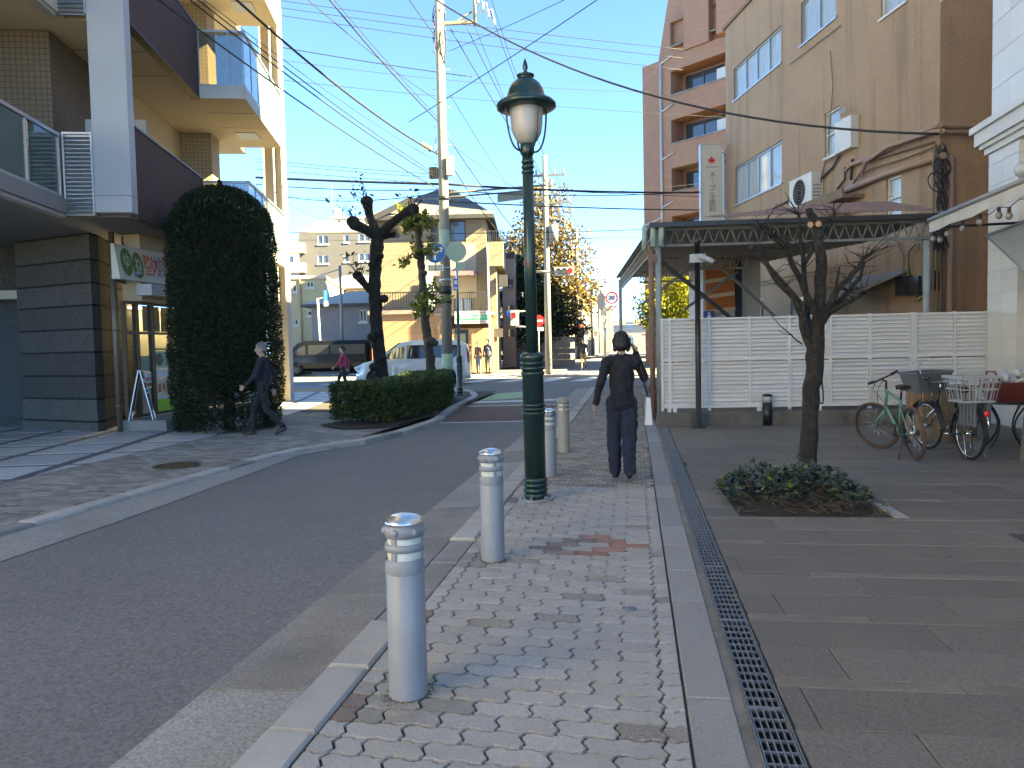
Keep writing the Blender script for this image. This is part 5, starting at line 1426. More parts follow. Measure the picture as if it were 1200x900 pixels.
mb = MB(); mb.lathe([(.012,4.13),(.018,4.15),(.014,4.165),(.026,4.19),(.024,4.22),(.012,4.26),(0,4.29)], 16); mb.build('finial', lamp_g, hood)
for k in range(4):
    a = k*math.pi/2+.3; pts = []
    for t in range(11):
        u = t/10*math.pi/2; r_ = .06+(.222-.06)*math.sin(u)**.75; z_ = 3.40+(3.82-3.40)*(1-math.cos(u))
        pts.append((r_*math.cos(a), r_*math.sin(a), z_))
    mb = MB(); mb.tube(pts, .0095, 8); mb.build('cage_bar', lamp_g, lamp)

# ---------------------------------------------------------------- bollards
boll_m = mat('bollard_grey', (.225,.24,.26), .45, .08, 5, .15, 60, dirt=.32, dcol=(.15,.145,.135), dscale=7, spec=.5)
boll_o = mat('bollard_old', (.30,.28,.24), .6, .15, 4, .2, 60, dirt=.5, dcol=(.16,.12,.08), dscale=4)
cap_m = mat('bollard_cap', (.60,.62,.64), .22, .08, 6, metal=.85)
tape = mat('reflector_tape', (.55,.57,.50), .35, .08, 5)
def bollard(loc, m, label, deg=0, chrome=True):
    t = thing('bollard', label, 'bollard', loc, deg, 'steel bollards along the kerb')
    mb = MB(); mb.lathe([(.084,-.02),(.083,.595),(.079,.60),(.079,.605)], 40, caps=False); ringset(mb, (.57,), .083, .03, .003); mb.build('body', m, t)
    mb = MB(); mb.lathe([(.074,.60),(.074,.70)], 32, caps=False); mb.build('reflector', tape, t)
    for z0, z1 in ((.640,.672),(.700,.755)):
        mb = MB(); mb.lathe([(.074,z0),(.084,z0),(.085,(z0+z1)/2),(.084,z1),(.074,z1)], 40, caps=False); mb.build('band', m, t)
    for k in range(6):
        a = k*math.pi/3+.35; mb = MB(); mb.ball((.083*math.cos(a), .083*math.sin(a), .727), (.016,.016,.016), 10, 6); mb.build('rivet', m, t)
    for k in range(3):
        a = k*2*math.pi/3+.2; mb = MB(); mb.box((.0765*math.cos(a), .0765*math.sin(a), .65), (.010,.022,.10), Matrix.Rotation(a,3,'Z')); mb.build('rib', m, t)
    mb = MB(); mb.lathe([(.086,.755),(.086,.764),(.078,.776),(.05,.790),(.02,.796),(0,.797)], 40); mb.build('cap', cap_m if chrome else m, t)
    mb = MB(); rn = random.Random(deg)
    for q in range(230):
        a = rn.uniform(0, 6.283); r_ = .083+abs(rn.gauss(0,.014+.012*math.sin(a*2+deg))); s_ = rn.uniform(.0015,.0045); mb.ball((r_*math.cos(a), r_*math.sin(a), .0), (s_*1.6, s_*1.6, s_*.5), 5, 4)
    mb.build('moss', MATS.get('moss') or mat('moss', (.12,.105,.07), 1, .4, 40), t, kind='stuff')
    return t
bl_lab = ['nearest grey steel bollard in the foreground beside the kerb', 'grey steel bollard second from the camera, before the green lamp', 'grey steel bollard just behind the green street lamp', 'weathered grey bollard farthest along the kerb, beyond the lamp']
for k, (px, py) in enumerate(((479,812),(578,655),(644,558),(661,530))):
    g = G(px, py); bollard((g.x, g.y, 0), boll_o if k == 3 else boll_m, bl_lab[k], k*50, k < 3)
cb = MB(); cb.lathe([(0,.003),(.035,.003),(.035,0)], 20); cb.build('survey_disc', mat('survey_blue', (.12,.15,.20), .6), pavement).location = (*G(739,714).xy, .001)

# ---------------------------------------------------------------- foliage
def leafmat(name, c1, c2, c3=None, rough=.55, spec=.35, trans=.25):
    m = bpy.data.materials.new(name); m.use_nodes = True; t = m.node_tree; n = t.nodes; L = t.links; b = n['Principled BSDF']
    ge = n.new('ShaderNodeNewGeometry'); cr = n.new('ShaderNodeValToRGB'); L.new(ge.outputs['Random Per Island'], cr.inputs[0])
    cr.color_ramp.elements[0].color = (*c1, 1); cr.color_ramp.elements[1].color = (*c2, 1); cr.color_ramp.elements[0].position = .1; cr.color_ramp.elements[1].position = .85
    if c3: e = cr.color_ramp.elements.new(.96); e.color = (*c3, 1)
    L.new(cr.outputs[0], b.inputs['Base Color']); b.inputs['Roughness'].default_value = rough; b.inputs['Specular IOR Level'].default_value = spec
    if trans:
        tr = n.new('ShaderNodeBsdfTranslucent'); mx = n.new('ShaderNodeMixShader'); mx.inputs[0].default_value = trans
        L.new(cr.outputs[0], tr.inputs[0]); L.new(b.outputs[0], mx.inputs[1]); L.new(tr.outputs[0], mx.inputs[2]); L.new(mx.outputs[0], n['Material Output'].inputs[0])
    MATS[name] = m; return m
NP = np.random.default_rng(11)
def unit(v): return v/np.maximum(np.linalg.norm(v, axis=1, keepdims=True), 1e-9)
def leaves(name, C_, N_, ln, wd, m, parent=None, spread=.8, jit=.35, fold=.0, **tags):
    """one small folded leaf face at every centre, leaning out along N_ with scatter"""
    n = len(C_); C_ = np.asarray(C_, float); d = unit(np.asarray(N_, float)+spread*NP.normal(size=(n,3)))
    s = unit(np.cross(d, NP.normal(size=(n,3)))); l = ln*(1+jit*NP.normal(size=(n,1))*.6).clip(.4, 1.9); w_ = wd*(l/ln)
    V = np.empty((n,4,3)); V[:,0] = C_; V[:,1] = C_+d*l*.5+s*w_*.5; V[:,2] = C_+d*l; V[:,3] = C_+d*l*.5-s*w_*.5
    me = bpy.data.meshes.new(name); me.vertices.add(n*4); me.vertices.foreach_set('co', V.reshape(-1))
    me.loops.add(n*4); me.loops.foreach_set('vertex_index', np.arange(n*4, dtype=np.int32)); me.polygons.add(n)
    me.polygons.foreach_set('loop_start', np.arange(0, n*4, 4, dtype=np.int32)); me.polygons.foreach_set('loop_total', np.full(n, 4, dtype=np.int32))
    me.materials.append(m); me.update(calc_edges=True)
    o = bpy.data.objects.new(name, me); COL.objects.link(o)
    if parent: o.parent = parent
    for k, v in tags.items(): o[k] = v
    return o
def lump(P, f, seed):
    """cheap smooth lumps for uneven outlines"""
    r_ = np.random.default_rng(seed); out = np.zeros(len(P))
    for k in range(5):
        a = r_.normal(size=3)*f*(1+.6*k); out += np.sin(P@a+r_.uniform(0,6))/(1+.5*k)
    return out/2.2
bark_d = mat('bark_dark', (.020,.016,.012), .95, .35, 18, 1.0, 45, dirt=.55, dcol=(.085,.075,.058), dscale=13, bdist=.03)
bark_g = mat('bark_grey', (.070,.058,.045), .95, .35, 16, 1.0, 45, dirt=.4, dcol=(.028,.022,.016), dscale=5, bdist=.02)
yew = leafmat('yew_leaf', (.009,.017,.007), (.026,.046,.017), None, .6, .3, .12)
hedge_l = leafmat('hedge_leaf', (.018,.034,.010), (.075,.112,.028), (.13,.16,.045), .45, .4, .2)
# clipped yew column
tp = D(266, 430, 14.7)
top_ = thing('topiary_tree', 'tall clipped dark evergreen with a domed top beside the shop', 'tree', (tp.x, tp.y, .02))
def top_r(z):
    r_ = 1.0
    if z > 3.75: r_ = 1.0*math.sqrt(max(0, 1-((z-3.75)/1.0)**2))
    if z < .5: r_ = .94
    return r_*(1.02+.03*math.sin(z*1.3))
n = 125000; z = NP.uniform(.03, 4.85, n); a = NP.uniform(0, 2*math.pi, n); rr_ = np.array([top_r(q) for q in z])
P = np.stack([np.cos(a)*rr_, np.sin(a)*rr_, z], 1); k = 1+.045*lump(P, 3.0, 3)
depth_in = np.power(NP.uniform(0,1,n), 1.6)*.34
keep = NP.uniform(0,1,n) < np.where(z < 2.0, .72+.28*(lump(P, 5.0, 9) > -.3), 1.0)
P[:,0] *= k*(1-depth_in); P[:,1] *= k*(1-depth_in)
Nn = np.stack([np.cos(a), np.sin(a), np.full(n,.25)], 1); Nn[z > 3.75, 2] += (z[z > 3.75]-3.75)*1.6
P[:,2] = np.where(z > 3.75, z*(1-0)-depth_in*.4*(z > 4.2), z)
leaves('crown', P[keep], Nn[keep], .055, .018, yew, top_, .75)
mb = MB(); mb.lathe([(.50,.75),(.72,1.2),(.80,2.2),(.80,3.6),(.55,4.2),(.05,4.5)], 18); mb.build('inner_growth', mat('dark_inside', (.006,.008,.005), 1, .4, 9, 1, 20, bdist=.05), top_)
mb = MB(); mb.tube([(0,0,-.05),(.02,.01,1),(0,0,2.5)], [.12,.10,.06], 10)
for k in range(40):
    rn = random.Random(k); zz = rn.uniform(.3,2.4); aa_ = rn.uniform(0,6.28); mb.tube([(0,0,zz),(.4*math.cos(aa_),.4*math.sin(aa_),zz+.15),(.85*math.cos(aa_),.85*math.sin(aa_),zz+.28)], [.02,.012,.005], 5)
mb.build('trunk', bark_d, top_)
# low hedge round the corner
hp = [Gs(*q, .02) for q in ((407,499),(441,508),(478,500),(516,489),(535,472))]
cl = [(-6.35,15.2),(-5.75,14.15),(-5.25,14.6),(-5.05,16.2),(-5.3,18.6),(-5.75,20.6)]
hed = thing('box_hedge', 'low clipped green hedge at the corner of the left pavement', 'hedge', (-5.4, 16, .05))
path = resample([(-5.52,14.25),(-5.32,15.2),(-5.22,16.6),(-5.35,18.6),(-5.8,20.6)], .05)
pc = np.array([[p.x, p.y] for p in path]); tg = np.gradient(pc, axis=0); tg /= np.linalg.norm(tg, axis=1, keepdims=True); nr = np.stack([-tg[:,1], tg[:,0]], 1)
n = 62000; idx = NP.integers(0, len(pc), n); hw = .66; hh = .80
side = NP.integers(0, 3, n); u = NP.uniform(-1, 1, n); v = NP.uniform(0, 1, n)
off = np.where(side == 2, u*hw, np.where(side == 0, -hw, hw)); zz = np.where(side == 2, hh, .06+v*(hh-.06))
inn = np.power(NP.uniform(0,1,n),1.4)*.13
off = np.where(side == 2, off, off*(1-inn/hw)); zz = np.where(side == 2, zz-inn, zz)
P = np.stack([pc[idx,0]+nr[idx,0]*off, pc[idx,1]+nr[idx,1]*off, zz], 1); P += (.04*lump(P, 2.5, 5)+.02*lump(P, 9., 6))[:,None]*np.stack([nr[idx,0]*np.sign(off)*(side != 2), nr[idx,1]*np.sign(off)*(side != 2), (side == 2)*1.0],1)
Nn = np.stack([nr[idx,0]*np.sign(off)*(side != 2), nr[idx,1]*np.sign(off)*(side != 2), (side == 2)*1.0+.25],1)
gzv = np.where(P[:,1] > 16, .012*(P[:,1]-16), 0)
P -= np.array([-5.4,16,.05]); P[:,2] += gzv+.05
# ends
for e_, sg_ in ((0,-1),(len(pc)-1,1)):       # the two ends of the hedge
    m_ = 3500; o_ = NP.uniform(-hw, hw, m_); z_ = NP.uniform(.08, hh, m_); i_ = np.power(NP.uniform(0,1,m_),1.4)*.12
    Q = np.stack([pc[e_,0]+nr[e_,0]*o_+tg[e_,0]*sg_*(.05-i_), pc[e_,1]+nr[e_,1]*o_+tg[e_,1]*sg_*(.05-i_), z_+gz(pc[e_,1])+.05], 1)-np.array([-5.4,16,.05]); Q[:,2] += .0
    P = np.concatenate([P, Q]); Nn = np.concatenate([Nn, np.tile([tg[e_,0]*sg_, tg[e_,1]*sg_, .2], (m_,1))])
leaves('foliage', P, Nn, .042, .030, hedge_l, hed, .9)
mb = MB(); k0 = None
for a, b in zip(range(6, len(pc)-12, 6), range(12, len(pc)-6, 6)):
    q = []
    for zq in (.12, hh-.08):
        for i, s_ in ((a,-1),(b,-1),(b,1),(a,1)): q.append((pc[i,0]+nr[i,0]*s_*(hw-.24)+5.4, pc[i,1]+nr[i,1]*s_*(hw-.24)-16, zq+gz(pc[i,1])))
    mb.hexa(q)
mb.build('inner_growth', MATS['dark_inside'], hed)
mb = MB()
for k in range(60):
    i = random.randrange(len(pc)); o_ = random.uniform(-.4,.4); x_, y_ = pc[i,0]+nr[i,0]*o_+5.4, pc[i,1]+nr[i,1]*o_-16
    mb.tube([(x_,y_,-.02),(x_+random.uniform(-.06,.06),y_+random.uniform(-.06,.06),.35)], [.012,.008], 5)
mb.build('stems', bark_d, hed, kind='stuff')

# ---------------------------------------------------------------- pollarded trees behind the hedge
def knobby(mb, pts, rs, seed, n=9, amp=.12):
    rn = random.Random(seed); P_ = []; R_ = []
    for i in range(len(pts)-1):
        a, b = Vector(pts[i]), Vector(pts[i+1]); m_ = max(2, int((b-a).length/.10))
        for k in range(m_):
            t = k/m_; P_.append(a+(b-a)*t+Vector((rn.gauss(0,.006),rn.gauss(0,.006),0))); R_.append((rs[i]+(rs[i+1]-rs[i])*t)*(1+rn.gauss(0,amp*.5)))
    P_.append(Vector(pts[-1])); R_.append(rs[-1]); mb.tube(P_, R_, n)
    return P_
polA = D(448, 482, 18.0); polA.z = gz(18)
tA = thing('pollard_tree', 'thick dark pollarded tree with stubby arms behind the hedge', 'tree', polA, 0, 'pollarded trees behind the hedge')
q = lambda px, py, dd=18.0: D(px, py, dd)-polA
mb = MB()
knobby(mb, [(0,0,0), q(447,440), q(441,380), q(439,330), q(441,295), q(443,276)], [.19,.17,.155,.15,.16,.17], 1, 12)
knobby(mb, [q(443,278), q(427,268,17.8), q(414,262,17.6)], [.15,.12,.15], 2); knobby(mb, [q(441,276), q(434,255,18.2), q(430,238,18.3)], [.13,.10,.13], 3)
knobby(mb, [q(446,275), q(458,262,17.8), q(472,251,17.6), q(482,246,17.5)], [.15,.11,.10,.13], 4); knobby(mb, [q(440,345), q(430,336,17.8), q(420,324,17.6)], [.12,.09,.11], 5)
knobby(mb, [q(446,277), q(460,275,18.2), q(470,268,18.4)], [.10,.07,.08], 6)
for px, py, r_ in ((414,260,.17),(430,236,.16),(484,245,.16),(419,323,.13),(443,390,.12),(436,395,.13),(447,420,.10),(438,430,.12),(450,350,.12),(436,310,.10),(445,300,.11)): mb.ball(q(px,py,17.8), (r_,r_,r_*.85), 9, 6)
rn = random.Random(8)
tw = []
for bx_, by_ in ((414,260),(430,236),(484,245),(419,323)):
    for k in range(7):
        e = (bx_+rn.uniform(-16,12), by_-rn.uniform(2,22)); mb.tube([q(bx_,by_,17.7), q((bx_+e[0])/2+2,(by_+e[1])/2,17.7), q(*e,17.7)], [.016,.010,.005], 5); tw.append(q(*e,17.7))
mb.build('trunk', bark_d, tA)
Cc = []
for p in tw:
    for k in range(4 if True else 0): Cc.append([p.x+rn.gauss(0,.13), p.y+rn.gauss(0,.13), p.z+rn.gauss(0,.12)])
leaves('crown', Cc, np.tile([0,0,.3],(len(Cc),1)), .13, .055, leafmat('pollard_leaf', (.02,.03,.012), (.07,.085,.022)), tA, 1.2)
polB = D(508, 468, 21.5); polB.z = gz(21)
tB = thing('pollard_tree', 'slimmer pollarded tree with leafy tufts beside the concrete pole', 'tree', polB, 0, 'pollarded trees behind the hedge')
q = lambda px, py, dd=21.5: D(px, py, dd)-polB
mb = MB()
knobby(mb, [(0,0,0), q(504,420), q(498,375), q(495,330), q(492,290), q(490,264), q(488,252)], [.16,.14,.125,.115,.11,.10,.09], 11, 12)
for px, py, r_ in ((505,400,.18),(500,362,.16),(493,345,.14),(490,300,.15),(489,258,.18),(508,402,.16),(496,320,.13)): mb.ball(q(px,py,21.4), (r_,r_*.9,r_*.7), 9, 6)
rn = random.Random(21); Cc = []
for bx_, by_, n_ in ((489,258,14),(490,300,7),(493,345,6),(500,362,5),(483,265,6)):
    for k in range(n_):
        e = (bx_+rn.uniform(-26,24), by_-rn.uniform(-10,20)); ed = 21.5+rn.uniform(-.6,.6)
        mb.tube([q(bx_,by_), q((bx_+e[0])/2,(by_+e[1])/2-2,ed), q(*e,ed)], [.02,.012,.005], 5)
        for j in range(34):
            t = rn.uniform(.45,1.05); p = q(bx_+(e[0]-bx_)*t+rn.gauss(0,2.2), by_+(e[1]-by_)*t+rn.gauss(0,2.2), 21.5+(ed-21.5)*t); Cc.append([p.x,p.y+rn.gauss(0,.1),p.z])
mb.build('trunk', bark_g, tB)
leaves('crown', Cc, np.tile([0,0,.3],(len(Cc),1)), .17, .075, leafmat('tuft_leaf', (.06,.08,.015), (.22,.24,.045), (.34,.30,.06)), tB, 1.2)

# ---------------------------------------------------------------- bare tree in the ivy bed
bt = Vector((1.74, 7.62, 0)); Z7 = lambda x, y, dd=7.75: D(760+x/2.727, 220+y/2.727, dd)-bt
bare = thing('bare_tree', 'bare dark tree with pruned rising branches in the ivy bed', 'tree', bt)
mb = MB()
knobby(mb, [(0.02,0,0), Z7(505,870), Z7(515,760), Z7(524,640), Z7(531,540), Z7(538,480), Z7(545,410), Z7(549,330), Z7(551,220), Z7(545,140), Z7(524,95), Z7(512,66)], [.115,.09,.083,.085,.092,.076,.066,.060,.055,.05,.042,.035], 31, 14, .06)
BR = [([(535,540),(505,480),(490,410),(470,355),(430,318),(398,280),(372,238),(328,205)], [.06,.055,.05,.042,.036,.032,.026,.018], -.25),
      ([(552,440),(520,370),(488,300),(462,250),(440,195),(432,178)], [.05,.045,.04,.034,.028,.022], -.45),
      ([(470,260),(440,200),(400,160),(362,132)], [.024,.022,.017,.012], -.5),
      ([(525,530),(512,440),(505,350),(497,260),(490,180),(480,86)], [.045,.042,.036,.032,.026,.02], .2),
      ([(499,245),(525,198),(560,150),(588,110),(596,70)], [.03,.027,.024,.02,.016], .15),
      ([(556,430),(575,380),(600,325),(640,292),(668,258),(690,225),(716,205)], [.05,.045,.04,.035,.03,.024,.016], -.2),
      ([(560,420),(595,380),(640,330),(672,290),(690,240)], [.045,.04,.032,.024,.016], .3),
      ([(562,410),(610,378),(650,362),(690,340)], [.04,.032,.025,.016], -.35),
      ([(600,325),(606,280),(612,250)], [.02,.014,.008], 0), ([(690,228),(720,205),(765,186)], [.012,.008,.005], -.2), ([(690,225),(700,195),(712,180)], [.01,.007,.004], -.2), ([(700,215),(722,190),(750,200)],[.009,.006,.004],-.1),
      ([(490,500),(455,470),(420,440),(392,408)], [.010,.008,.006,.004], -.3), ([(455,470),(430,465),(415,455)],[.006,.004,.003],-.3), ([(552,610),(560,650),(552,690),(545,685)], [.012,.010,.009,.014], -.12),
      ([(690,340),(720,335),(750,345)],[.012,.008,.005],-.35), ([(668,258),(640,240),(628,215)],[.012,.008,.004],-.2)]
for k, (pts, rs, dd) in enumerate(BR):
    m_ = len(pts); knobby(mb, [Z7(x, y, 7.75+dd*i/(m_-1)) for i, (x, y) in enumerate(pts)], [q_*.82 for q_ in rs], 40+k, 9, .10)
rn = random.Random(77)
for k in range(190):
    pts, rs, dd = BR[rn.choice([0,1,2,3,4,5,6,7])]; i = rn.randrange(max(1,len(pts)//2), len(pts)); b0 = Z7(*pts[i], 7.75+dd*i/(len(pts)-1))
    dv = Vector((rn.gauss(0,.6), rn.gauss(0,.6), abs(rn.gauss(.3,.4)))).normalized()*rn.uniform(.05,.34)
    mb.tube([b0, b0+dv*.5+Vector((rn.gauss(0,.01),0,.01)), b0+dv], [.0052,.0038,.002], 4)
for x, y in ((540,112),(515,112)):
    p = Z7(x, y, 7.70); mb.ball(p, (.035,.035,.035), 8, 6)
mb.build('trunk', bark_d, bare)
mb = MB(); p = Z7(512,64,7.75)
for x, y in ((542,116),(517,118)):
    p = Z7(x, y, 7.665); mb.lathe([(0,0),(.03,0),(.03,.01)], 12, p, axis=Matrix.Rotation(R(90),3,'X'))
mb.build('cut_end', mat('cut_wood', (.42,.27,.15), .8, .2, 20), bare)
# ivy
ivy_m = leafmat('ivy_leaf', (.010,.026,.016), (.035,.068,.040), (.20,.24,.04), .35, .5, .12)
iv = PL.wld((pl_x0+pl_x1)/2, (hy0+hy1)/2, 0)
ivy = thing('ivy_bed', 'mound of green and yellowish ivy around the foot of the bare tree', 'ivy', iv)
mb = MB(); rn = random.Random(3)
shape = [(0,0),(.30,-.08),(.42,.18),(.28,.34),(.30,.62),(.12,.66),(0,1.0),(-.12,.66),(-.30,.62),(-.28,.34),(-.42,.18),(-.30,-.08)]
W2, H2 = (pl_x1-pl_x0)/2, (hy1-hy0)/2
def mound(u, v): return max(0, 1-abs(u)**2.6)*max(0, 1-abs(v)**2.6)
for k in range(1500):
    u, v = rn.uniform(-1.04,1.0), rn.uniform(-.86,1.04)
    if v < -.55 and rn.random() < .55: continue
    h = .04+.30*mound(u*.85, v*.85)*(.75+.35*math.sin(u*5+1)*math.cos(v*4))
    z = h*rn.uniform(.45, 1.12); sz = rn.uniform(.035,.075)
    d = Vector((u*.5+rn.gauss(0,.6), v*.5-.35+rn.gauss(0,.6), .15+rn.gauss(0,.35))).normalized(); up = Vector((rn.gauss(0,.35), rn.gauss(-.1,.35), 1)).normalized()
    s_ = d.cross(up).normalized(); nn = s_.cross(d)
    c = Vector((u*W2, v*H2, z))
    i = mb.vs([c+d*(b_*sz)+s_*(a_*sz)-nn*(abs(a_)*.25*sz) for a_, b_ in shape]); mb.fc([i+j for j in range(12)])
mb.build('foliage', ivy_m, ivy, kind='stuff')
mb = MB()
for k in range(170):
    u, v = rn.uniform(-.95,.95), rn.uniform(-.98,.8); p = Vector((u*W2, v*H2, .05+.05*rn.random())); pts = [p]
    for j in range(4): p = p+Vector((rn.gauss(0,.05), rn.gauss(-.01,.05), rn.gauss(.0,.03))); p.z = max(.02, p.z); pts.append(p)
    mb.tube(pts, [.004,.0035,.003,.0025,.002], 4)
mb.build('stems', mat('ivy_stem', (.11,.075,.045), .9, .3, 20), ivy, kind='stuff')

# ---------------------------------------------------------------- fuller trees
def crown_tree(name, label, loc, trunk_h, blobs, m, ln, wd, nl, tm, seed, group=None, tr=.14, gaps=.0):
    t = thing(name, label, 'tree', loc, 0, group); mb = MB(); rn = random.Random(seed)
    knobby(mb, [(0,0,0),(rn.gauss(0,.05),rn.gauss(0,.05),trunk_h*.6),(rn.gauss(0,.1),rn.gauss(0,.1),trunk_h)], [tr,tr*.8,tr*.65], seed, 9, .08)
    P_ = []; N__ = []; tot = sum(b[3]*b[4]*b[5] for b in blobs)
    for bx_, by_, bz_, rx_, ry_, rz_ in blobs:
        mb.tube([(0,0,trunk_h*.9),(bx_*.5,by_*.5,(trunk_h+bz_)/2),(bx_,by_,bz_)], [tr*.5,tr*.3,tr*.12], 6)
        n_ = int(nl*rx_*ry_*rz_/tot); d = unit(NP.normal(size=(n_,3))); r_ = np.power(NP.uniform(0,1,n_), .5)
        pos = d*r_[:,None]; kk = 1+.28*lump(d, 3.5, seed+int(bx_*10) % 7); pos = pos*kk[:,None]
        mk = lump(pos*np.array([rx_,ry_,rz_]), 4.5/max(rx_,.5), seed+3) > -.55+gaps
        pos = pos[mk]; P_.append(pos*np.array([rx_,ry_,rz_])+np.array([bx_,by_,bz_])); N__.append(d[mk])
    mb.build('trunk', tm, t)
    leaves('crown', np.concatenate(P_), np.concatenate(N__)+np.array([0,0,.2]), ln, wd, m, t, .9)
    return t
tl = D(790, 345, 33.0); tl.z = gz(33)
def rel(px, py, dd, o): p = D(px, py, dd)-o; return (p.x, p.y, p.z)
crown_tree('garden_tree', 'sunlit yellow green tree behind the rusty canopy post', tl, 1.6, [(*rel(798,335,33.5,tl),1.5,1.4,1.0),(*rel(768,362,33,tl),1.0,1.1,.9),(*rel(790,372,32.6,tl),1.5,1.3,1.0),(*rel(815,352,32.4,tl),1.0,1.0,.9),(*rel(832,385,32.4,tl),1.0,1.0,.9)], leafmat('yellow_leaf', (.09,.11,.012), (.30,.29,.03), (.45,.38,.06), .5, .35, .35), .17, .075, 10000, bark_g, 4)
td = D(632, 420, 49.0); td.z = gz(49)
crown_tree('evergreen_tree', 'broad dark evergreen tree at the mouth of the far street', td, 3.0, [(*rel(618,350,49,td),2.3,2.2,2.3),(*rel(648,370,49,td),2.0,2,1.7),(*rel(625,385,48,td),2.2,2,1.5),(*rel(662,388,50,td),1.5,1.5,1.0),(*rel(612,320,49,td),1.6,1.6,1.2)], leafmat('evergreen_leaf', (.008,.018,.006), (.03,.055,.016), (.08,.10,.03), .5, .35, .15), .24, .11, 16000, bark_d, 6, gaps=-.1, tr=.2)
tg_ = D(650, 420, 66.0); tg_.z = gz(66)
crown_tree('ginkgo_tree', 'tall ginkgo in golden autumn leaf above the evergreen', tg_, 6.0, [(*rel(640,258,66,tg_),2.6,2.4,3.4),(*rel(622,300,66,tg_),3.6,3.0,2.6),(*rel(660,300,66,tg_),2.8,2.6,2.8),(*rel(672,340,66,tg_),2.6,2.4,2.2),(*rel(648,335,66,tg_),3.2,3,2.4),(*rel(608,285,66,tg_),2.0,2,1.2),(*rel(690,350,67,tg_),1.5,1.5,1.6),(*rel(638,232,66,tg_),1.2,1.2,2.2)], leafmat('ginkgo_leaf', (.09,.065,.022), (.21,.15,.05), (.30,.20,.07), .6, .3, .25), .29, .21, 13000, bark_g, 9, tr=.3, gaps=.28)
ty_ = D(610, 315, 56); ty2 = D(607, 425, 56); ty2.z = gz(56)
crown_tree('lime_green_tree', 'small yellow green treetop over the narrow grey building', ty2, 4.0, [(*rel(607,312,56,ty2),1.3,1.3,.9),(*rel(614,322,56,ty2),1.2,1.2,.8)], MATS['yellow_leaf'], .22, .1, 3000, bark_g, 12)

# ---------------------------------------------------------------- black pole with camera, low light
pb = G(818, 500); 
cp = thing('camera_pole', 'slim black pole with a white security camera before the white fence', 'pole', (pb.x, pb.y-.15, 0), 5)
ht = 3.28
mb = MB(); mb.lathe([(.14,0),(.14,.012),(.05,.03),(.05,ht),(.052,ht),(.052,ht+.1),(0,ht+.13)], 20); mb.build('pole', blk_metal, cp)
mb = MB(); mb.bx(-.13,.14,-.06,.03,ht-.32,ht-.17); mb.build('mount_box', white_panel, cp)
mb = MB(); M_ = Matrix.Rotation(R(68),3,'Y') @ Matrix.Rotation(R(0),3,'X'); mb.lathe([(0,-.02),(.048,-.02),(.048,.24),(.04,.26),(0,.26)], 16, (.03,-.12,ht-.22), axis=Matrix.Rotation(R(115),3,'Y')); mb.build('security_camera', mat('camera_grey', (.38,.38,.38), .4, .05, 5), cp)
mb = MB(); mb.lathe([(.045,-.002),(.045,.03)], 16, (.03+.255*math.sin(R(115)),-.12,ht-.22+.255*math.cos(R(115))), axis=Matrix.Rotation(R(115),3,'Y')); mb.build('lens', blk_metal, cp)
gl = G(897, 497)
lb = thing('bollard_light', 'short black bollard light with a white band before the fence', 'lamp', (gl.x, gl.y-.2, 0))
mb = MB(); mb.lathe([(.085,0),(.085,.42),(.0,.42)], 20); mb.build('body', blk_metal, lb)
mb = MB(); mb.lathe([(.083,.42),(.083,.53)], 20); mb.build('diffuser', frosted, lb)
mb = MB(); mb.lathe([(.088,.53),(.088,.56),(0,.58)], 20); mb.build('cap', blk_metal, lb)
# ---------------------------------------------------------------- bicycles
tyre = mat('tyre', (.018,.017,.016), .85, .2, 20); tyre_b = mat('tyre_brown', (.10,.055,.035), .85, .2, 20); chrome = mat('bike_chrome', (.55,.55,.55), .25, .08, 9, metal=.9)
sea = mat('sea_green_paint', (.10,.24,.19), .35, .08, 6, spec=.6, coat=.3); bk_blk = mat('bike_black', (.02,.02,.021), .35, .1, 6, spec=.5); grip_m = mat('grip_brown', (.045,.022,.018), .7, .2, 9); redref = mat('red_reflector', (.55,.02,.03), .25, .05, 5)
plastic_g = mat('plastic_grey', (.11,.115,.12), .55, .1, 6); plastic_l = mat('plastic_light', (.33,.33,.32), .55, .1, 6, dirt=.2, dscale=6); plastic_r = mat('plastic_red', (.17,.035,.03), .5, .15, 8)
def wheel(name, par, c, Rw, tm, rim_m, M_, wd=.02):
    mb = MB(); mb.torus(c, Rw-wd, wd, M_, 40, 8); w_ = mb.build(name, tm, par)
    mb = MB(); mb.torus(c, Rw-2.2*wd, .011, M_, 40, 6); mb.build('rim', rim_m, w_)
    mb = MB(); n = 20; c = Vector(c)
    for k in range(n):
        a = 2*math.pi*k/n; s_ = .025*(1 if k % 2 else -1)
        mb.tube([c+M_ @ Vector((.02*math.cos(a+.6),.02*math.sin(a+.6),s_)), c+M_ @ Vector(((Rw-2.3*wd)*math.cos(a),(Rw-2.3*wd)*math.sin(a),0))], .0016, 4)
    mb.build('spokes', chrome, w_)
    mb = MB(); mb.tube([c+M_ @ Vector((0,0,-.05)), c+M_ @ Vector((0,0,.05))], .022, 10); mb.build('hub', chrome, w_)
    return w_
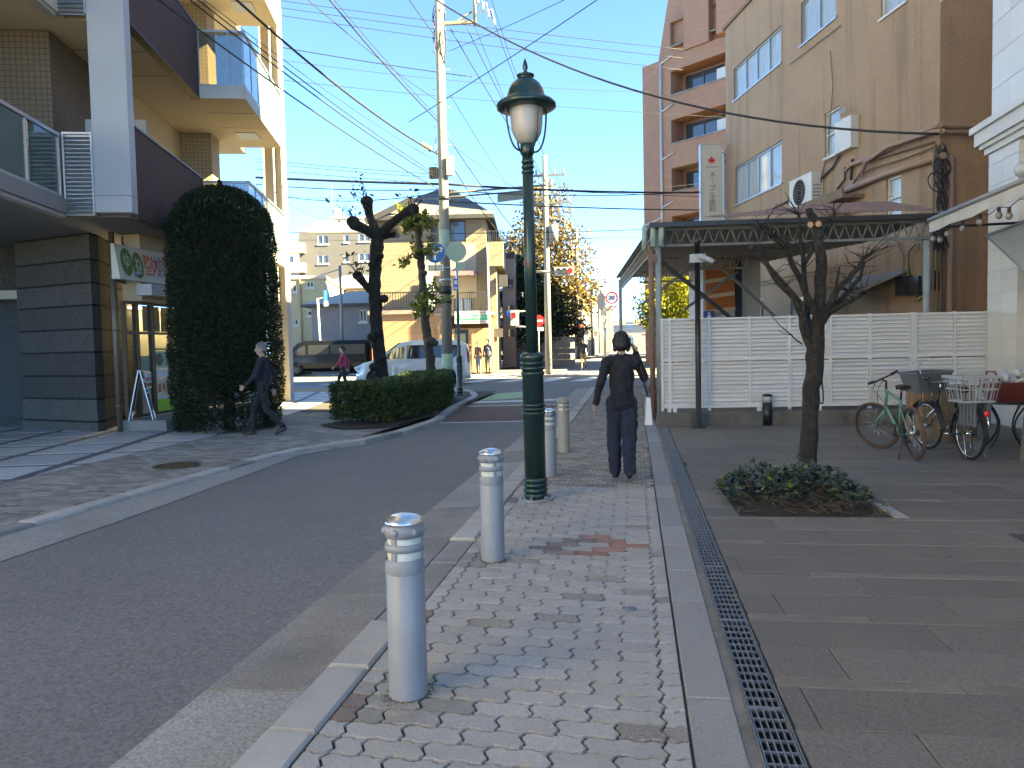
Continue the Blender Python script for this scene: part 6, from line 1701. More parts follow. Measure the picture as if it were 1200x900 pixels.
def bicycle(label, rear, head_deg, steer, fm, tm, rim_m, lady=False, lean=0.0):
    t = thing('bicycle', label, 'bicycle', (rear.x, rear.y, 0), head_deg); t.rotation_euler = (R(lean), 0, R(head_deg))
    Rw = .34 if not lady else .33; wb = 1.04 if not lady else 1.0
    MY = Matrix.Rotation(R(90),3,'X')
    wheel('rear_wheel', t, (0,0,Rw), Rw, tm, rim_m, MY, .019)
    # steering axis
    hb_, ht_ = Vector((wb-.21,0,.58)), Vector((wb-.29,0,.86 if not lady else .80)); ax = (ht_-hb_).normalized()
    Ms = Matrix.Rotation(R(steer), 3, ax)
    def st(p): return hb_+Ms @ (Vector(p)-hb_)
    fc_ = st((wb,0,Rw)); wheel('front_wheel', t, fc_, Rw, tm, rim_m, Ms @ MY, .019)
    bb = Vector((.43,0,.28)); stt = Vector((.30,0,.74 if not lady else .72))
    mb = MB()
    if not lady:
        mb.tube([ht_-ax*.03, stt-Vector((0,0,.02))], .017, 10); mb.tube([hb_+ax*.05, bb], .021, 10)
    else:
        mb.tube([hb_+ax*.10, Vector((.62,0,.42)), bb+Vector((0,0,.10))], .022, 10); mb.tube([hb_+ax*.04, Vector((.66,0,.34)), bb], .02, 10)
    mb.tube([bb, stt], .017, 10); mb.tube([hb_, ht_], .022, 12)
    for s_ in (-1, 1):
        mb.tube([bb+Vector((0,s_*.03,0)), Vector((.1,s_*.05,.31)), Vector((0,s_*.055,Rw))], .010, 8); mb.tube([stt+Vector((.02,s_*.02,-.06)), Vector((0,s_*.055,Rw))], .009, 8)
    mb.build('frame', fm, t)
    mb = MB()
    for s_ in (-1, 1): mb.tube([st(hb_+Vector((.01,s_*.045,-.03))), st(((hb_.x+wb)/2+.02,s_*.055,.44)), st((wb,s_*.055,Rw))], .012, 8)
    mb.tube([st(hb_+Vector((.01,-.05,-.02))), st(hb_+Vector((.01,.05,-.02)))], .014, 8); mb.build('fork', fm if not lady else chrome, t)
    tp_ = ht_+ax*.10
    mb = MB(); mb.tube([ht_, tp_, st(tp_+Vector((.06,0,.03)))], .015, 8)
    hc = tp_+Vector((.06,0,.04))
    if not lady: hpts = [hc+Vector((-.03,.31,.02)), hc+Vector((0,.12,0)), hc, hc+Vector((0,-.12,0)), hc+Vector((-.03,-.31,.02))]
    else: hpts = [hc+Vector((-.22,.27,.07)), hc+Vector((-.05,.24,.07)), hc+Vector((.0,.08,.0)), hc+Vector((0,-.08,0)), hc+Vector((-.05,-.24,.07)), hc+Vector((-.22,-.27,.07))]
    mb.tube([st(p) for p in hpts], .012, 8); hb2 = mb.build('handlebar', bk_blk if not lady else chrome, t)
    for e0, e1 in ((hpts[0],hpts[1]),(hpts[-1],hpts[-2])):
        a_, b_ = st(e0), st(e0+(e1-e0)*.62); mb = MB(); mb.tube([a_, b_], .019, 10); mb.build('grip', grip_m, hb2)
        mb = MB(); mb.tube([b_, b_+Vector((.05,0,-.01)), a_+Vector((.06,0,-.02))], .006, 6); mb.build('brake_lever', bk_blk, hb2)
    mb = MB()
    mb.tube([st(hc+Vector((.02,.1,0))), st(hc+Vector((.12,.06,-.12))), hb_+ax*.1+Vector((.05,.02,0)), bb+(stt-bb)*.3], .004, 5); mb.tube([st(hc+Vector((.02,-.1,0))), st(hc+Vector((.14,-.05,-.16))), st((wb-.12,.03,.60))], .004, 5); mb.build('brake_cable', cable_m, t)
    # saddle
    mb = MB(); sz = .90 if not lady else .86
    mb.tube([stt, Vector((stt.x-.05,0,sz-.05))], .013, 8); mb.build('seat_post', bk_blk if not lady else chrome, t)
    prof = [(-.14,.075,0),(-.11,.085,.015),(-.03,.06,.02),(.05,.03,.015),(.13,.018,.005),(.145,.008,-.005)]
    mb = MB(); mb.s = True; i0 = None
    for x_, w_, z_ in prof:
        base = mb.vs([(stt.x-.04+x_, w_*math.cos(a_), sz+z_+(.022*math.sin(a_) if math.sin(a_) > 0 else .04*math.sin(a_))) for a_ in [k*math.pi/5 for k in range(10)]])
        if i0 is not None:
            for k in range(10): mb.fc((i0+k, i0+(k+1) % 10, base+(k+1) % 10, base+k))
        else: mb.fc([base+k for k in range(10)])
        i0 = base
    mb.fc([i0+k for k in range(10)][::-1]); mb.build('saddle', grip_m, t)
    # crank, pedals, chain
    mb = MB(); mb.lathe([(.02,-.004),(.09,-.004),(.09,.004),(.02,.004)], 24, bb+Vector((0,-.055,0)), axis=MY); mb.tube([bb+Vector((0,-.07,0)), bb+Vector((.10,-.075,-.13))], .010, 6); mb.tube([bb+Vector((0,.07,0)), bb+Vector((-.10,.075,.13))], .010, 6); mb.tube([bb+Vector((0,-.08,0)), bb+Vector((0,.08,0))], .018, 10)
    cr = mb.build('crank', bk_blk if not lady else chrome, t)
    for s_ in (-1, 1):
        p = bb+Vector((-s_*.10,s_*.12,s_*.13)); mb = MB(); mb.box(p, (.09,.085,.022)); mb.build('pedal', mat('pedal', (.10,.05,.02), .6) if 'pedal' not in MATS else MATS['pedal'], cr)
    mb = MB(); mb.tube([bb+Vector((0,-.055,.088)), (0,-.055,Rw+.035)], .005, 5); mb.tube([bb+Vector((0,-.055,-.088)), (.02,-.055,Rw-.05),(0,-.055,Rw-.04)], .005, 5); mb.lathe([(.015,-.012),(.04,-.012),(.036,.012),(.015,.012)], 16, (0,-.055,Rw), axis=MY); mb.build('chain', bk_blk, t)
    if not lady:
        mb = MB(); mb.tube([(.12,.06,.32),(.02,.20,.0)], .009, 6); mb.box((.02,.205,.008),(.05,.03,.015)); mb.build('kickstand', bk_blk, t)
        mb = MB(); mb.ball((-.03,0,.66),(.018,.022,.022),8,6); mb.build('rear_reflector', redref, t)
    return t, st, hc, Rw, wb
r1, f1 = G(1073,539), G(1034,518)
dg1 = math.degrees(math.atan2(f1.y-r1.y, f1.x-r1.x))
bicycle('sea green bicycle with brown tyres on its kickstand before the fence', r1, 93, 36, sea, tyre_b, bk_blk, False, -5)
r2 = G(1136,539)
b2, st2, hc2, Rw2, wb2 = bicycle('black city bicycle with grey baskets front and rear', r2, 97, 8, bk_blk, tyre, chrome, True, 0)
# guards, rack, stand, lamps of the city bicycle
for c_, a0, a1 in (((0,0,Rw2), 20, 190), ((wb2,0,Rw2), 10, 140)):
    old = None; mb = MB()
    for k in range(15):
        a_ = R(a0+(a1-a0)*k/14); row = [(c_[0]+(Rw2+.025)*math.cos(a_), s_, c_[2]+(Rw2+.025)*math.sin(a_)) for s_ in (-.028, .028)]
        if c_[0] > .5: row = [st2(p) for p in row]
        if old: mb.quad(old[0], old[1], row[1], row[0])
        old = row
    mb.build('mudguard', bk_blk, b2)
mb = MB()
for s_ in (-.06,-.02,.02,.06): mb.tube([(-.22,s_,.72),(.2,s_,.72)], .006, 6)
for x_ in (-.22,0,.2): mb.tube([(x_,-.07,.72),(x_,.07,.72)], .006, 6)
for s_ in (-1,1): mb.tube([(-.18,s_*.06,.72),(0,s_*.065,Rw2)], .006, 6)
mb.build('rear_rack', bk_blk, b2)
mb = MB(); mb.tube([(0,.07,Rw2),(-.16,.13,.0),(-.16,-.13,.0),(0,-.07,Rw2)], .009, 8); mb.build('stand', chrome, b2)
mb = MB(); mb.ball((-.36,0,.60),(.02,.04,.045),8,6); mb.build('rear_reflector', redref, b2)
mb = MB(); mb.tube([(-.37,.0,.58),(-.40,.0,.42)], .014, 6); mb.build('dress_guard_bracket', chrome, b2)
for s_ in (-1, 1):       # black skirt guards either side of the rear wheel
    mb = MB(); n = 5
    for k in range(n): mb.bx(-.28+k*.075,-.28+k*.075+.05,s_*.085-.006,s_*.085+.006,.46,.70)
    mb.bx(-.30,.10,s_*.085-.007,s_*.085+.007,.70,.73); mb.bx(-.30,.10,s_*.085-.007,s_*.085+.007,.44,.465); mb.build('skirt_guard', plastic_g, b2)
def basket(name, par, c, lx_, ly_, h, m, flare=.06, bars=None, solid=False, f=lambda p: p):
    mb = MB(); c = Vector(c)
    def ring(z, e, th=.014):
        a, b = lx_/2+e, ly_/2+e; p = [f(c+Vector(q)) for q in ((-a,-b,z),(a,-b,z),(a,b,z),(-a,b,z))]
        for i in range(4): mb.beam(p[i], p[(i+1) % 4], th, th*1.6)
    ring(h, flare, .02); ring(0, 0)
    if not solid: ring(h*.5, flare*.5, .010); ring(h*.78, flare*.78, .008)
    bo = MB(); a, b = lx_/2, ly_/2
    if solid:
        A = [(-a,-b,.01),(a,-b,.01),(a,b,.01),(-a,b,.01)]; e = flare; B_ = [(-a-e,-b-e,h),(a+e,-b-e,h),(a+e,b+e,h),(-a-e,b+e,h)]
        for i in range(4):
            q = [f(c+Vector(A[i])), f(c+Vector(A[(i+1) % 4])), f(c+Vector(B_[(i+1) % 4])), f(c+Vector(B_[i]))]; bo.quad(*q); bo.quad(*[f(c+(Vector(w_)*.97)) for w_ in (B_[i], B_[(i+1) % 4], A[(i+1) % 4], A[i])])
        bo.quad(*[f(c+Vector(q)) for q in A])
    else:
        nb = bars or 9
        for k in range(nb+1):
            u = -1+2*k/nb
            for q0, q1 in (((a*u,-b,0),((a+flare)*u,-b-flare,h)),((a*u,b,0),((a+flare)*u,b+flare,h)),((-a,b*u,0),(-a-flare,(b+flare)*u,h)),((a,b*u,0),(a+flare,(b+flare)*u,h))):
                bo.beam(f(c+Vector(q0)), f(c+Vector(q1)), .012, .006)
        for k in range(5): u = -1+2*(k+.5)/5; bo.beam(f(c+Vector((-a,b*u,.005))), f(c+Vector((a,b*u,.005))), .03, .006)
    o = mb.build(name, m, par); bo.build('basket_side', m, o); return o
basket('front_basket', b2, (wb2-.02,0,.80), .30,.38,.26, plastic_g, .06, None, True, st2)
basket('rear_basket', b2, (-.03,0,.735), .36,.36,.30, plastic_l, .05, 6)
mb = MB(); mb.tube([st2(hc2+Vector((-.05,.24,.07))), st2(hc2+Vector((-.02,.27,.22)))], .006, 6); mb.torus(st2(hc2+Vector((-.02,.29,.27))), .05, .006, None, 16, 5); mb.build('bell_and_mirror', chrome, b2)

# ---------------------------------------------------------------- crate, iron table, basket
wdp = G(1120, 522)
crate = thing('wooden_stand', 'brown wooden stand of upright boards behind the city bicycle', 'stand', (wdp.x+.12, wdp.y+.5, 0), 6)
bd = MB(); bd.bx(0,.11,0,.018,0,.78); bdm = bd.mesh('board', wood_m)
for k in range(6): put('board', bdm, crate, (-.38+k*.125, 0, random.uniform(0,.01)), (0,0,random.gauss(0,.01)))
for k in range(4): put('board', bdm, crate, (-.39, .02+k*.125, 0), (0,0,R(90)))
mb = MB(); mb.bx(-.42,.40,-.02,.5,.78,.81); mb.build('top_board', wood_m, crate)
tb = G(1178, 528)
tab = thing('garden_table', 'small black iron table with curved legs by the white tiled wall', 'table', (tb.x+.12, tb.y+.25, 0), 0)
mb = MB(); mb.lathe([(0,.62),(.40,.62),(.41,.63),(.41,.645),(0,.65)], 32); mb.build('top', blk_metal, tab)
for k in range(4):
    a_ = k*math.pi/2+.5; pts = []
    for j in range(9): u = j/8; r_ = .30-.20*math.sin(u*math.pi)*.9+.08*u*0; pts.append((r_*math.cos(a_), r_*math.sin(a_), .62*u))
    mb = MB(); mb.tube(pts, .012, 8); mb.build('leg', blk_metal, tab)
rbk = thing('red_basket', 'dark red woven basket holding white plastic bags on the iron table', 'basket', (tb.x+.16, tb.y+.2, .652), 4)
basket('basket_body', rbk, (0,0,0), .50,.34,.24, plastic_r, .05, None, True)
mb = MB(); mb.tube([(-.24,-.19,.25),(-.27,-.1,.40),(-.27,.1,.40),(-.24,.19,.25)], .012, 6)
for k in range(7): mb.beam((-.31,-.18+.06*k,.24),(-.31,-.18+.06*k,.36),.006,.006)
mb.build('handle', plastic_r, rbk)
mb = MB(); rn = random.Random(2)
for z in (.06,.12,.18):
    for s_ in (-1,1): mb.beam((-.29,s_*(.185+.05*z/.24),z),(.29,s_*(.185+.05*z/.24),z),.008,.012)
mb.build('weave', plastic_r, rbk)
mb = MB()
for k in range(26): mb.ball((rn.uniform(-.2,.2), rn.uniform(-.12,.12), .24+rn.uniform(0,.14)), (rn.uniform(.04,.09), rn.uniform(.03,.07), rn.uniform(.03,.07)), 7, 5, Euler((rn.random()*3,rn.random()*3,rn.random()*3)).to_matrix())
bag = remesh(mb, .012, None, 1); bag.materials.append(mat('plastic_bag', (.55,.54,.52), .3, .15, 14, .8, 50, bdist=.02)); bg_ = bpy.data.objects.new('plastic_bags', bag); COL.objects.link(bg_); bg_.parent = rbk
ez = G(1196, 540)
mb = MB(); es = thing('metal_easel', 'grey metal frame leg of a sign stand at the right edge', 'stand', (ez.x+.12, ez.y, 0), 15)
mb.beam((-.12,0,0),(.05,.1,1.0),.05,.03); mb.beam((.42,0,0),(.25,.1,1.0),.05,.03); mb.build('leg', alum_d, es)
mb = MB(); mb.bx(.0,.34,.05,.09,.45,1.0); mb.build('panel', plastic_g, es)

# ---------------------------------------------------------------- poles, signals, signs
pole_c = mat('pole_concrete', (.25,.238,.208), .85, .12, 3, .2, 60, dirt=.2, dcol=(.19,.18,.15), dscale=1.5)
pole_gr = mat('pole_green_band', (.30,.40,.31), .7, .1, 4)
up_ = D(525.5, 470, 25.0); up_.z = gz(25)
topx = D(513, -60, 25.0)
pole = thing('utility_pole', 'concrete utility pole wrapped with cables, boxes and step bolts at the hedge corner', 'pole', up_)
tv = topx-up_
mb = MB(); mb.tube([(0,0,-.1), tv*.5, tv], [.185,.16,.125], 20); mb.build('shaft', pole_c, pole)
mb = MB(); pp = lambda py: (D(525-(470-py)*.0236, py, 25.0)-up_)
def at_pole(py):
    z = D(520, py, 25.0).z-up_.z; t = z/tv.z; return tv*t
def ptube(py0, py1, r, m, nm): mb = MB(); mb.tube([at_pole(py0), at_pole(py1)], r, 18); return mb.build(nm, m, pole)
ptube(455,415,.192,pole_gr,'pole_band'); ptube(300,270,.178,pole_gr,'pole_band'); ptube(235,231,.2,blk_metal,'strap'); ptube(345,336,.205,blk_metal,'strap'); ptube(356,353,.205,blk_metal,'strap'); ptube(330,327,.2,alum,'strap'); ptube(316,314,.2,alum,'strap')
mb = MB(); rn = random.Random(4)
for k in range(26):
    z0 = rn.uniform(-40,45); a0 = rn.uniform(0,6.28); b0 = at_pole(z0); b1 = at_pole(z0+rn.uniform(15,45)); mb.tube([b0+Vector((.17*math.cos(a0),.17*math.sin(a0),0)), (b0+b1)/2+Vector((.24*math.cos(a0+.4),.24*math.sin(a0+.4),0)), b1+Vector((.17*math.cos(a0+.8),.17*math.sin(a0+.8),0))], .014, 5)
for k in range(16):
    z0 = rn.uniform(150,245); a0 = rn.uniform(0,6.28); b0 = at_pole(z0); b1 = at_pole(z0+rn.uniform(8,25)); mb.tube([b0+Vector((.19*math.cos(a0),.19*math.sin(a0),0)), (b0+b1)/2+Vector((.27*math.cos(a0+.4),.27*math.sin(a0+.4),0)), b1+Vector((.2*math.cos(a0+.8),.2*math.sin(a0+.8),0))], .014, 5)
mb.build('cable_wrap', mat('old_cable', (.10,.09,.08), .8, .2, 9), pole)
for py in range(60, 230, 22):
    mb = MB(); b0 = at_pole(py); s_ = 1 if (py//22) % 2 else -1; mb.cyl(b0, b0+Vector((s_*.30,.02,0)), .012, n=6); mb.build('step_bolt', alum, pole)
for py, s_, w_, h_, m in ((196,.28,.22,.62,ac_w),(203,-.3,.26,.36,blk_metal)):
    b0 = at_pole(py)+Vector((s_,-.1,0)); mb = MB(); mb.box(b0, (w_,.2,h_)); mb.build('junction_box', m, pole)
b0 = at_pole(28); mb = MB(); mb.beam(b0, b0+Vector((1.25,.1,.0)), .10,.10); mb.beam(b0+Vector((.5,.05,0)), b0+Vector((1.1,.1,.35)), .05,.05); mb.tube([b0+Vector((1.2,.1,-.1)), b0+Vector((1.2,.1,1.9))], .06, 10); mb.build('cross_arm', pole_c, pole)
for k in range(4):
    p = b0+Vector((1.25+.18*k,.1,1.0-.25*k)); mb = MB(); mb.tube([b0+Vector((1.2,.1,.9-.2*k)), p+Vector((0,0,.1)), p+Vector((.06,0,-.25))], .02, 6); mb.lathe([(.03,-.3),(.05,-.24),(.03,-.2),(.05,-.15),(.03,-.1)], 10, p+Vector((.06,0,-.1))); mb.build('insulator', ac_w, pole)
# boxes on the cable near the pole
mb = MB(); p = D(500,172,24.4)-up_; mb.box(p, (.34,.16,.16), Matrix.Rotation(R(35),3,'Y')); mb.build('splice_box', plastic_l, pole)
# blue round sign with white forked arrow and plate
def disc_sign(par, c, r_, m, M_=None, th=.02, name='sign_face'):
    mb = MB(); mb.lathe([(0,-th/2),(r_,-th/2),(r_,th/2),(0,th/2)], 36, c, False, axis=Matrix.Rotation(R(90),3,'X')); return mb.build(name, m, par)
sblue = mat('traffic_blue', (.012,.13,.46), .35, .05, 5)
bs = D(510, 296, 24.3)
sgn1 = thing('road_sign', 'blue round sign with white forked arrow strapped to the concrete pole', 'sign', bs, 8)
s_f = disc_sign(sgn1, (0,0,0), .345, sblue); mb = MB(); mb.torus((0,-.011,0), .335, .006, Matrix.Rotation(R(90),3,'X'), 36, 4); mb.build('sign_rim', whitem, s_f)
arrow = MB()
Y_ = -.0125
def ap(poly): arrow.prismd(poly, (0,Y_,0), (1,0,0), (0,0,1), .003)
ap([(-.045,-.24),(.025,-.24),(.025,-.02),(-.045,-.02)])
ap([(-.045,-.02),(.025,-.02),(-.09,.12),(-.14,.08)]); ap([(-.17,.05),(-.06,.13),(-.15,.17)])
ap([(.0,-.03),(.03,-.06),(.16,.07),(.11,.12)]); ap([(.03,.03),(.10,.0),(.17,.07),(.10,.10)]); ap([(.10,.17),(.25,.15),(.20,-.01)])
arrow.build('arrow', whitem, s_f)
mb = MB(); mb.box((0,0,-.50), (.5,.015,.22)); pz_ = mb.build('sub_plate', whitem, sgn1)
mb = MB()
for k in range(6):
    for j in range(2): mb.box((-.19+.075*k,-.009,-.455-.085*j), (.05,.003,.05))
mb.build('plate_print', gry, pz_)
mb = MB(); mb.cyl((0,.02,-.6),(0,.02,.3),.03); mb.beam((0,.02,.0),(.42,.3,.0),.03,.03); mb.build('sign_post', alum, sgn1)
# dark green pole with the backs of two signs
gp_ = D(539, 466, 23.0); gp_.z = gz(23)
gpo = thing('sign_pole', 'dark green pole carrying the pale green backs of two road signs beside the crossing', 'pole', gp_, 10)
hgt = D(537,286,23.0).z-gp_.z
mb = MB(); mb.lathe([(.15,0),(.15,.02),(.10,.03),(.10,1.15),(.11,1.2),(.05,1.25),(.045,hgt*.55)], 24); ringset(mb, (.1,.2,.8,.9,1.05), .10); mb.build('shaft', lamp_g, gpo)
mb = MB(); mb.lathe([(.04,hgt*.55),(.04,hgt)], 16); mb.build('upper_shaft', alum, gpo)
mint = mat('sign_back_green', (.34,.44,.34), .5, .06, 5)
c_ = D(538,296,22.7)-gp_; c_ = Matrix.Rotation(R(-10),3,'Z') @ c_
disc_sign(gpo, (0,-.09,hgt-.27), .31, mint, name='sign_back'); mb = MB(); mb.box((.12,-.09,hgt-.72), (.30,.02,.26)); mb.build('sign_back', mint, gpo)
for z in (.18,.34): mb = MB(); mb.beam((-.2,-.07,hgt-z),(.2,-.07,hgt-z),.03,.03); mb.build('clamp', alum, gpo)
zz_ = D(537,334,23.0).z-gp_.z
mb = MB(); mb.box((-.04,-.06,zz_), (.16,.02,.36)); bb_ = mb.build('blue_plate', sblue, gpo)
mb = MB(); mb.box((-.04,-.072,zz_+.06), (.10,.003,.12)); mb.box((-.04,-.072,zz_-.11), (.10,.003,.05)); mb.build('plate_print', whitem, bb_)
# arm with the pale direction board
arm = thing('direction_board', 'pale green and white board hung on two arms from the concrete pole', 'sign', up_)
pa_, pb_ = D(527,214,25)-up_, D(648,208,27)-up_
mb = MB(); mb.tube([D(526,226,25)-up_, D(640,217,27)-up_], .035, 8); mb.tube([D(526,231,25)-up_, D(640,222,27)-up_], .03, 8); mb.build('arm', pole_c, arm)
q0, q1, q2, q3 = [D(*p)-up_ for p in ((583,226,26.2),(616,222,26.8),(616,233,26.8),(583,237,26.2))]
th = Vector((0,.04,0)); mb = MB(); mb.hexa([q3,q2,q2+th,q3+th,q0,q1,q1+th,q0+th]); bo_ = mb.build('board', mat('board_pale', (.42,.46,.42), .6, .05, 4), arm)
mb = MB(); u_ = Vector((0,-.012,0)); m0, m1 = q3+(q2-q3)*.55+u_, q3+(q2-q3)*.95+u_; upv = (q0-q3)*.3; mb.quad(m0+upv, m1+upv, m1+upv*2, m0+upv*2); mb.build('board_print', mat('board_green', (.25,.42,.30), .6), bo_) if 'board_green' not in MATS else mb.build('board_print', mint, bo_)

# traffic signal facing us, red lit, on its arm
sp_ = D(627, 437, 36.0); sp_.z = gz(36)
sig = thing('traffic_signal', 'horizontal traffic signal with its red lamp lit on a grey arm', 'traffic light', sp_, 5)
FSs = Fr((sp_.x, sp_.y, sp_.z), 5)
h0 = FSs.hit(650,323,y=-.2); h1 = FSs.hit(672.5,313,y=-.2)
mb = MB(); mb.cyl((0,0,0),(0,0,h1.z+.6),.10); mb.tube([(0,0,(h0.z+h1.z)/2+.05),(h0.x,-.1,(h0.z+h1.z)/2)], .06, 8); mb.build('post', pole_c, sig)
mb = MB(); mb.bx(h0.x, h1.x, -.35, -.05, h0.z, h1.z); mb.build('housing', mat('signal_housing', (.50,.51,.50), .5), sig)
for k, m in enumerate((gry, gry, mat('red_lamp', (.7,.02,.015), .4, emit=((1,.03,.02), .12)))):
    cx_ = h0.x+(h1.x-h0.x)*(.2+.3*k); mb = MB(); mb.lathe([(0,-.01),(.12,-.01),(.13,.03)], 20, (cx_,-.36,(h0.z+h1.z)/2), axis=Matrix.Rotation(R(90),3,'X')); l_ = mb.build('lens', m, sig)
    mb = MB(); mb.lathe([(.14,.0),(.14,.16)], 16, (cx_,-.34,(h0.z+h1.z)/2), axis=Matrix.Rotation(R(90),3,'X'), caps=False); mb.build('visor', MATS['signal_housing'], l_)
# signal seen edge on, with a small pedestrian signal
p = D(604, 372, 37); sg2 = thing('side_signal', 'traffic signal seen from the side with red and blue faces left of the lamp', 'traffic light', (p.x, p.y, gz(37)))
zc = p.z-gz(37); mb = MB(); mb.cyl((.9,0,0),(.9,0,zc+.6),.08); mb.tube([(.9,0,zc+.3),(-.1,0,zc+.3)], .04, 6); mb.tube([(.9,0,zc-.5),(.0,0,zc-.45)], .04, 6); mb.build('post', ac_w, sg2)
mb = MB(); mb.bx(-.2,.15,-.3,.3,zc-.4,zc+.35); mb.build('housing', ac_w, sg2)
mb = MB(); mb.bx(-.42,-.21,-.1,.1,zc+.05,zc+.35); mb.build('blue_face', sblue, sg2); mb = MB(); mb.box((-.05,-.32,zc+.1),(.22,.03,.26)); mb.build('red_face', redref, sg2)
# no entry sign
p = D(631, 376, 38); ne = thing('no_entry_sign', 'red no entry sign with white bar and plate half hidden by the lamp', 'sign', (p.x, p.y, gz(38)), 5)
zc = p.z-gz(38); f_ = disc_sign(ne, (0,0,zc), .30, mat('traffic_red', (.60,.015,.02), .4)); mb = MB(); mb.box((0,-.012,zc),(.42,.005,.09)); mb.build('white_bar', whitem, f_)
mb = MB(); mb.box((.02,0,zc-.42),(.46,.012,.18)); mb.build('sub_plate', whitem, ne); mb = MB(); mb.cyl((0,.03,0),(0,.03,zc+.3),.03); mb.build('post', alum, ne)
# 30 limit sign, road mirror back
p = D(717, 349, 35); sl = thing('speed_sign', 'round speed limit sign reading 30 with red ring', 'sign', (p.x, p.y, gz(35)), 2)
zc = p.z-gz(35); f_ = disc_sign(sl, (0,0,zc), .30, whitem); mb = MB(); MX = Matrix.Rotation(R(90),3,'X')
for k in range(36):
    a, b = 2*math.pi*k/36, 2*math.pi*(k+1)/36; mb.quad(*[(r_*math.cos(t), -.014, zc+r_*math.sin(t)) for r_, t in ((.225,a),(.30,a),(.30,b),(.225,b))])
mb.build('red_ring', MATS['traffic_red'], f_); text('30', .30, mat('numeral_blue', (.02,.05,.20), .5), f_, face_xz(0,-.0145,zc), bold=.012)
mb = MB(); mb.box((.0,0,zc-.42),(.58,.012,.13)); pl__ = mb.build('sub_plate', whitem, sl); mb = MB(); mb.box((0,-.008,zc-.42),(.42,.003,.04)); mb.build('plate_bar', MATS['traffic_red'], pl__)
mb = MB(); mb.cyl((-.32,.05,0),(-.32,.05,zc-.3),.045); mb.beam((-.32,.05,zc-.2),(0,.03,zc-.1),.04,.04); mb.cyl((-.32,.05,zc-.3),(-.32,.05,zc),.04); mb.build('post', alum, sl)
p = D(705, 353, 35.4); rmr = thing('road_mirror', 'grey back of a round road mirror beside the speed limit sign', 'mirror', (p.x, p.y, gz(35)), 2)
zc = p.z-gz(35); mb = MB(); mb.lathe([(0,.16),(.2,.14),(.38,.05),(.41,0),(.41,-.03)], 28, (0,0,zc), axis=Matrix.Rotation(R(-60),3,'Z') @ Matrix.Rotation(R(-90),3,'X')); mb.build('mirror_back', gry, rmr); mb = MB(); mb.cyl((.1,.1,0),(.1,.1,zc),.04); mb.build('post', alum, rmr)
mb = MB(); p2_ = D(727,370,35.4); mb.bx(.85,1.05,0,.2,p2_.z-gz(35)-.2,p2_.z-gz(35)+.3)
# far poles with cross arms
def far_pole(label, px, pytop, dep, r_, arms, boxes=()):
    b = D(px, 430, dep); b.z = gz(b.y); t = thing('utility_pole', label, 'pole', b, 0); zt = D(px, pytop, dep).z-b.z
    mb = MB(); mb.tube([(0,0,-.2),(0,0,zt)], [r_, r_*.7], 12); mb.build('shaft', pole_c, t)
    for py, w_ in arms:
        z = D(px, py, dep).z-b.z; mb = MB(); mb.beam((-w_,0,z),(w_,0,z),.09,.09)
        for x_ in (-w_*.9,-w_*.45,w_*.45,w_*.9): mb.cyl((x_,0,z),(x_,0,z+.28),.045,n=6)
        mb.build('cross_arm', gry, t)
    for py, dx, w_, h_ in boxes:
        z = D(px, py, dep).z-b.z; mb = MB(); mb.lathe([(w_,-h_/2),(w_,h_/2),(0,h_/2)], 12, (dx,-.1,z)); mb.build('transformer', gry, t)
    return t
far_pole('tall utility pole with cross arms and transformer in front of the golden ginkgo', 643, 185, 37, .17, [(208,1.0),(240,1.25)], [(275,.38,.22,.8)])
far_pole('utility pole with cross arms down the far street, nearer of three', 678, 268, 66, .17, [(281,1.4),(308,1.5)], [])
far_pole('utility pole with square bracket down the far street, second of three', 695, 290, 82, .17, [(303,1.4),(315,1.3)], [(335,.4,.3,.9)])
far_pole('small utility pole farthest down the far street', 703, 318, 105, .17, [(328,1.5)], [])
# slender posts at the left of the crossing
p = D(375, 437, 42); wp = thing('bus_stop_post', 'tall white post with a small blue sign at the far kerb', 'sign', (p.x, p.y, gz(40)), 8)
zt = D(373,350,42).z-gz(40); mb = MB(); mb.cyl((.1,0,0),(0,0,zt),.06); mb.beam((0,0,zt-.03),(.5,0,zt+.08),.05,.05); mb.build('post', white_paint, wp)
mb = MB(); mb.bx(.38,.62,-.04,.04,zt-.15,zt+.45); mb.build('blue_sign', mat('pale_blue_sign', (.05,.28,.62), .4), wp); mb = MB(); mb.bx(.36,.66,-.05,.05,zt-.45,zt-.16); mb.build('white_box', white_paint, wp)
p = D(402, 430, 44); sp2 = thing('thin_pole', 'thin grey steel pole rising behind the black van', 'pole', (p.x, p.y, gz(42))); zt = D(400,312,44).z-gz(42)
mb = MB(); mb.cyl((0,0,0),(0,0,zt),.085); mb.tube([(0,0,zt-.2),(-1.2,.0,zt-.5)], .03, 6); mb.build('shaft', gry, sp2)
for k, (px, py, dd, lb_) in enumerate(((341,455,27,'short white post at the left end of the far kerb'),(463,446,26.5,'short white post before the white minivan, behind the pollards'))):
    p = D(px, py, dd); t = thing('marker_post', lb_, 'post', (p.x, p.y, gz(dd))); mb = MB(); mb.lathe([(.09,0),(.09,.75),(.05,.82),(0,.83)], 14); mb.build('post', white_paint, t); mb = MB(); mb.lathe([(.093,.5),(.093,.6)], 14, caps=False); mb.build('reflector_band', tape, t)

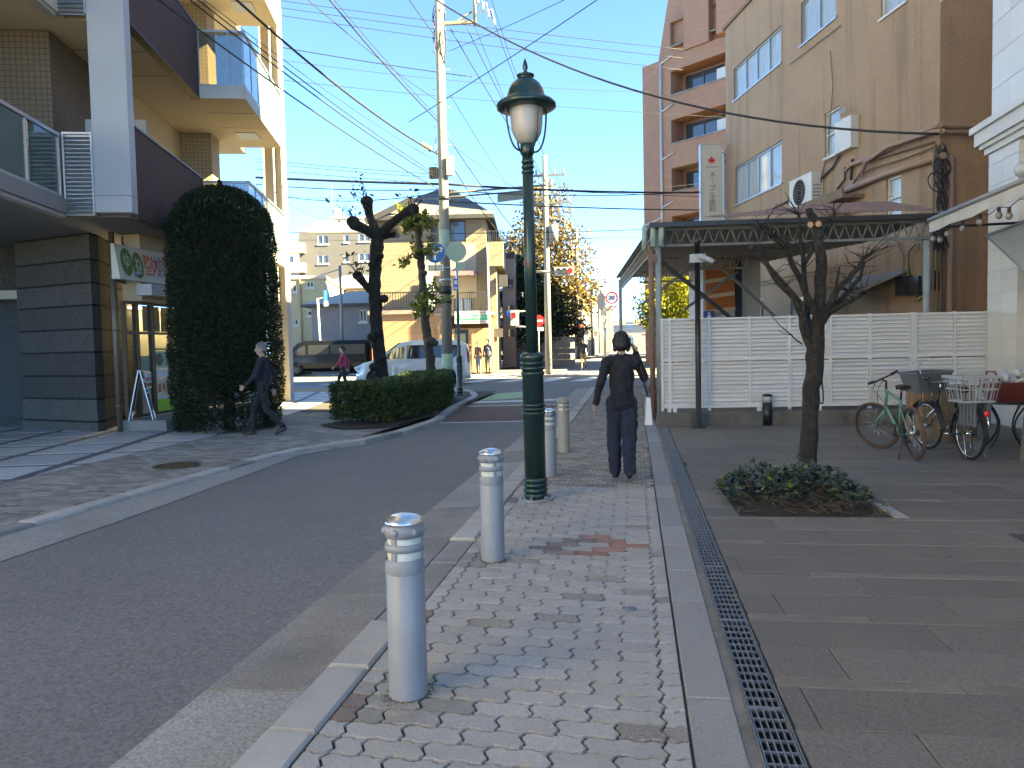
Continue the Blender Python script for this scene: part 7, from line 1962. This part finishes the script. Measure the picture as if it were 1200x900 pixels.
# ---------------------------------------------------------------- overhead wires
WN = [0]
def wire_(a, b, sag, r_, label, via=None):
    a, b = D(*a), D(*b); pts = []; n = 22
    for k in range(n+1):
        t = k/n; p = a+(b-a)*t; p.z -= sag*4*t*(1-t); pts.append(p-a)
    o = MB(); o.tube(pts, r_*.95, 6)
    o = o.build('overhead_wire', cable_m, None, label=label, category='wire', group='overhead wires'); o.location = a; return o
WL = [
 ((262,-14,14.5),(512,180,24.9),.25,.028,'thickest black cable slanting from upper left to the concrete pole'),
 ((170,-12,13.5),(513,221,24.9),.18,.017,'lowest slanting cable from the upper left to the pole'),
 ((205,-14,13.6),(508,206,24.9),.15,.016,'slanting cable just above the lowest one at upper left'),
 ((212,-16,13.6),(509,203,24.9),.12,.013,'thin cable twinned with the slanting one at upper left'),
 ((226,-10,14.5),(506,186,24.9),.15,.008,'finest slanting line beside the twin cables at upper left'),
 ((375,-14,18.0),(513,142,24.8),.1,.020,'short steep cable meeting the pole at mid height'),
 ((380,-14,18.0),(514,139,24.8),.06,.010,'thin messenger line above the short steep cable'),
 ((470,-14,20.0),(510,42,24.8),.02,.016,'short cable dropping to the top of the pole'),
 ((505,-4,24.7),(1100,157,16.2),1.05,.030,'thick black cable sagging over the lamp to the brown building'),
 ((240,-12,27.5),(800,58,30.0),.1,.012,'upper line of three crossing the sky behind the pole'),
 ((240,-4,27.5),(800,68,30.0),.1,.012,'middle line of three crossing the sky behind the pole'),
 ((240,4,27.5),(800,82,30.0),.1,.012,'lower line of three crossing the sky behind the pole'),
 ((300,50,26.5),(553,90,27.0),.05,.016,'dark line running left from the pole beneath the three lines'),
 ((280,88,30),(900,140,34.0),.2,.010,'faint thin line crossing behind the lamp hood'),
 ((479,143,25.0),(720,-14,20.0),.05,.014,'line rising to the right from the pole over the lamp'),
 ((300,208,27.5),(525,216,25.2),.02,.045,'thick bundled cable left of the pole at eaves height'),
 ((525,216,25.2),(900,224,30.0),.15,.040,'thick bundled cable right of the pole passing the lamp'),
 ((300,216,27.5),(525,222,25.2),.1,.018,'cable under the thick bundle on the left'),
 ((525,223,25.2),(900,216,30.0),.3,.016,'cable twinned with the thick bundle on the right'),
 ((300,225,27.5),(525,223,25.2),.35,.014,'loosely hanging cable left of the pole'),
 ((525,236,25.2),(900,246,30.0),.1,.024,'second bundled cable right of the pole, lower'),
 ((300,186,30.0),(525,205,25.2),.05,.010,'fine line left of the pole above the bundle'),
 ((300,190,30.0),(525,209,25.2),.05,.010,'second fine line left of the pole above the bundle'),
 ((330,272,30.0),(900,262,32.0),.2,.016,'low cable crossing in front of the beige house eaves'),
 ((330,281,31.0),(900,272,33.0),.15,.010,'lowest thin line crossing in front of the beige house'),
 ((332,236,30.0),(400,262,60.0),.2,.014,'short line going down to the grey apartments'),
 ((528,34,25.0),(655,235,37.0),.2,.018,'cable from the pole top down to the ginkgo pole'),
 ((545,28,25.1),(662,250,37.0),.25,.016,'second cable from the pole top to the ginkgo pole'),
 ((565,-14,24.0),(648,206,37.0),.2,.014,'line from above down to the ginkgo pole arm'),
 ((572,-14,24.0),(610,100,30.0),.1,.012,'steep line ending behind the lamp hood'),
 ((528,165,25.0),(655,330,40.0),.3,.018,'cable from mid pole descending past the beige roof'),
 ((530,195,25.0),(612,300,40.0),.3,.020,'lower cable from mid pole descending past the beige roof'),
 ((531,170,25.0),(640,236,33.0),.2,.010,'fine line from mid pole towards the lamp'),
 ((634,208,37.0),(671,281,66.0),.3,.014,'left span from the ginkgo pole to the next far pole'),
 ((652,207,37.0),(686,281,66.0),.3,.014,'right span from the ginkgo pole to the next far pole'),
 ((650,240,37.0),(684,308,66.0),.4,.016,'lower span from the ginkgo pole to the next far pole'),
 ((688,281,66.0),(702,303,82.0),.3,.014,'span between the two poles down the far street'),
 ((678,330,60.0),(900,262,34.0),1.0,.020,'sagging cable from the far street to the brick block'),
 ((690,345,70.0),(900,300,36.0),1.2,.014,'lower sagging cable from the far street to the right'),
 ((700,360,80.0),(860,330,36.0),1.0,.012,'lowest sagging cable at the end of the far street'),
]
WL += [
 ((300,66,29.0),(760,108,33.0),.25,.009,'thin line crossing the sky midway between the two bundles'),
 ((345,-14,17.5),(516,120,24.8),.12,.012,'thin cable left of the short steep one, joining the pole'),
 ((526,60,25.0),(690,-14,19.0),.04,.010,'fine line rising right from high on the pole'),
 ((527,110,25.0),(660,300,52.0),.5,.012,'long fine line from the pole into the far street'),
 ((300,198,29.0),(900,232,31.0),.2,.012,'thin line just above the thick bundles'),
 ((556,30,25.0),(670,282,66.0),.6,.012,'fine line from the cross arm to a far pole'),
 ((300,229,29.0),(900,205,33.0),.5,.010,'thin slack line crossing the bundles'),
]
for a, b, s_, r_, l_ in WL: wire_(a, b, s_, r_, l_)
# ---------------------------------------------------------------- vans
car_w = mat('car_white', (.62,.60,.55), .25, .03, 2, spec=.5, coat=.5); car_k = mat('car_black', (.005,.005,.0055), .3, .05, 2, spec=.35, coat=.15)
car_gl = mat('car_glass', (.025,.028,.03), .04, .1, 2, spec=1.0); rim_s = mat('wheel_alloy', (.45,.44,.42), .35, .1, 8, metal=.6); rim_k = mat('wheel_black', (.03,.03,.03), .4)
hl = mat('headlamp', (.60,.58,.52), .1, .1, 20, spec=.9); tail = mat('tail_lamp', (.40,.012,.015), .2, .1, 9)
def lerp_profile(pr, x):
    for (a, va), (b, vb) in zip(pr, pr[1:]):
        if a <= x <= b: return va+(vb-va)*(x-a)/(b-a)
    return pr[-1][1] if x > pr[-1][0] else pr[0][1]
def van(label, loc, deg, top, belt, L_, W_, paint, rimm, front_ax, rear_ax, roofw, side_w, ws, rw=.32, rear_quarter=True):
    """x from the nose (0) to the tail (L_), nose towards -x in the picture"""
    t = thing('parked_van' if paint is car_k else 'minivan', label, 'van', loc, deg)
    xs = sorted({0, L_, *[p[0] for p in top], *[L_*k/26 for k in range(27)]}); mb = MB(); mb.s = True; old = None
    def sect(x):
        zt = lerp_profile(top, x); zb = min(lerp_profile(belt, x), zt-.02)
        nose = min(1, (x+.12)/.55)**.5; tailk = min(1, (L_-x+.10)/.30)**.5; w_ = W_/2*min(nose, tailk)
        wr = w_ if zt-zb < .12 else w_*(1-(1-roofw)*min(1, (zt-zb)/.7))
        return [(w_*.93,.24),(w_,.42),(w_,.75),(w_*.985,zb),(wr*1.0,zt-.10 if zt-zb > .3 else zt-.02),(wr*.86,zt-.02 if zt-zb > .3 else zt-.005),(wr*.4,zt)]
    for x in xs:
        s_ = sect(x); ring = [(x, -y_, z_) for y_, z_ in s_]+[(x, y_, z_) for y_, z_ in s_[::-1]]; i = mb.vs(ring); n = len(ring)
        if old is not None:
            for k in range(n): mb.fc((old+k, i+k, i+(k+1) % n, old+(k+1) % n))
        else: mb.fc([i+k for k in range(n)])
        old = i
    mb.fc([old+k for k in range(n)][::-1])
    # skirts under the sills
    mb.s = False; mb.bx(.25,L_-.2,-W_/2*.9,W_/2*.9,.2,.3)
    mb.build('body', paint, t)
    def side_pt(x, z, sg, out=.006):
        s_ = sect(x); y_ = s_[0][0]
        for (ya, za), (yb, zb) in zip(s_[:6], s_[1:6]):
            if za <= z <= zb and zb > za: y_ = ya+(yb-ya)*(z-za)/(zb-za)
        return Vector((x, sg*(y_+out), z))
    for sg in (-1, 1):
        for x0, x1, z0, z1, sl in side_w:
            g = MB(); m_ = 6
            for k in range(m_):
                a, b = x0+(x1-x0)*k/m_, x0+(x1-x0)*(k+1)/m_
                za = z1 if sl is None else min(z1, z0+.02+(a-x0)*sl); zb = z1 if sl is None else min(z1, z0+.02+(b-x0)*sl)
                q = [side_pt(a,z0,sg), side_pt(b,z0,sg), side_pt(b,zb,sg), side_pt(a,za,sg)]
                g.quad(*(q if sg < 0 else q[::-1]))
            g.build('side_window', car_gl, t)
        for ax in (front_ax, rear_ax):
            g = MB(); g.lathe([(0,0),(rw+.07,0)], 28, (ax, sg*(W_/2+.003), rw+.03), axis=Matrix.Rotation(R(90),3,'X')); 
            g.lathe([(0,0),(rw+.07,0)], 28, (ax, sg*(W_/2*.995+.004), rw+.03), axis=Matrix.Rotation(R(-90),3,'X')); g.build('wheel_arch', dark_gap, t)
            MXs = Matrix.Rotation(R(90),3,'X'); c_ = Vector((ax, sg*(W_/2-.07), rw))
            g = MB(); g.lathe([(rw*.6,-.10),(rw*.95,-.10),(rw,-.06),(rw,.06),(rw*.95,.10),(rw*.6,.10)], 32, c_, axis=MXs); wl = g.build('wheel', tyre, t)
            g = MB(); g.lathe([(0,.04),(rw*.2,.06),(rw*.62,.085),(rw*.66,.095)], 24, c_, axis=MXs @ Matrix.Diagonal((1,1,-sg)).to_3x3() if False else (MXs if sg < 0 else Matrix.Rotation(R(-90),3,'X')), caps=False); g.build('rim', rimm, wl)
            g = MB()
            for k in range(7):
                a = k*2*math.pi/7+.2; o_ = c_+Vector((0, sg*.092, 0)); g.beam(o_+Vector((.05*math.cos(a),0,.05*math.sin(a))), o_+Vector((rw*.55*math.cos(a),0,rw*.55*math.sin(a))), .012, .05, up=(0,1,0))
            g.build('rim_spokes', dark_gap if rimm is rim_s else rim_s, wl)
        # door seams, handles, mirror
        g = MB()
        for x_ in [s_[0]-.06 for s_ in side_w[1:3]]+[side_w[0][0]+.15]:
            g.hexa([side_pt(x_-.008,.35,sg,.003), side_pt(x_+.008,.35,sg,.003), side_pt(x_+.008,.35,sg,.005), side_pt(x_-.008,.35,sg,.005), side_pt(x_-.008,side_w[0][2],sg,.003), side_pt(x_+.008,side_w[0][2],sg,.003), side_pt(x_+.008,side_w[0][2],sg,.005), side_pt(x_-.008,side_w[0][2],sg,.005)])
        g.build('door_seam', dark_gap, t)
        for x_ in (side_w[1][0]-.22, side_w[1][0]+.12):
            g = MB(); g.box(side_pt(x_, side_w[0][2]-.10, sg, .02), (.18,.03,.035)); g.build('door_handle', paint if paint is car_k else rim_s, t)
        g = MB(); g.ball(side_pt(side_w[0][0]+.22, side_w[0][2]+.10, sg, .12), (.07,.10,.08), 10, 7); g.build('wing_mirror', paint, t)
        g = MB(); g.ball(side_pt(.16,.74,sg,-.06), (.20,.10,.09), 12, 8); g.build('headlamp', hl, t)
        g = MB(); g.box(side_pt(L_-.06,1.12,sg,-.03), (.10,.08,.42)); g.build('tail_lamp', tail, t)
    # windscreen and rear window
    g = MB(); (xa, za), (xb, zb) = ws
    for k in range(4):
        u0, u1 = k/4, (k+1)/4; A = [(xa+(xb-xa)*u0-.012, za+(zb-za)*u0+.012), (xa+(xb-xa)*u1-.012, za+(zb-za)*u1+.012)]
        w0, w1 = W_/2*(.86-.08*u0), W_/2*(.86-.08*u1); g.quad((A[0][0],-w0,A[0][1]),(A[0][0],w0,A[0][1]),(A[1][0],w1,A[1][1]),(A[1][0],-w1,A[1][1]))
    g.build('windscreen', car_gl, t)
    g = MB(); g.bx(L_+.0,L_+.012,-W_*.36,W_*.36,1.15,1.62); g.build('rear_window', car_gl, t)
    g = MB(); g.bx(-.03,.02,-W_*.30,W_*.30,.52,.64); g.bx(-.035,-.0,-.2,.2,.42,.52); g.build('grille', dark_gap, t)
    return t
v1 = Gs(428, 446, RZ)
wv = D(420, 440, 30.5)
van('white minivan crossing behind the pollarded trees', (wv.x, wv.y, gz(wv.y)+RZ), 8.5, [(0,.62),(.08,.82),(.35,.95),(.95,1.10),(1.85,1.74),(2.4,1.83),(3.4,1.84),(4.2,1.78),(4.5,1.62),(4.62,1.05)], [(0,.60),(.9,1.02),(4.62,1.08)], 4.62, 1.70, car_w, rim_s, .88, 3.72, .84,
    [(1.05,2.05,1.08,1.56,.62),(2.12,3.10,1.08,1.62,None),(3.18,4.30,1.10,1.60,None)], ((.98,1.12),(1.82,1.72)), .31)
bv = D(334, 435, 42.0)
van('black panel van parked at the far left of the crossing', (bv.x, bv.y, gz(bv.y)+RZ), 8.0, [(0,.70),(.05,1.0),(.25,1.12),(.40,1.18),(1.05,1.86),(1.35,1.97),(4.7,1.96),(4.95,1.90),(5.05,1.1)], [(0,.68),(.4,1.14),(5.05,1.18)], 5.05, 1.75, car_k, rim_k, .95, 3.65, .90,
    [(.62,1.45,1.16,1.66,.75),(1.60,2.75,1.18,1.70,None),(2.85,4.75,1.18,1.70,None)], ((.42,1.20),(1.04,1.84)), .33)
sv = D(437, 436, 46.0)
van('pale small car half hidden between the two vans', (sv.x, sv.y, gz(sv.y)+RZ), 8.0, [(0,.6),(.1,.8),(.8,.95),(1.5,1.48),(3.0,1.52),(3.6,1.4),(3.7,.9)], [(0,.58),(.8,.9),(3.7,.95)], 3.7, 1.6, mat('car_silver', (.42,.46,.52), .3, .03, 2, coat=.4), rim_s, .7, 3.0, .85,
    [(.95,1.7,.95,1.36,.7),(1.78,2.5,.95,1.38,None),(2.56,3.3,.98,1.36,None)], ((.84,.98),(1.46,1.46)), .28)

# ---------------------------------------------------------------- people
skin = mat('skin', (.42,.26,.18), .55, .08, 9, sss=0); hair_k = mat('hair_dark', (.012,.010,.009), .55, .3, 40, .6, 90, stretch=(1,1,.15)); hair_g = mat('hair_grey', (.15,.145,.14), .6, .25, 40, .5, 90)
def cloth(name, c): return mat(name, c, .9, .18, 7, .5, 26, grain=.1, gscale=160, bdist=.012) if name not in MATS else MATS[name]
shoe_k = mat('shoe_dark', (.018,.017,.016), .6)
def capsule(mb, a, b, r0, r1, n=12):
    a, b = Vector(a), Vector(b); mb.tube([a, b], [r0, r1], n, True); mb.ball(a, r0, n, 8); mb.ball(b, r1, n, 8)
def person(label, loc, deg, H, J, mats, voxel=.011, group=None, hair='short', extra=None, hat=None, wide=1.0, skirt=False, coat=0.0):
    """J: joint positions in a body frame facing +x (forward), y to its left, z up, for a 1.70 m figure; scaled to H"""
    t = thing('person', label, 'person', loc, deg, group); k = H/1.70
    tg = []                                                     # (a, b, r0, r1, material)
    S_, T_, P_, B_ = 0, 1, 2, 3                                  # skin, top, trousers, shoes
    def seg(a, b, r0, r1, m): tg.append((Vector(J[a] if isinstance(a, str) else a)*k, Vector(J[b] if isinstance(b, str) else b)*k, r0*k, r1*k, m))
    seg('pelvis','pelvis2',.112*wide,.115*wide,P_ if not coat else T_)
    seg('pelvis','chest',.126*wide,.135*wide,T_); seg('shL','shR',.062*wide,.062*wide,T_); seg('chest','neck',.10*wide,.052,T_); seg('neck','head0',.05,.05,S_)
    Jl = lambda s, n: n+s
    for s in 'LR':
        sg = 1 if s == 'L' else -1
        seg('sh'+s,'el'+s,.058*wide,.047*wide,T_); seg('el'+s,'wr'+s,.045*wide,.034*wide,T_)
        seg('hip'+s,'kn'+s,.088*wide,.064*wide*(1.35 if skirt else 1),P_); seg('kn'+s,'an'+s,.060*wide*(1.3 if skirt else 1),.045*wide*(1.5 if skirt else 1),P_)
        hp_ = Vector(J['hip'+s]); seg('pelvis', hp_, .10*wide, .09*wide, P_); seg('neck','sh'+s,.052,.066*wide,T_)
        an = Vector(J['an'+s]); f_ = Vector(J['ft'+s])
        seg(an, an+(f_-an)*.1, .042, .042, B_); seg(an+Vector((-.04,0,-.05)), f_, .036, .032, B_); seg(an+(f_-an)*.4, f_, .034, .030, B_)
        # hand: palm, four fingers, thumb
        wr = Vector(J['wr'+s]); el = Vector(J['el'+s]); d = (wr-el).normalized(); side = Vector(J.get('thumb'+s, (1,0,0))); side = (side-d*side.dot(d)).normalized(); nrm = d.cross(side)
        pm = wr+d*.085; seg(wr, wr+d*.03, .027, .028, S_)
        for q in (-.5, .5): seg(wr+d*.02+side*.018*q, pm+side*.034*q, .017, .016, S_)
        for j, (o_, ln_) in enumerate(((1.5,.066),(.5,.075),(-.5,.070),(-1.5,.055))):
            b0 = pm+side*.019*o_; b1 = b0+(d*.85+nrm*.35*sg).normalized()*ln_*.55; b2 = b1+(d*.45+nrm*.75*sg).normalized()*ln_*.5
            seg(b0, b1, .0095, .009, S_); seg(b1, b2, .009, .0075, S_)
        th0 = wr+d*.03+side*.025; seg(th0, th0+(d*.6+side*.75).normalized()*.045, .013, .011, S_); th1 = th0+(d*.6+side*.75).normalized()*.045; seg(th1, th1+(d*.9+nrm*.3*sg).normalized()*.03, .011, .009, S_)
    if coat:
        for q in (-1, 1): seg('pelvis', Vector(J['pelvis'])+Vector((0,q*.05,-coat)), .112*wide, .112*wide, T_)
    mb = MB()
    for a, b, r0, r1, m in tg: capsule(mb, a, b, r0, r1, 10)
    # head: skull, jaw, nose, ears
    hd = Vector(J['head'])*k; yaw_ = R(J.get('look', 0)); tilt = R(J.get('tilt', 0)); HM = Matrix.Rotation(yaw_,3,'Z') @ Matrix.Rotation(tilt,3,'Y')
    hh = lambda x, y, z: hd+HM @ (Vector((x, y, z))*k)
    heads = [(0,0,.02,.098,.077,.105),(.015,0,-.055,.075,.060,.062),(.045,0,-.085,.038,.034,.028)]
    for x, y, z, a, b, c in heads: mb.ball(hh(x,y,z), (a*k,b*k,c*k), 16, 12, HM)
    capsule(mb, hh(.092,0,.012), hh(.112,0,-.025), .011*k, .016*k, 8)
    for s in (-1, 1): mb.ball(hh(-.005,s*.078,-.005), (.022*k,.010*k,.032*k), 10, 8, HM)
    mb.ball(hh(.083,0,-.058), (.014*k,.026*k,.008*k), 10, 6, HM)
    me = remesh(mb, voxel*k, None, 2)
    for m in (skin, mats[0], mats[1], shoe_k if len(mats) < 3 else mats[2]): me.materials.append(m)
    co = np.empty(len(me.vertices)*3); me.vertices.foreach_get('co', co); co = co.reshape(-1,3)
    cen = np.array([co[list(p.vertices)].mean(0) for p in me.polygons]) if len(me.polygons) < 200000 else None
    best = np.full(len(cen), 1e9); mi = np.zeros(len(cen), int)
    for a, b, r0, r1, m in tg:
        a_ = np.array(a); d_ = np.array(b)-a_; L2 = max(1e-9, d_@d_); u = np.clip(((cen-a_)@d_)/L2, 0, 1); ds = np.linalg.norm(cen-(a_+u[:,None]*d_), axis=1)-(r0+(r1-r0)*u)
        w_ = ds < best; best[w_] = ds[w_]; mi[w_] = m
    hdist = np.linalg.norm((cen-np.array(hd))/np.array([.11*k,.11*k,.15*k]), axis=1); mi[hdist < 1.05] = 0
    nv = np.empty(len(me.vertices)*3); me.vertices.foreach_get('normal', nv); nv = nv.reshape(-1,3)
    vm = np.zeros(len(co)); vc = np.zeros(len(co))
    for p, m_ in zip(me.polygons, mi):
        for v_ in p.vertices: vm[v_] += (m_ in (1, 2)); vc[v_] += 1
    vm /= np.maximum(vc, 1); q_ = co/k
    fold = .0035*np.sin(26*q_[:,2]+16*q_[:,1]+7*np.sin(9*q_[:,0]+8*q_[:,2]))+.009*lump(q_*np.array([1.6,1.6,.8]), 9., 5)+.005*lump(q_, 24., 8)
    co2 = co+nv*(fold*vm*k)[:,None]; me.vertices.foreach_set('co', co2.reshape(-1))
    me.polygons.foreach_set('material_index', mi.astype(np.int32)); me.polygons.foreach_set('use_smooth', np.ones(len(mi), bool)); me.update()
    o = bpy.data.objects.new('body', me); COL.objects.link(o); o.parent = t
    # eyes
    for s in (-1, 1):
        g = MB(); g.ball(hh(.086,s*.032,.018), (.008*k,.013*k,.006*k), 8, 6, HM); g.build('eye', dark_gap, t)
    # hair: shell over the skull with a fringe line
    g = MB()
    if hair == 'bob':
        g.ball(hh(-.018,0,.032), (.106*k,.088*k,.100*k), 20, 14, HM); g.ball(hh(-.045,0,-.02), (.080*k,.086*k,.085*k), 18, 12, HM)
        for s in (-1,1): capsule(g, hh(-.01,s*.078,.02), hh(-.015,s*.075,-.09), .030*k, .022*k, 10)
    else:
        g.ball(hh(-.015,0,.045), (.100*k,.083*k,.092*k), 20, 14, HM); g.ball(hh(-.048,0,.0), (.062*k,.076*k,.075*k), 16, 12, HM)
        for s in (-1,1): g.ball(hh(-.005,s*.068,.02), (.035*k,.014*k,.03*k), 10, 8, HM)
    hm = remesh(g, .008*k, None, 1)
    hc_ = np.empty(len(hm.vertices)*3); hm.vertices.foreach_get('co', hc_); hc_ = hc_.reshape(-1,3); hn_ = np.empty(len(hc_)*3); hm.vertices.foreach_get('normal', hn_); hn_ = hn_.reshape(-1,3)
    ang_ = np.arctan2(hc_[:,1]-hd.y, hc_[:,0]-hd.x); hc_ += hn_*(.004*np.sin(ang_*23+3*np.sin(hc_[:,2]*30))+.003*np.sin(ang_*41)+.004*lump(hc_, 20., 3))[:,None]*k; hm.vertices.foreach_set('co', hc_.reshape(-1)); hm.update()
    hm.polygons.foreach_set('use_smooth', np.ones(len(hm.polygons), bool))
    hm.materials.append(mats[3] if len(mats) > 3 else hair_k); ho = bpy.data.objects.new('hair', hm); COL.objects.link(ho); ho.parent = t
    if extra: extra(t, J, k)
    return t
def base_pose(**kw):
    J = dict(pelvis=(0,0,.94), pelvis2=(0,0,.99), chest=(.01,0,1.24), neck=(.0,0,1.43), head0=(.012,0,1.50), head=(.02,0,1.60), shL=(0,.165,1.37), shR=(0,-.165,1.37),
             elL=(-.03,.22,1.10), elR=(-.03,-.22,1.10), wrL=(.06,.22,.87), wrR=(.06,-.22,.87), hipL=(0,.085,.90), hipR=(0,-.085,.90), knL=(.02,.09,.49), knR=(.02,-.09,.49), anL=(-.02,.09,.085), anR=(-.02,-.09,.085), ftL=(.15,.10,.033), ftR=(.15,-.10,.033))
    J.update(kw); return J
stride = dict(elL=(.10,.23,1.12), wrL=(.28,.20,.95), elR=(-.16,-.23,1.13), wrR=(-.14,-.24,.88), knL=(-.06,.09,.50), anL=(-.34,.09,.19), ftL=(-.22,.10,.06), knR=(.20,-.09,.52), anR=(.24,-.09,.085), ftR=(.41,-.10,.033))
# woman walking away on the pavement, right hand at her ear, white bag
wpos = G(730, 562)
def bag_(t, J, k):
    m = mat('white_bag', (.62,.60,.56), .6, .08, 6, .4, 30)
    w_ = Vector(J['chest'])*k
    g = MB(); g.hexa([(-.12,-.33,.62),(.14,-.33,.62),(.14,-.25,.62),(-.12,-.25,.62),(-.10,-.31,.92),(.12,-.31,.92),(.12,-.27,.92),(-.10,-.27,.92)]); g.build('bag', m, t)
    g = MB(); g.tube([(-.06,-.29,.92),(-.04,-.23,1.2),(0,-.14,1.47),(.06,-.15,1.36),(.08,-.29,.92)], .006, 6); g.build('bag_strap', blk_metal, t)
    g = MB(); g.box(Vector((.045,-.105,1.60))*k, (.075*k,.010*k,.14*k), Matrix.Rotation(R(20),3,'Y')); g.build('phone', blk_metal, t)
person('person in dark jacket walking away on the pavement with a white bag at the hip', (wpos.x, wpos.y+.05, 0), 92, 1.64,
       base_pose(elL=(-.10,.245,1.13), wrL=(-.04,.30,.90), elR=(.10,-.27,1.18), wrR=(.06,-.17,1.47), thumbR=(-.2,.3,1), knL=(.10,.09,.50), anL=(.10,.09,.085), ftL=(.27,.09,.033), knR=(.0,-.08,.49), anR=(-.24,-.07,.15), ftR=(-.10,-.07,.045), look=0),
       [cloth('jacket_charcoal', (.013,.012,.016)), cloth('trousers_navy', (.017,.021,.036)), shoe_k, hair_k], .011, None, 'bob', bag_, None, 1.08, True, .04)
# man striding left past the clipped tree
mp = G(311, 511)
person('person in dark blue jacket with grey hair striding left past the clipped tree', (mp.x, mp.y, 0), 195, 1.68, base_pose(**stride),
       [cloth('jacket_blue', (.013,.016,.026)), cloth('trousers_black', (.014,.014,.016)), shoe_k, hair_g], .011, None, 'short', None, None, 1.05)
# others farther off
def at_(px, py, dep):
    p = D(px, py, dep); return (p.x, p.y, gz(p.y)+.0)
person('person in pink top and dark trousers left of the hedge', at_(403, 455, 25.5), 190, 1.58, base_pose(**stride), [cloth('top_pink', (.36,.05,.10)), cloth('trousers_dark', (.03,.03,.035))], .016)
person('person in brown coat waiting before the beige house, left of two', at_(561, 435, 37), 250, 1.60, base_pose(), [cloth('coat_brown', (.10,.06,.05)), cloth('trousers_denim', (.06,.08,.16))], .02)
person('person in navy jacket waiting before the beige house, right of two', at_(572, 434, 37.3), 260, 1.70, base_pose(), [cloth('jacket_navy', (.03,.035,.07)), cloth('trousers_grey', (.12,.11,.11))], .02)
person('person in pink shirt walking by the dark poles of the far street', at_(652, 425, 50), 100, 1.62, base_pose(**stride), [cloth('shirt_pink', (.45,.20,.16)), cloth('skirt_black', (.02,.02,.02))], .022)
person('person in dark jacket on the far crossing beside the walking woman', at_(684, 430, 40), 270, 1.62, base_pose(**stride), [cloth('jacket_black', (.02,.02,.022)), cloth('trousers_tan', (.22,.16,.11))], .02)
